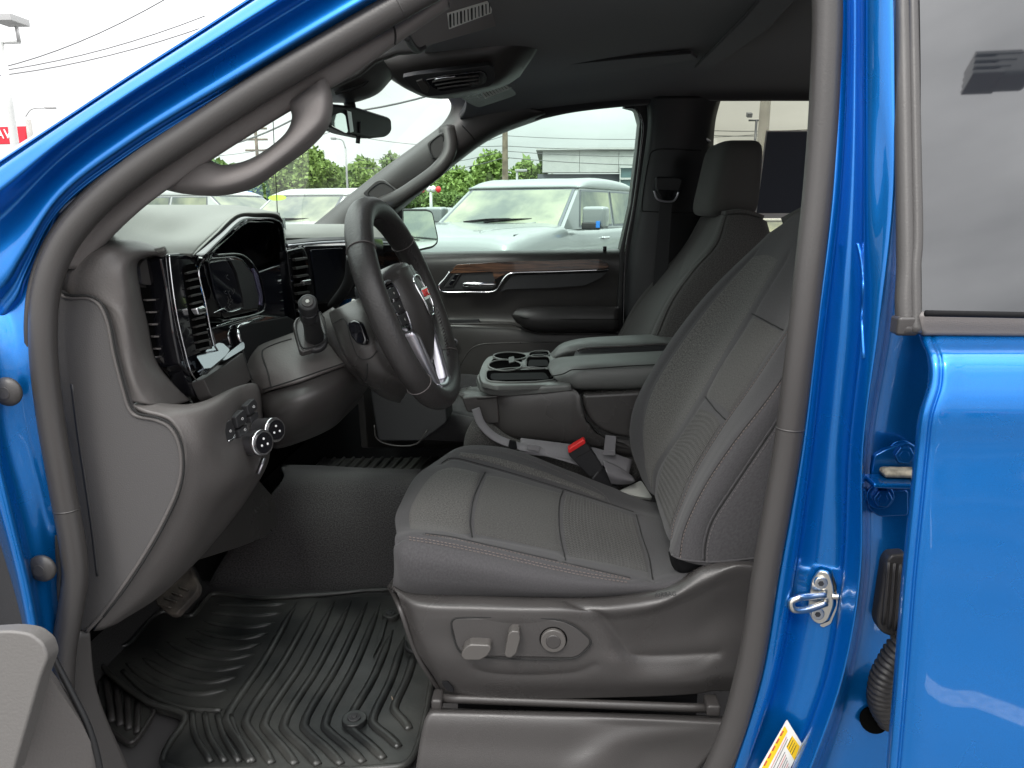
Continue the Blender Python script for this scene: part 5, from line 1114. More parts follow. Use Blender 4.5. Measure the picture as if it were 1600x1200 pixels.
for q in (38, 142, 222, 318):   # wrapped joints in the leather
    t = radians(q); c = WP(rimR(t)*cos(t), rimR(t)*sin(t)); rd_ = (WS*cos(t)+WU*sin(t)); tube('rim_joint', [c+(rd_*cos(a)*.0194+WN*sin(a)*.0209)*thick(t) for a in [2*pi*i/20 for i in range(20)]], .0009, 'stitch_dark', sw, True, 5, 1)
geos = []
for i in range(150):   # lacing along the inside of the rim
    t = 2*pi*i/150
    if not (-.75 < sin(t+0) < 1): continue
    c = WP((rimR(t)-.0178)*cos(t), (rimR(t)-.0178)*sin(t), .008); rd_ = (WS*cos(t)+WU*sin(t)); tg = (-WS*sin(t)+WU*cos(t)); d = (WN*.9+tg*.6).normalized()
    geos.append(boxgeo(c, d*.0036, tg.cross(d).normalized()*.0007, rd_*.0012))
joined('rim_stitching', geos, 'stitch_dark', sw, False)['kind'] = 'stuff'
# hub with airbag cover, spokes with switches, emblem
def wsurf(name, rows, m, th=.004, n=6, mm=6): return surf(name, [[(*WP(*q), 0) for q in r] for r in rows], m, sw, th, n, mm)
wsurf('airbag_cover', [
    [(-.062, .052, -.03), (-.066, .0, -.03), (-.050, -.06, -.03), (-.014, -.105, -.02), (.014, -.105, -.02), (.050, -.06, -.03), (.066, .0, -.03), (.062, .052, -.03)],
    [(-.060, .056, .006), (-.063, .0, .008), (-.048, -.055, .006), (-.013, -.100, .0), (.013, -.100, .0), (.048, -.055, .006), (.063, .0, .008), (.060, .056, .006)],
    [(-.045, .060, .020), (-.048, .0, .024), (-.036, -.045, .020), (-.010, -.080, .012), (.010, -.080, .012), (.036, -.045, .020), (.048, .0, .024), (.045, .060, .020)],
    [(-.02, .062, .026), (-.02, .0, .034), (-.014, -.03, .030), (-.004, -.05, .024), (.004, -.05, .024), (.014, -.03, .030), (.02, .0, .034), (.02, .062, .026)],
    [(-.001, .062, .027), (-.001, .0, .035), (-.001, -.03, .031), (-.0005, -.04, .026), (.0005, -.04, .026), (.001, -.03, .031), (.001, .0, .035), (.001, .062, .027)]], 'plastic_mid', .002)
wsurf('hub_top', [[(-.10, .060, -.02), (-.05, .070, -.03), (0, .072, -.03), (.05, .070, -.03), (.10, .060, -.02)], [(-.10, .055, .0), (-.05, .066, .012), (0, .070, .02), (.05, .066, .012), (.10, .055, .0)], [(-.09, .045, .006), (-.05, .050, .018), (0, .055, .026), (.05, .050, .018), (.09, .045, .006)]], 'plastic')
box('hub_back', WC-WN*.04, (.05, .12, .13), 'plastic_dark', sw, .015, Matrix((WN, WS, WU)).transposed())
for s in (-1, 1):
    wsurf('side_spoke', [[(s*.056, .052, -.006), (s*.10, .046, -.004), (s*.158, .044, -.002)], [(s*.056, .046, .006), (s*.10, .040, .006), (s*.156, .036, .004)], [(s*.056, .0, .008), (s*.10, .0, .006), (s*.156, .0, .004)], [(s*.056, -.035, .006), (s*.10, -.026, .005), (s*.156, -.020, .004)], [(s*.056, -.042, -.01), (s*.10, -.032, -.01), (s*.156, -.026, -.008)]], 'gloss_black')
    for k, (u0, u1) in enumerate(((.020, .038), (-.002, .016), (-.024, -.006))):
        pr_ = [WP(s*.072, u0, .0105), WP(s*.120, u0+.002, .0095), WP(s*.120, u1, .0095), WP(s*.072, u1, .0105)]; prism('spoke_button', pr_, WN, .006, 'plastic_dark', sw, .0015)
        disc('button_mark', WP(s*.096, (u0+u1)/2, .0112), WN, .0022, .0006, 'label_grey', sw, 0, 6)
    o_ = [WP(s*.068, .044, .008), WP(s*.128, .042, .007), WP(s*.132, -.020, .006), WP(s*.070, -.034, .008)]
    tube('spoke_trim', o_, .0016, 'satin', sw, True, 6, 5)
    # silver lower spoke arms, running down to the foot of the rim
    wsurf('lower_spoke', [[(s*.074, -.036, -.012), (s*.062, -.092, -.012), (s*.050, -.130, -.012), (s*.046, -.160, -.012)], [(s*.068, -.038, .008), (s*.057, -.092, .007), (s*.045, -.130, .006), (s*.041, -.158, .004)], [(s*.046, -.062, .010), (s*.036, -.104, .008), (s*.026, -.135, .006), (s*.022, -.156, .004)], [(s*.040, -.072, -.004), (s*.030, -.108, -.006), (s*.020, -.137, -.008), (s*.016, -.156, -.008)]], 'satin', .003)
wsurf('spoke_foot', [[(-.048, -.134, -.004), (0, -.140, -.004), (.048, -.134, -.004)], [(-.044, -.138, .008), (0, -.144, .010), (.044, -.138, .008)], [(-.040, -.162, .012), (0, -.162, .014), (.040, -.162, .012)]], 'satin', .003)
em_ = [WP(x, u, .0345+z) for x, u, z in ((-.026, .030, -.004), (-.018, .040, -.004), (.018, .040, -.004), (.026, .030, -.004), (.026, -.008, 0), (.016, -.026, -.002), (-.016, -.026, -.002), (-.026, -.008, 0))]
ep = prism('emblem_plate', em_, WN, .006, 'plastic', sw, .002); tube('emblem_rim', em_, .0022, 'chrome', sw, True, 6, 4)
ec = WP(0, .010, .0362); 
for i, ch_ in enumerate('GMC'): text('emblem_letter', ch_, WP(-.0145+i*.0145, .009, .037), WS, WU, .018, 'red' if i >= 0 else 'red', ep, .0006)
prism('emblem_shield', [WP(-.023, .019, .0362), WP(.023, .019, .0362), WP(.023, -.001, .0362), WP(-.023, -.001, .0362)], WN, .001, 'chrome', ep, .0)

# ================================================================== SEATS
ds = thing('front_seat', 'driver seat of grey cloth nearest the open door, with power switches on its base', 'car seat', tuple(P(880, 1000, 1.2)), 'front seats of grey cloth')
cush_rows = [
    [(612, 925, 1.02), (640, 928, 1.0), (740, 934, 1.0), (850, 936, 1.0), (950, 934, 1.0), (1040, 920, 1.0), (1110, 900, 1.0)],
    [(616, 888, 1.00), (628, 900, .985), (735, 912, .982), (850, 924, .982), (950, 925, .990), (1040, 916, 1.002), (1110, 896, 1.005)],
    [(615, 858, 1.00), (632, 866, .984), (735, 884, .980), (850, 903, .982), (950, 914, .990), (1040, 910, 1.006), (1110, 888, 1.01)],
    [(617, 842, 1.02), (640, 838, 1.005), (740, 858, 1.002), (850, 881, 1.004), (950, 900, 1.006), (1040, 903, 1.02), (1110, 878, 1.02)],
    [(620, 830, 1.08), (660, 828, 1.06), (750, 843, 1.055), (855, 865, 1.055), (955, 886, 1.055), (1040, 896, 1.055), (1110, 870, 1.05)],
    [(618, 822, 1.12), (664, 820, 1.11), (752, 838, 1.11), (860, 858, 1.11), (958, 878, 1.11), (1042, 884, 1.11), (1112, 860, 1.10)],
    [(618, 806, 1.18), (660, 792, 1.18), (748, 806, 1.18), (872, 834, 1.18), (985, 862, 1.18), (1050, 866, 1.18), (1112, 845, 1.18)],
    [(628, 782, 1.28), (668, 762, 1.28), (752, 772, 1.28), (876, 802, 1.28), (1000, 832, 1.28), (1060, 838, 1.28), (1110, 820, 1.28)],
    [(644, 752, 1.40), (686, 732, 1.40), (764, 742, 1.40), (880, 774, 1.40), (996, 804, 1.40), (1052, 812, 1.40), (1100, 800, 1.40)],
    [(656, 738, 1.46), (700, 718, 1.46), (770, 728, 1.46), (882, 760, 1.46), (975, 790, 1.46), (1036, 802, 1.46), (1090, 790, 1.46)],
    [(668, 730, 1.50), (712, 704, 1.50), (786, 706, 1.51), (880, 738, 1.51), (958, 768, 1.51), (1025, 790, 1.51), (1080, 780, 1.51)],
    [(684, 726, 1.54), (722, 700, 1.55), (795, 702, 1.555), (880, 733, 1.555), (955, 762, 1.555), (1020, 786, 1.555), (1075, 778, 1.555)],
    [(692, 750, 1.56), (730, 730, 1.575), (798, 730, 1.575), (880, 760, 1.575), (955, 790, 1.575), (1020, 815, 1.575), (1075, 810, 1.575)]]
s_bol = [(664, 834), (700, 838), (755, 850), (860, 874), (955, 896), (985, 903)]
s_pip = [(618, 848), (632, 840), (680, 846), (760, 862), (860, 885), (930, 899)]
s_far = [(690, 724), (704, 716), (760, 728), (880, 764), (955, 788), (990, 800)]
s_t1 = [(738, 840), (735, 815), (740, 780), (752, 750), (758, 738)]
s_t2 = [(884, 876), (876, 840), (873, 810), (875, 780), (880, 766)]
s_t3 = [(1020, 906), (1014, 870), (1004, 840), (994, 804)]
s_fc = [(703, 716), (716, 702), (740, 700), (800, 708), (880, 738), (940, 768), (957, 790)]
surf('seat_cushion', cush_rows, 'fab_plain', ds, .01, n=18, mm=16, keep='cush', seams=[(s_bol, .004, .006), (s_pip, .0035, .005), (s_far, .004, .006), (s_t1, .005, .007), (s_t2, .005, .007), (s_t3, .006, .008), ([(700, 700), (702, 690)], 0, .01)])
# the centre panels of the cushion are their own cloth, lying a hair above the cover
def patch(name, pixrows, ref, m, par, lift=.0016, n=6, mm=6, puff=.0):
    G = []; bv = SURF[ref]
    R2 = np.array([[(a, b, 0) for a, b in r] for r in pixrows], float); R2 = np.stack([cr1(r, n) for r in R2]); R2 = np.stack([cr1(R2[:, i], mm) for i in range(R2.shape[1])], 1)
    nv, nu = R2.shape[:2]; G = np.zeros((nv, nu, 3)); ok = True
    for j in range(nv):
        for i in range(nu):
            e = min(i, nu-1-i, j, nv-1-j); h, nn = hitb(bv, R2[j, i, 0], R2[j, i, 1], (-.0015 if e == 0 else lift+puff*(1-math.exp(-e/5))))
            if h is None: h = G[j, i-1] if i else G[j-1, i]; ok = False
            G[j, i] = tuple(h)
    if not ok: print('patch miss', name)
    o = meshgrid(name, G, m, par, 0); return o
patch('centre_cloth', [[(741, 836), (762, 840), (800, 847), (840, 856), (880, 865)], [(739, 812), (760, 816), (800, 822), (840, 830), (875, 838)], [(744, 785), (764, 789), (800, 794), (840, 801), (874, 808)], [(752, 760), (775, 763), (800, 769), (840, 779), (876, 788)], [(760, 741), (782, 744), (806, 750), (842, 760), (879, 770)]], 'cush', 'fab_dark', ds)
patch('insert_cloth', [[(887, 872), (915, 876), (950, 882), (985, 890), (1016, 897)], [(880, 842), (910, 848), (945, 856), (980, 866), (1010, 874)], [(877, 812), (905, 818), (940, 829), (972, 838), (1003, 848)], [(878, 790), (905, 796), (936, 808), (965, 818), (998, 830)], [(883, 770), (906, 776), (934, 785), (962, 795), (992, 808)]], 'cush', 'fab_insert', ds)
patch('front_cloth', [[(640, 828), (662, 830), (685, 833), (710, 834), (735, 836)], [(637, 810), (660, 805), (682, 804), (708, 808), (734, 812)], [(642, 790), (662, 780), (684, 776), (712, 780), (738, 785)], [(655, 768), (674, 752), (694, 750), (720, 754), (746, 760)], [(672, 746), (688, 734), (705, 729), (728, 732), (754, 739)]], 'cush', 'fab_heather', ds)
patch('side_cloth', [[(716, 706), (760, 711), (820, 726), (880, 748), (950, 778)], [(712, 712), (760, 722), (820, 740), (880, 758), (950, 784)]], 'cush', 'fab_heather', ds)
for q_ in (s_t1, s_t2, s_t3): line('seam_line', q_, 'cush', .0010, 'seam', ds, off=.0006, n=10)
line('seam_line', s_bol, 'cush', .0008, 'seam', ds, off=.0002, n=10); line('seam_line', s_far, 'cush', .0008, 'seam', ds, off=.0004, n=10)
stitches('stitching', [(666, 836), (700, 841), (755, 853), (860, 877), (955, 899), (985, 906)], 'cush', ds, off=.0008)
for d in (-2.2, 2.4): stitches('stitching', [(a, b+d) for a, b in [(640, 842), (680, 848), (760, 864), (860, 887), (930, 901), (985, 909)]], 'cush', ds, off=.0012)
stitches('stitching', [(700, 719), (712, 705), (740, 702), (800, 710), (880, 740), (940, 770), (956, 790)], 'cush', ds, 'stitch_dark')
# backrest: rows from the near rear side across the face to the far side; each row runs bottom->top
back_rows = [
    [(1200, 880, 1.04), (1250, 760, 1.05), (1290, 640, 1.06), (1330, 520, 1.06), (1370, 400, 1.08), (1400, 330, 1.12)],
    [(1175, 884, 1.005), (1215, 760, 1.01), (1255, 640, 1.02), (1295, 520, 1.03), (1335, 400, 1.05), (1370, 325, 1.10)],
    [(1100, 884, .992), (1140, 775, 1.0), (1200, 672, 1.01), (1255, 545, 1.02), (1305, 420, 1.04), (1345, 330, 1.10)],
    [(1056, 872, 1.00), (1088, 790, 1.005), (1145, 692, 1.015), (1210, 600, 1.03), (1275, 470, 1.05), (1325, 340, 1.10)],
    [(1046, 862, 1.03), (1073, 790, 1.045), (1118, 710, 1.055), (1178, 615, 1.07), (1245, 490, 1.08), (1310, 340, 1.13)],
    [(1047, 850, 1.08), (1070, 785, 1.10), (1108, 705, 1.12), (1160, 615, 1.13), (1228, 500, 1.14), (1298, 340, 1.18)],
    [(1040, 832, 1.14), (1060, 775, 1.16), (1098, 690, 1.17), (1148, 600, 1.18), (1212, 500, 1.19), (1285, 335, 1.24)],
    [(1030, 800, 1.28), (1044, 745, 1.28), (1074, 670, 1.28), (1120, 585, 1.28), (1180, 490, 1.28), (1262, 330, 1.31)],
    [(1022, 775, 1.40), (1026, 735, 1.40), (1052, 660, 1.40), (1095, 575, 1.39), (1160, 475, 1.39), (1240, 335, 1.40)],
    [(1012, 765, 1.46), (1008, 720, 1.46), (1020, 655, 1.46), (1062, 575, 1.46), (1130, 478, 1.46), (1222, 350, 1.45)],
    [(1000, 740, 1.51), (986, 700, 1.52), (990, 645, 1.525), (1028, 570, 1.525), (1100, 470, 1.52), (1205, 362, 1.50)],
    [(1005, 730, 1.545), (990, 690, 1.555), (992, 640, 1.56), (1030, 562, 1.56), (1104, 462, 1.55), (1206, 362, 1.53)],
    [(1060, 740, 1.56), (1040, 690, 1.57), (1042, 640, 1.57), (1080, 562, 1.57), (1150, 462, 1.56), (1250, 362, 1.54)]]
b_near = [(1062, 870), (1066, 840), (1074, 815), (1102, 758), (1143, 696), (1212, 606), (1290, 480)]
b_rear = [(1100, 876), (1102, 848), (1112, 815), (1150, 755), (1204, 674), (1290, 540)]
b_in = [(1047, 840), (1052, 815), (1066, 780), (1088, 730), (1134, 656), (1172, 603), (1240, 500)]
b_far = [(1022, 772), (1024, 744), (1034, 720), (1054, 692), (1094, 630), (1172, 496), (1230, 400)]
b_fc = [(1016, 745), (1004, 700), (1002, 660), (1012, 615), (1060, 535), (1120, 458), (1180, 395)]
b_t = [(1102, 620), (1118, 640), (1134, 656)]
b_t2 = [(1175, 490), (1200, 503), (1224, 516)]
b_hem = [(1045, 864), (1060, 872), (1100, 878), (1178, 872), (1240, 860)]
surf('backrest', back_rows, 'fab_plain', ds, .01, n=18, mm=16, keep='back', seams=[(b_near, .0035, .005), (b_rear, .004, .006), (b_in, .004, .007), (b_far, .004, .006), (b_t, .005, .006), (b_t2, .004, .006), (b_fc, .003, .005)])
patch('insert_cloth', [[(1047, 832), (1038, 808), (1026, 772)], [(1058, 800), (1046, 775), (1030, 744)], [(1078, 750), (1062, 722), (1044, 708)], [(1105, 702), (1088, 680), (1062, 682)], [(1130, 660), (1117, 643), (1095, 634)]], 'back', 'fab_insert', ds, n=10)
patch('upper_cloth', [[(1138, 652), (1119, 636), (1101, 620)], [(1170, 605), (1148, 582), (1126, 572)], [(1195, 562), (1176, 540), (1152, 532)], [(1226, 520), (1204, 506), (1178, 494)]], 'back', 'fab_dark', ds, n=10)
patch('side_cloth', [[(1019, 770), (1014, 752), (1010, 738)], [(1022, 735), (1011, 715), (1006, 690)], [(1048, 692), (1026, 672), (1006, 655)], [(1088, 630), (1055, 612), (1018, 610)], [(1125, 565), (1094, 556), (1064, 535)], [(1168, 492), (1146, 474), (1124, 458)], [(1222, 400), (1204, 392), (1182, 396)]], 'back', 'fab_heather', ds, n=10)
stitches('stitching', [(a+1.5, b+2) for a, b in b_near], 'back', ds, off=.001); stitches('stitching', [(a+4.5, b+3) for a, b in b_rear], 'back', ds, 'stitch_dark', off=.001)
stitches('stitching', [(a+2.5, b+1) for a, b in b_in], 'back', ds, off=.001)
line('seam_line', b_t, 'back', .0010, 'seam', ds, off=.0006); line('seam_line', b_t2, 'back', .0010, 'seam', ds, off=.0006); line('seam_line', [(a+1, b) for a, b in b_rear], 'back', .0011, 'seam', ds, off=.0002, n=10); line('seam_line', b_near, 'back', .0007, 'seam', ds, off=.0002, n=10)
line('piping', b_hem, 'back', .0016, 'fab_plain', ds); line('piping', [(a-2, b-1) for a, b in b_rear], 'back', .0017, 'fab_plain', ds, n=10)
surf('back_tuck', [[(1044, 862, 1.05), (1060, 872, 1.005), (1100, 878, 1.0), (1176, 874, 1.01)], [(1050, 884, 1.06), (1066, 892, 1.015), (1105, 890, 1.01), (1176, 885, 1.02)], [(1066, 902, 1.08), (1078, 903, 1.05), (1108, 900, 1.04), (1176, 895, 1.04)]], 'matt_black', ds, .004)
# closing back of the seat and head restraint
def headrest(par, cx, cy, cz, kx=1, kz=1):
    b = bmesh.new(); bmesh.ops.create_cube(b, size=1); bmesh.ops.subdivide_edges(b, edges=b.edges, cuts=2, use_grid_fill=True)
    for v in b.verts:
        x, y, z = v.co; v.co = Vector((x*kx*(.135-.035*z), y*(.30-.03*z), z*.205*kz)); v.co.x += v.co.z*.10+(.012*(1-4*y*y) if x < 0 else 0)*-1
    me = bpy.data.meshes.new('headrest'); b.to_mesh(me); b.free(); o = linkm('headrest', me, 'fab_dark', par); me.transform(Matrix.Translation((cx, cy, cz)))
    mm_ = o.modifiers.new('sub', 'SUBSURF'); mm_.levels = 2; mm_.render_levels = 2
    for s in (-1, 1): tube('headrest_post', [Vector((cx-.045, cy+s*.06, cz-.17)), Vector((cx-.01, cy+s*.06, cz-.07))], .006, 'chrome', par, sm=1)
    return o
topx = P(1330, 335, 1.28).x
surf('back_shell', [[(.27, 1.045, .84, 0), (.35, 1.05, 1.2, 0), (.50, 1.09, 1.50, 0)], [(.38, 1.07, .84, 0), (.48, 1.07, 1.2, 0), (.56, 1.11, 1.5, 0)], [(.38, 1.28, .84, 0), (.52, 1.28, 1.2, 0), (.60, 1.28, 1.53, 0)], [(P(1200, 880, 1.04).x+.02, 1.55, .84, 0), (.46, 1.56, 1.2, 0), (.55, 1.53, 1.5, 0)]], 'fab_plain', ds, .01)
surf('back_top', [[(.44, 1.09, 1.49, 0), (.50, 1.09, 1.51, 0), (.56, 1.09, 1.48, 0)], [(.45, 1.28, 1.525, 0), (.52, 1.28, 1.54, 0), (.60, 1.28, 1.52, 0)], [(.44, 1.50, 1.49, 0), (.50, 1.50, 1.51, 0), (.56, 1.50, 1.48, 0)]], 'fab_dark', ds, .02)
headrest(ds, .545, 1.28, 1.655)
# passenger seat: same seat shape, copied part by part
PS_OFF = Vector((-.105, .86, -.03))
ps = ds.copy(); C.objects.link(ps); ps.location = ds.location+PS_OFF
ps['label'] = 'passenger seat of grey cloth beyond the console, its headrest against the rear window'
for ch_ in list(ds.children):
    if ch_.name.startswith('seat_cushion'):
        c = ch_.copy(); C.objects.link(c); c.parent = ps; c.matrix_parent_inverse = ch_.matrix_parent_inverse.copy()
        ps.location.x = ds.location.x-.13
        ch_2 = c
bpy.context.view_layer.update()
prow = [
    [(975, 560, 2.42), (985, 500, 2.42), (1035, 425, 2.42), (1075, 378, 2.42), (1102, 340, 2.42)],
    [(958, 540, 2.39), (994, 472, 2.39), (1036, 422, 2.39), (1068, 385, 2.39), (1094, 340, 2.39)],
    [(966, 540, 2.33), (1004, 472, 2.33), (1046, 420, 2.33), (1078, 380, 2.33), (1100, 337, 2.33)],
    [(990, 535, 2.16), (1022, 474, 2.16), (1062, 418, 2.16), (1092, 374, 2.16), (1112, 336, 2.16)],
    [(1010, 532, 1.98), (1038, 474, 1.98), (1076, 418, 1.98), (1108, 376, 1.98), (1126, 336, 1.98)],
    [(1024, 530, 1.90), (1050, 472, 1.89), (1087, 420, 1.885), (1121, 378, 1.885), (1136, 336, 1.90)],
    [(1060, 540, 1.875), (1085, 480, 1.865), (1122, 424, 1.86), (1156, 378, 1.865), (1164, 335, 1.89)],
    [(1110, 540, 1.88), (1138, 480, 1.87), (1176, 424, 1.87), (1196, 378, 1.875), (1190, 342, 1.90)],
    [(1125, 540, 1.92), (1152, 480, 1.92), (1186, 424, 1.92), (1204, 378, 1.92), (1198, 346, 1.93)],
    [(1110, 540, 2.15), (1138, 480, 2.15), (1170, 424, 2.15), (1190, 378, 2.15), (1186, 342, 2.15)],
    [(1080, 540, 2.38), (1108, 480, 2.38), (1140, 424, 2.38), (1164, 378, 2.38), (1160, 342, 2.38)]]
p_near = [(1022, 535), (1050, 471), (1086, 420), (1120, 380), (1134, 338)]; p_in = [(1004, 528), (1030, 476), (1058, 436), (1066, 405), (1070, 395)]
surf('backrest', prow, 'fab_dark', ps, .01, n=14, mm=10, keep='pback', seams=[(p_near, .005, .006), ([(1012, 530), (1038, 476), (1062, 437), (1100, 398)], .005, .007), ([(1058, 436), (1070, 400)], .003, .006), ([(964, 530), (1000, 472), (1042, 420), (1074, 380)], .003, .005)])
line('piping', p_near, 'pback', .0022, 'fab_dark', ps, n=8)
surf('back_top', [[(1096, 341, 2.39), (1130, 338, 2.39), (1160, 343, 2.38)], [(1112, 336, 2.16), (1150, 333, 2.16), (1186, 342, 2.15)], [(1136, 336, 1.905), (1164, 334, 1.90), (1192, 343, 1.91)]], 'fab_dark', ps, .01)
patch('side_cloth', [[(1016, 520), (1030, 521), (1055, 523)], [(1052, 466), (1068, 468), (1084, 470)]], 'pback', 'fab_dark', ps) if False else None
headrest(ps, .468, 2.13, 1.602, .84, .93)
# driver seat base shell with switches
surf('seat_base', [
    [(608, 912, 1.06), (640, 922, 1.03), (750, 928, 1.02), (860, 930, 1.02), (960, 928, 1.02), (1045, 912, 1.02), (1095, 884, 1.02), (1150, 876, 1.02), (1200, 880, 1.02)],
    [(616, 918, 1.00), (642, 930, .985), (750, 936, .975), (860, 938, .975), (960, 936, .98), (1048, 920, .985), (1098, 888, .985), (1150, 878, .985), (1200, 884, .985)],
    [(622, 932, .985), (650, 945, .966), (752, 950, .957), (860, 952, .957), (948, 952, .962), (1030, 942, .968), (1100, 905, .972), (1150, 884, .972), (1200, 890, .972)],
    [(627, 948, .985), (652, 960, .964), (752, 963, .955), (858, 966, .955), (925, 974, .962), (1010, 965, .972), (1085, 940, .976), (1140, 915, .974), (1200, 920, .972)],
    [(638, 985, .985), (660, 994, .965), (752, 1000, .961), (860, 1004, .961), (940, 1012, .963), (1000, 1005, .976), (1080, 990, .98), (1130, 960, .98), (1195, 960, .978)],
    [(654, 1022, .985), (676, 1030, .968), (755, 1036, .960), (862, 1038, .960), (960, 1040, .962), (1010, 1038, .972), (1085, 1034, .974), (1135, 1010, .974), (1180, 1010, .976)],
    [(676, 1055, .995), (692, 1062, .980), (760, 1064, .968), (865, 1066, .966), (960, 1066, .966), (1020, 1064, .968), (1085, 1062, .970), (1120, 1055, .972), (1160, 1055, .978)],
    [(692, 1082, 1.01), (704, 1086, .995), (765, 1090, .985), (870, 1092, .985), (960, 1090, .985), (1030, 1088, .985), (1090, 1084, .987), (1112, 1080, .99), (1150, 1080, .995)]], 'plastic', ds, .006, n=18, mm=18, keep='sbase',
    seams=[([(735, 1022), (742, 1046), (900, 1052), (930, 1040)], .0025, .008), ([(600, 950), (640, 949), (750, 953), (840, 956), (880, 962), (912, 982), (945, 1012), (972, 1036), (1000, 1041), (1060, 1040), (1130, 1037), (1180, 1036)], -.0065, .0055), ([(890, 938), (935, 962), (962, 992), (985, 1022), (1010, 1026), (1120, 1022)], .005, .009)])
surf('front_skirt', [[(608, 912, 1.06), (627, 948, .985), (654, 1022, .985), (692, 1082, 1.01)], [(640, 880, 1.3), (650, 920, 1.3), (672, 985, 1.3), (700, 1040, 1.3)], [(680, 850, 1.55), (690, 880, 1.55), (705, 920, 1.55), (720, 960, 1.55)]], 'plastic_mid', ds, .006)
spn = Pl(.955)
sw_out = [(705, 974), (710, 968, 3), (722, 966), (860, 968), (882, 972), (902, 982), (922, 1000, 3), (921, 1008, 3), (908, 1022), (896, 1028), (740, 1025), (722, 1020), (714, 1010)]
panel('switch_panel', sw_out, spn, .012, 'plastic', ds, .0016, off=.000, r=5)
line('switch_gap', [(705, 975), (709, 968), (724, 965.5), (860, 967), (884, 972), (904, 983), (923, 1001), (922, 1008), (908, 1023), (896, 1029), (740, 1026), (721, 1021), (713, 1010)], spn, .0012, 'seam', ds, off=-.0005, closed=True, n=4)
def knobs(name, pix, th): return panel(name, pix, spn, .012, 'plastic_mid', ds, .0035, off=th, r=4)
panel('seat_switch', [(722, 1014), (726, 1003), (736, 996), (766, 997), (770, 1003), (764, 1014), (752, 1021), (728, 1021)], spn, .022, 'knob_grey', ds, .004, off=.018, r=4)
panel('seat_switch', [(789, 1012), (795, 980), (801, 975), (812, 976), (814, 988), (808, 1010), (800, 1017), (792, 1016)], spn, .022, 'knob_grey', ds, .004, off=.018, r=3)
c = spn.hit(864.5, 999, .0); disc('dial_well', c, (0, -1, 0), .0196, .004, 'matt_black', ds, .0003, 36); dl = disc('lumbar_dial', c+Vector((0, -.006, 0)), (0, -1, 0), .0176, .008, 'knob_grey', ds, .002, 36); disc('dial_centre', c+Vector((0, -.0075, 0)), (0, -1, 0), .0105, .004, 'plastic_mid', dl, .0018, 30)

text('airbag_word', 'AIRBAG', P(1040, 929, .964), (1, 0, .12), (0, 0, 1), .0085, 'plastic_dark', ds, .0002)
panel('hook_slot', [(690, 1064), (700, 1063), (708, 1072), (710, 1080), (698, 1076)], Pl(.978), .004, 'matt_black', ds, .001, off=.004, r=2)
# slide rail and sill cover
tube('seat_rail', [(690, 1091, .985), (900, 1099, .985), (1118, 1107, .985)], .007, 'plastic_mid', T_, r2=.006)
box('rail_end', P(684, 1094, .98), (.016, .03, .020), 'plastic_mid', T_, .004); box('rail_end', P(1112, 1102, .98), (.020, .03, .018), 'plastic_mid', T_, .004)
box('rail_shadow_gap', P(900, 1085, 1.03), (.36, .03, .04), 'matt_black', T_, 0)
surf('sill_trim', [
    [(672, 1106, 1.0), (760, 1108, 1.0), (900, 1111, 1.0), (1010, 1114, 1.0), (1120, 1118, 1.0), (1160, 1120, 1.0)],
    [(670, 1112, .955), (760, 1114, .955), (900, 1118, .955), (1012, 1122, .955), (1118, 1126, .955), (1160, 1128, .955)],
    [(664, 1124, .948), (760, 1126, .948), (900, 1130, .948), (985, 1136, .950), (1100, 1138, .948), (1150, 1138, .948)],
    [(656, 1160, .940), (750, 1165, .940), (880, 1170, .940), (948, 1165, .938), (1020, 1175, .946), (1110, 1180, .944)],
    [(650, 1200, .93), (740, 1205, .93), (860, 1210, .93), (915, 1204, .925), (990, 1215, .935), (1080, 1220, .935)],
    [(640, 1290, .92), (730, 1290, .92), (850, 1290, .92), (905, 1290, .915), (980, 1290, .92), (1060, 1290, .92)]], 'plastic', T_, .006, n=10)

# ================================================================== CENTRE CONSOLE / folded middle seat
cc = thing('centre_console', 'grey centre console with cup holders and twin padded armrests between the seats', 'centre console', tuple(P(880, 640, 1.75)))
surf('body_side', [
    [(748, 604, 1.66), (790, 608, 1.62), (850, 606, 1.61), (893, 606, 1.60), (905, 616, 1.59), (912, 630, 1.59)],
    [(762, 618, 1.62), (790, 618, 1.605), (850, 615, 1.60), (890, 613, 1.595), (902, 625, 1.588), (914, 655, 1.585)],
    [(768, 650, 1.615), (790, 650, 1.60), (850, 650, 1.595), (890, 650, 1.590), (906, 655, 1.585), (924, 672, 1.585)],
    [(772, 668, 1.62), (795, 678, 1.605), (850, 685, 1.60), (890, 690, 1.595), (915, 692, 1.590), (950, 688, 1.59)],
    [(785, 684, 1.66), (810, 690, 1.63), (850, 694, 1.62), (890, 698, 1.62), (940, 702, 1.61), (1000, 706, 1.60)]], 'plastic', cc, .01)
surf('body_rear', [[(905, 616, 1.62), (960, 612, 1.62), (1020, 606, 1.62)], [(914, 660, 1.61), (960, 680, 1.61), (1010, 680, 1.61)], [(935, 700, 1.60), (970, 704, 1.60), (1010, 706, 1.60)], [(940, 715, 1.66), (975, 722, 1.66), (1010, 724, 1.66)]], 'plastic_mid', cc, .01)
panel('body_core', [(752, 600), (905, 600), (1010, 600), (1080, 600), (1080, 700), (1000, 705), (880, 697), (790, 686), (770, 665)], Pl(1.66), .22, 'plastic_dark', cc, .01, r=6)
topp = Pl((745, 585, 1.64), (893, 606, 1.60), (856, 550, 1.92))
tr_ = [(742, 590), (746, 580), (752, 565), (762, 557), (780, 554), (855, 549), (864, 556), (900, 600, 2), (892, 611), (770, 614), (750, 610), (743, 602)]
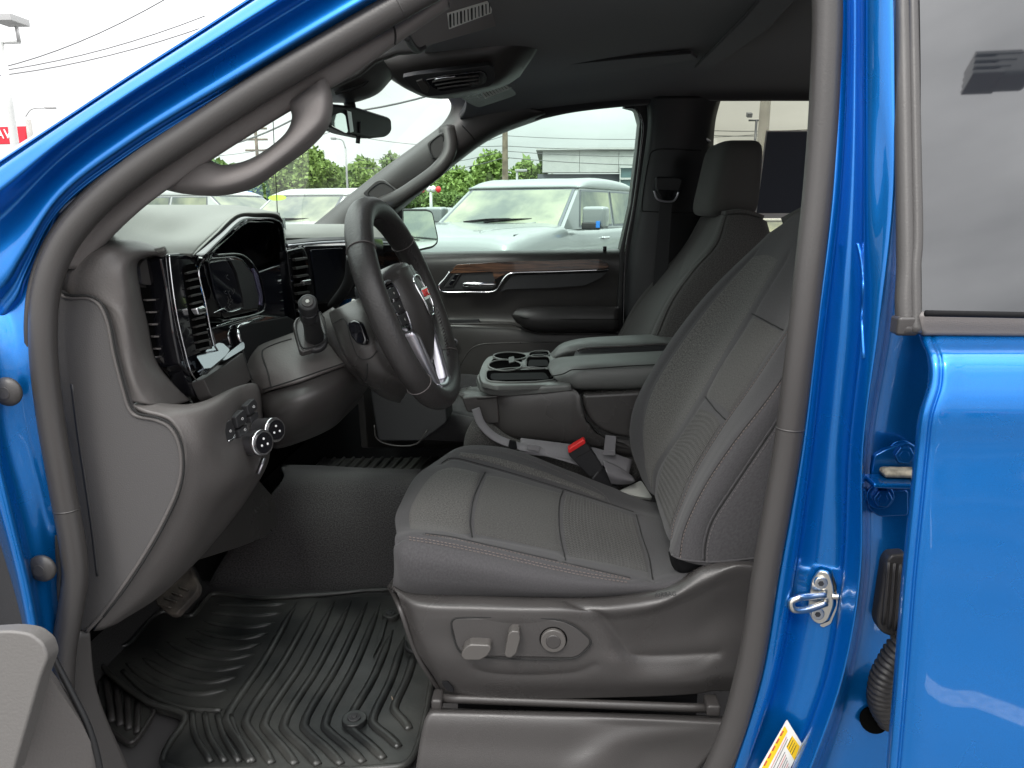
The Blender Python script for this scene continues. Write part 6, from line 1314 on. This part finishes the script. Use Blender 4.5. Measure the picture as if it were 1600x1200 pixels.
# flat tray top; flat black patches paint the shade inside wells and cup holders
surf('tray_rim', [
    [(744, 598, 1.645), (752, 612, 1.61), (775, 618, 1.60), (840, 615, 1.595), (893, 610, 1.592)],
    [(745, 590, 1.645), (754, 603, 1.61), (776, 609, 1.60), (840, 605, 1.595), (892, 602, 1.592)],
    [(748, 584, 1.66), (757, 597, 1.63), (778, 601, 1.62), (840, 598, 1.62), (886, 595, 1.62)]], 'tray', cc, .006)
def hp(a): return a
wells = {'tray_well_shade': [(760, 583), (766, 581), (858, 579), (866, 593), (862, 596), (766, 598), (760, 594)],
         'coin_well_shade': [(824, 560), (857, 560), (860, 575), (822, 576)], 'small_well_shade': [(828, 553), (856, 551), (858, 557), (826, 558)]}
ts_ = panel('tray_top', [(748, 585), (754, 568), (762, 558), (780, 554.5), (856, 549.5), (866, 556), (893, 596), (886, 602), (776, 604), (752, 598)], topp, .012, 'tray', cc, .003, r=5, off=.002)
for k_, v_ in wells.items():
    rim_o = [(a, b) for a, b in rc(v_, 3)]; cxm = sum(a for a, b in rim_o)/len(rim_o); cym = sum(b for a, b in rim_o)/len(rim_o)
    panel(k_, v_, topp, .002, 'hole', cc, 0, off=.0034, r=3); line('well_rim', v_, topp, .0022, 'tray', cc, off=.003, closed=True, n=3)
    panel('well_floor_shade', [(cxm+(a-cxm)*.86, cym+(b-cym)*.62+(2)) for a, b in v_], topp, .001, 'matt_black', cc, 0, off=.0044, r=3)
for cx, cy in ((789, 573.5), (797, 559)):  # flat black ellipses paint the darkness inside each cup
    pts = [(cx+26*cos(t), cy+(8.5 if cy > 570 else 6)*sin(t)) for t in [2*pi*i/28 for i in range(28)]]
    panel('cup_holder_shade', pts, topp, .002, 'hole', cc, 0, off=.0036); tube('cup_rim', [topp.hit(a, b, .004) for a, b in pts], .0024, 'tray', cc, True, 6, 1)
panel('cup_bridge_shade', [(770, 563), (812, 561), (816, 566), (800, 569), (800, 572), (780, 572), (766, 568)], topp, .002, 'hole', cc, 0, off=.0036)
panel('cup_finger', [(794, 562), (803, 560), (804, 569), (795, 571)], topp, .004, 'plastic_mid', cc, .001, off=.0062, r=2)
# latch handle at the front
surf('latch_top', [[(716, 614, 1.66), (722, 607, 1.72), (735, 604, 1.74), (752, 603, 1.74)], [(717, 616, 1.64), (725, 613, 1.64), (745, 612, 1.64), (778, 614, 1.62)], [(720, 622, 1.63), (728, 621, 1.615), (748, 620, 1.60), (778, 618, 1.60)]], 'plastic', cc, .006)
panel('latch_body', [(721, 622), (777, 617), (779, 640), (780, 662), (752, 663), (744, 655), (742, 645), (730, 645), (726, 636)], Pl(1.60), .10, 'plastic_mid', cc, .004, r=4, off=-.002)
# armrests (two padded lids) with the slot between them
def arm(name, rows, m='leather_pad'): return surf(name, rows, 'arm_vinyl', cc, .004, n=8, mm=6)
mat('arm_vinyl', (.10, .104, .10), .48, bump=.5, bscale=350, rvar=.05)
arm('near_armrest', [
    [(858, 566, 1.80), (868, 560, 1.80), (900, 556, 1.80), (980, 551, 1.80), (1060, 547, 1.80)],
    [(856, 572, 1.76), (870, 562, 1.76), (900, 557, 1.76), (980, 552, 1.76), (1060, 548, 1.76)],
    [(857, 577, 1.70), (875, 569, 1.69), (905, 562, 1.68), (980, 558, 1.68), (1060, 553, 1.68)],
    [(862, 586, 1.64), (885, 577, 1.62), (910, 572, 1.61), (980, 569, 1.61), (1060, 566, 1.61)],
    [(870, 595, 1.62), (890, 590, 1.60), (912, 582, 1.595), (980, 577, 1.595), (1060, 573, 1.595)],
    [(882, 604, 1.62), (900, 606, 1.60), (925, 606, 1.595), (980, 605, 1.595), (1060, 602, 1.595)],
    [(890, 606, 1.66), (905, 609, 1.64), (925, 609, 1.64), (980, 608, 1.64), (1060, 605, 1.64)]])
line('armrest_seam', [(860, 588), (880, 584), (893, 578), (912, 577), (980, 572), (1040, 569)], Pl(1.59), .0012, 'seam', cc)
arm('far_armrest', [
    [(862, 552, 1.98), (876, 538, 1.98), (900, 530, 1.98), (980, 524, 1.98), (1090, 520, 1.98)],
    [(860, 552, 1.94), (876, 538, 1.93), (900, 531, 1.92), (980, 525, 1.92), (1090, 521, 1.92)],
    [(856, 560, 1.88), (872, 546, 1.87), (898, 538, 1.86), (980, 533, 1.86), (1090, 529, 1.86)],
    [(857, 568, 1.86), (872, 556, 1.85), (898, 548, 1.84), (980, 541, 1.84), (1090, 536, 1.84)],
    [(860, 580, 1.87), (880, 570, 1.87), (900, 560, 1.86), (980, 552, 1.86), (1090, 548, 1.86)]])
surf('arm_tray', [[(900, 548, 1.84), (980, 541, 1.84), (1085, 536, 1.84)], [(898, 552, 1.83), (980, 549, 1.83), (1080, 546, 1.83)], [(896, 558, 1.79), (980, 556, 1.79), (1075, 552, 1.79)]], 'plastic_dark', cc, .004)
line('tray_edge', [(903, 549), (905, 546), (980, 541), (1040, 538), (1050, 541), (1054, 548)], Pl(1.82), .003, 'plastic', cc)
panel('storage_lid', [(908, 616), (1030, 610), (1030, 690), (960, 681), (938, 672), (922, 658), (912, 636)], Pl(1.585), .04, 'plastic', cc, .010, r=10, seg=4)
line('lid_gap', [(907, 616), (911, 638), (921, 660), (938, 675), (960, 684), (1000, 688)], Pl(1.583), .002, 'seam', cc, off=-.004)
# folded middle cushion and a light seat side piece
surf('middle_cushion', [
    [(724, 700, 1.62), (727, 680, 1.60), (734, 664, 1.60), (745, 650, 1.62), (760, 646, 1.66)],
    [(728, 720, 1.60), (740, 690, 1.585), (752, 674, 1.585), (764, 664, 1.60), (780, 660, 1.66)],
    [(750, 740, 1.60), (775, 712, 1.59), (790, 698, 1.59), (800, 688, 1.60), (815, 680, 1.66)],
    [(850, 780, 1.62), (880, 740, 1.62), (900, 720, 1.62), (930, 705, 1.62), (950, 700, 1.66)],
    [(950, 800, 1.62), (980, 770, 1.62), (1000, 745, 1.62), (1020, 720, 1.62), (1040, 710, 1.66)]], 'fab_heather', cc, .01)
panel('hinge_cover', [(964, 768), (985, 758), (1002, 750), (1012, 765), (1020, 778), (1000, 776)], Pl((964, 768, 1.575), (1002, 750, 1.60), (1020, 778, 1.56)), .01, 'label_grey', cc, .003, r=4)
# belts and the buckle
def ribbon(name, pts, w_, m, par, up=(0, -.5, 1), th=.0014):
    p = cr1([tuple(PT(q)) for q in pts], 8); return sweptmesh(name, sweep(p, rrect(w_/2, th, th*.9, 1), np.array([up]*len(p), float)), m, par)
mb = thing('seat_belt', 'grey lap belt lying along the foot of the console with a black slider', 'seat belt', tuple(P(850, 700, 1.58)))
ribbon('webbing', [(743, 638, 1.58), (752, 662, 1.57), (772, 682, 1.565), (800, 694, 1.565), (850, 706, 1.57), (905, 722, 1.57), (960, 745, 1.575)], .018, 'belt_grey', mb, (0, -1, .9))
ribbon('webbing', [(812, 696, 1.575), (860, 702, 1.575), (930, 712, 1.58), (985, 730, 1.585)], .035, 'belt_grey', mb, (0, -1, .7))
panel('slider', [(796, 688), (806, 690), (808, 702), (800, 705), (794, 698)], Pl(1.55), .008, 'matt_black', mb, .002, r=2); panel('tag', [(824, 694), (845, 697), (843, 706), (823, 702)], Pl(1.55), .003, 'belt_grey', mb, .001)
ub = thing('seat_belt', 'short upright grey belt strap at the rear corner of the console', 'seat belt', tuple(P(952, 695, 1.57)))
panel('webbing', [(946, 680), (963, 682), (961, 708), (943, 708)], Pl(1.568), .003, 'belt_grey', ub, .001, r=1); panel('loop', [(942, 704), (962, 705), (961, 712), (941, 711)], Pl(1.565), .004, 'belt_grey', ub, .001, r=2)
bk = thing('belt_buckle', 'black belt buckle with a red release button beside the driver seat', 'belt buckle', tuple(P(915, 715, 1.53)))
bkp = Pl((888, 700, 1.54), (914, 688, 1.54), (930, 745, 1.55))
panel('housing', [(889, 706), (913, 690), (917, 692), (942, 732), (941, 737), (926, 746), (920, 744), (889, 712)], bkp, .022, 'plastic_dark', bk, .004, r=3)
panel('release_button', [(888, 701), (912, 686.5), (915, 689), (914.5, 693), (890, 708), (887.5, 706)], bkp, .018, 'red', bk, .002, off=.002, r=1.5)
line('housing_line', [(899, 716), (925, 702)], bkp, .0008, 'seam', bk, off=.0002, n=4)
ribbon('stalk', [(932, 738, 1.55), (945, 752, 1.56), (958, 770, 1.57)], .036, 'belt_black', bk, (0, -1, .6), .003)
wd_ = surf('belt_fold', [[(942, 718, 1.57), (965, 728, 1.57), (990, 745, 1.575)], [(948, 738, 1.545), (968, 746, 1.55), (992, 752, 1.56)], [(955, 757, 1.56), (970, 758, 1.56), (985, 756, 1.57)]], 'belt_grey', mb, .002)

# ================================================================== FLOOR: carpet, tunnel, mats
fz = ZP(.662)
surf('tunnel_carpet', [
    [(320, 935, 1.62), (440, 935, 1.62), (560, 932, 1.62), (680, 935, 1.62), (760, 940, 1.62), (900, 950, 1.62)],
    [(330, 905, 1.64), (440, 905, 1.64), (560, 905, 1.64), (680, 905, 1.64), (760, 905, 1.64), (900, 915, 1.64)],
    [(400, 800, 1.66), (470, 800, 1.66), (560, 800, 1.66), (680, 800, 1.66), (760, 800, 1.66), (900, 810, 1.66)],
    [(440, 752, 1.70), (480, 752, 1.70), (560, 755, 1.70), (680, 758, 1.70), (760, 758, 1.70), (900, 765, 1.70)],
    [(440, 732, 1.85), (490, 733, 1.85), (560, 736, 1.85), (670, 740, 1.85), (760, 742, 1.85), (900, 750, 1.85)],
    [(440, 731, 2.0), (500, 732, 2.0), (560, 735, 2.0), (670, 738, 2.0), (760, 740, 2.0), (900, 748, 2.0)],
    [(440, 780, 2.05), (500, 780, 2.05), (560, 780, 2.05), (670, 780, 2.05), (760, 780, 2.05), (900, 780, 2.05)]], 'carpet_grey', T_, .01, keep='tun')
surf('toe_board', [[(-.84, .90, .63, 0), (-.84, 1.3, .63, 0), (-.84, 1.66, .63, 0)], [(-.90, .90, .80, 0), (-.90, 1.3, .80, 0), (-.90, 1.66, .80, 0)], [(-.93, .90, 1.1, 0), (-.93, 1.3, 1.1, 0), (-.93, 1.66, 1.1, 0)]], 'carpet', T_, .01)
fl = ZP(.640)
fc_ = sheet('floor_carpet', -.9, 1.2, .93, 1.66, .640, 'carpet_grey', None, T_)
# passenger mat beyond the tunnel
pmz = ZP(.70); pmt = thing('floor_mat', 'passenger side ribbed black floor mat glimpsed beyond the carpeted tunnel', 'floor mat', tuple(pmz.hit(590, 728)), 'ribbed rubber floor mats')
panel('mat_sheet', [(470, 742), (510, 716), (700, 714), (760, 742)], pmz, .01, 'mat_rubber', pmt, .003)
for k in range(15):
    x = 500+k*15; line('mat_rib', [(x-14, 741), (x-4, 729), (x+8, 717)], pmz, .006, 'mat_rubber', pmt, off=.002, n=2, r2=.007)
# driver mat with its ribs
dm = thing('floor_mat', 'large ribbed black rubber floor mat below the brake pedal', 'floor mat', tuple(fz.hit(450, 1070)), 'ribbed rubber floor mats')
mo_ = [(153, 1016), (158, 1012), (188, 1013), (202, 1008), (222, 985), (245, 962), (268, 957), (282, 962), (300, 964), (312, 952), (326, 934), (340, 930), (400, 937), (500, 932), (632, 930), (650, 975), (676, 1042), (672, 1080), (652, 1170), (636, 1196), (600, 1203), (256, 1199), (262, 1170), (286, 1135), (289, 1122), (278, 1114), (232, 1100), (158, 1040)]
panel('mat_sheet', mo_, fz, .014, 'mat_rubber', dm, .003, r=6)
line('mat_rim', mo_, fz, .0055, 'mat_rubber', dm, off=.004, closed=True, n=4, nn=8)
rb = [[(463, 942), (430, 1000), (396, 1045), (357, 1105), (354, 1125), (368, 1158), (392, 1192)], [(495, 941), (465, 990), (428, 1042), (386, 1105), (384, 1128), (400, 1162), (425, 1194)],
      [(523, 940), (496, 990), (460, 1040), (414, 1108), (413, 1132), (432, 1165), (462, 1195)], [(549, 940), (524, 990), (492, 1040), (444, 1110), (443, 1135), (465, 1165), (498, 1196)],
      [(574, 941), (553, 990), (523, 1042), (476, 1112), (475, 1134), (497, 1162), (534, 1195)], [(594, 944), (577, 990), (549, 1046), (508, 1110), (508, 1134), (528, 1158), (568, 1192)],
      [(614, 985), (600, 1016), (578, 1060), (545, 1112), (545, 1132), (562, 1152), (600, 1186)], [(632, 995), (622, 1022), (600, 1066), (580, 1110), (582, 1128), (600, 1146), (624, 1168)],
      [(650, 1010), (642, 1036), (626, 1076), (616, 1106), (622, 1124), (640, 1140)]]
rb = [[r_[0], (lerp(r_[0][0], r_[-3][0], .5)+4, lerp(r_[0][1], r_[-3][1], .5)), r_[-3], (lerp(r_[-3][0], r_[-1][0], .18)-2.5, lerp(r_[-3][1], r_[-1][1], .2)), (lerp(r_[-3][0], r_[-1][0], .6), lerp(r_[-3][1], r_[-1][1], .6)), r_[-1]] for r_ in rb]
for r_ in rb: line('mat_rib', r_, fz, .0085, 'mat_rubber', dm, off=.001, n=5, r2=.0058, nn=10, scale=[.15, 1]+[1]*12+[.75])
tl0 = [(322, 944), (360, 945), (400, 948), (438, 946)]; tl1 = [(196, 1052), (240, 1078), (300, 1100), (345, 1106)]
tops = [(338, 944), (326, 956), (318, 970), (306, 984), (290, 996), (262, 1004), (240, 1014), (222, 1028), (196, 1036)]
ends = [(446, 944), (440, 958), (430, 974), (420, 990), (408, 1006), (398, 1022), (384, 1040), (372, 1058), (356, 1078)]
for k, (a, b) in enumerate(zip(tops, ends)):
    line('mat_rib', [a, (lerp(a[0], b[0], .3), lerp(a[1], b[1], .3)+2+k*2.2), (lerp(a[0], b[0], .65), lerp(a[1], b[1], .65)+2.5+k*2.4), b], fz, .0075, 'mat_rubber', dm, off=.0005, n=5, r2=.0045, nn=10, scale=[.15]+[1]*8+[.15])
line('mat_rib', [(192, 1050), (232, 1085), (290, 1108), (345, 1112)], fz, .005, 'mat_rubber', dm, off=.002)
for k in range(4): line('mat_rib', [(300+k*20, 1114+k*2), (305+k*22, 1150), (330+k*22, 1192)], fz, .0055, 'mat_rubber', dm, off=.0015, n=4)
for c, r_ in (((554, 1129), .0215), ((611, 964), .019)):
    q = fz.hit(*c, .010); ft = disc('fixing', q, (0, 0, 1), r_, .012, 'mat_rubber', dm, .002, 28); disc('fixing_ring', q+Vector((0, 0, .002)), (0, 0, 1), r_*.55, .004, 'plastic_dark', ft, .001, 24); disc('fixing_pin', q+Vector((0, 0, .004)), (0, 0, 1), r_*.22, .003, 'plastic_dark', ft, .001, 12)
panel('fixing_tab', [(583, 1030), (598, 1000), (606, 968), (600, 968), (590, 1000)], fz, .004, 'mat_rubber', dm, .001, off=.006)
tube('hook', [fz.hit(634, 1010, .01), fz.hit(636, 1024, .014), fz.hit(648, 1030, .014), fz.hit(660, 1032, .01)], .004, 'rubber_black', T_)
line('litter', [(612, 1094), (614, 1099)], fz, .001, 'wood_pole', dm, off=.008, n=2)
# foot rest plate pressed in the carpet, near corner
frs = ZP(.650)
panel('heel_plate', [(153, 1044), (162, 1046), (200, 1070), (238, 1106), (241, 1118), (232, 1134), (214, 1160), (204, 1166), (186, 1156), (156, 1128)], frs, .008, 'mat_rubber', T_, .002, off=.004, r=5)
line('heel_plate_rim', [(153, 1044), (162, 1047), (200, 1071), (237, 1108), (240, 1118), (231, 1134), (213, 1160), (204, 1165), (188, 1156), (156, 1130)], frs, .004, 'plastic_mid', T_, off=.006)
for k in range(4): line('heel_plate_rib', [(165+k*17, 1063+k*13), (176+k*13, 1132+k*6)], frs, .006, 'plastic_mid', T_, off=.006, n=4, r2=.005)


# ================================================================== ROOF GEAR: visors, overhead console, mirror
v1 = thing('sun_visor', 'near driver sun visor folded to the headliner with a printed warning label', 'sun visor', tuple(P(730, 30, 1.3)))
vp1 = Pl((645, 72, 1.10), (770, 40, 1.42), (760, -40, 1.12))
panel('visor_panel', [(642, 50), (646, 72), (652, 77), (780, 50), (815, 0), (830, -80), (700, -60)], vp1, .02, 'headliner_l', v1, .006, r=5) if False else None
mat('visor_cloth', (.075, .068, .068), .9, bump=.4, bscale=500, sheen=.2)
panel('visor_panel', [(642, 48), (646, 72), (654, 76), (800, 34), (812, 0), (830, -80), (700, -60), (660, 10)], vp1, .02, 'visor_cloth', v1, .006, r=6)
panel('warning_label', [(698, 20), (770, -2), (767, 20), (701, 45)], vp1, .0006, 'paper', v1, 0, off=.001)
for k in range(12):
    a = 702+k*5.6; line('print_line', [(a, 21.5-k*1.6), (a+.6, 40-k*2.0)], vp1, .0009 if k % 3 else .0016, 'ink', v1, off=.0018, n=2)
line('hinge_clip', [(636, 58), (643, 70), (652, 78), (662, 74)], vp1, .005, 'plastic_dark', v1, off=.0)
oc = thing('overhead_console', 'overhead console with reading lamp lens ahead of the mirror', 'overhead console', tuple(P(700, 110, 1.72)))
surf('shell', [
    [(582, 92, 1.62), (600, 80, 1.62), (680, 56, 1.62), (790, 30, 1.62), (860, 10, 1.66)],
    [(585, 94, 1.62), (606, 100, 1.62), (680, 90, 1.62), (790, 72, 1.62), (850, 56, 1.66)],
    [(594, 106, 1.64), (620, 120, 1.64), (680, 112, 1.64), (785, 98, 1.64), (835, 86, 1.70)],
    [(608, 122, 1.68), (636, 138, 1.67), (690, 144, 1.67), (775, 128, 1.67), (820, 108, 1.74)],
    [(640, 142, 1.76), (665, 152, 1.74), (705, 154, 1.74), (782, 137, 1.74), (812, 120, 1.80)]], 'plastic_mid', oc, .008, keep='ohc')
lp2 = Pl((628, 120, 1.615), (772, 105, 1.61), (700, 148, 1.655))
panel('lens_bezel', [(628, 118), (648, 114), (765, 99), (771, 104), (773, 124), (766, 132), (690, 146), (668, 148), (648, 138)], lp2, .012, 'plastic_dark', oc, .003, off=.006, r=4)
panel('lamp_lens', [(664, 120), (700, 112), (752, 106), (760, 110), (762, 122), (754, 128), (690, 138), (676, 132)], lp2, .004, 'gloss_black', oc, .002, off=.010, r=4)
for k in range(3): line('lens_edge', [(676+k*4, 120+k*5.5), (712, 114.5+k*6), (748, 111+k*5.6)], lp2, .0018, 'plastic', oc, off=.014, n=4)
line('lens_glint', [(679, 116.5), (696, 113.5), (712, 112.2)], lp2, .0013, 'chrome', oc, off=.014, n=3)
panel('lamp_button', [(650, 122), (660, 119), (672, 132), (668, 141), (660, 138)], lp2, .006, 'plastic', oc, .002, off=.010, r=2)
v2 = thing('sun_visor', 'far passenger sun visor with a small printed label above the far pillar', 'sun visor', tuple(P(770, 142, 2.1)))
vp2_ = Pl((712, 148, 2.02), (820, 108, 2.02), (750, 166, 2.2))
panel('visor_panel', [(710, 148), (738, 134), (812, 106), (830, 118), (832, 134), (800, 152), (748, 169), (738, 166)], vp2_, .02, 'plastic', v2, .005, r=5)
panel('warning_label', [(746, 138), (792, 123), (804, 135), (758, 154)], vp2_, .0006, 'paper', v2, 0, off=.001)
for k in range(9): line('print_line', [(750+k*4.6, 139-k*1.4), (760+k*4.6, 150-k*1.7)], vp2_, .0010, 'ink', v2, off=.0018, n=2)
ch_ = thing('camera_housing', 'dark sensor housing at the top of the windshield above the mirror', 'sensor housing', tuple(P(560, 130, 1.7)))
surf('shell', [
    [(500, 118, 1.42), (530, 105, 1.42), (560, 95, 1.42), (586, 88, 1.42)],
    [(508, 140, 1.50), (540, 128, 1.48), (575, 110, 1.46), (598, 94, 1.46)],
    [(516, 154, 1.56), (548, 148, 1.54), (590, 128, 1.52), (611, 112, 1.52)],
    [(520, 160, 1.62), (550, 158, 1.60), (590, 144, 1.58), (612, 122, 1.58)],
    [(530, 160, 1.75), (555, 160, 1.75), (590, 146, 1.75), (612, 124, 1.75)]], 'plastic_mid', ch_, .008)
line('shell_gap', [(524, 146), (552, 138), (570, 130), (584, 112), (590, 100)], Pl(1.50), .003, 'seam', ch_)
rm = thing('rearview_mirror', 'black interior mirror hanging from the windshield beside the grab handle', 'mirror', tuple(P(565, 190, 1.62)))
mrp = Pl((520, 190, 1.46), (612, 190, 1.78), (565, 218, 1.60))
panel('housing', [(508, 165), (520, 162), (555, 166), (600, 180), (612, 184), (613, 206), (606, 214), (578, 217), (545, 210), (520, 200), (510, 196)], mrp, .035, 'rubber_black', rm, .008, r=6, seg=4)
panel('mirror_glass', [(517, 180), (532, 176), (538, 180), (542, 205), (540, 208), (522, 199), (516, 195)], mrp, .002, 'mirror_glass', rm, 0, off=.002, r=4)
panel('bracket', [(539, 172), (546, 174), (550, 206), (544, 208)], mrp, .006, 'gloss_black', rm, .001, off=.004)
tube('tab', [(560, 212, 1.58), (559, 224, 1.58)], .0045, 'rubber_black', rm, sm=2); tube('stem', [(548, 172, 1.62), (545, 155, 1.65)], .012, 'rubber_black', rm, sm=2); line('housing_rib', [(561, 190), (561, 208)], mrp, .0022, 'plastic_dark', rm, off=.002)
panel('header_trim', [(500, 128), (590, 66), (625, 44), (690, 10), (700, 50), (648, 82), (620, 84), (586, 96), (560, 118), (512, 140)], Pl(1.34), .02, 'plastic_mid', T_, .006)
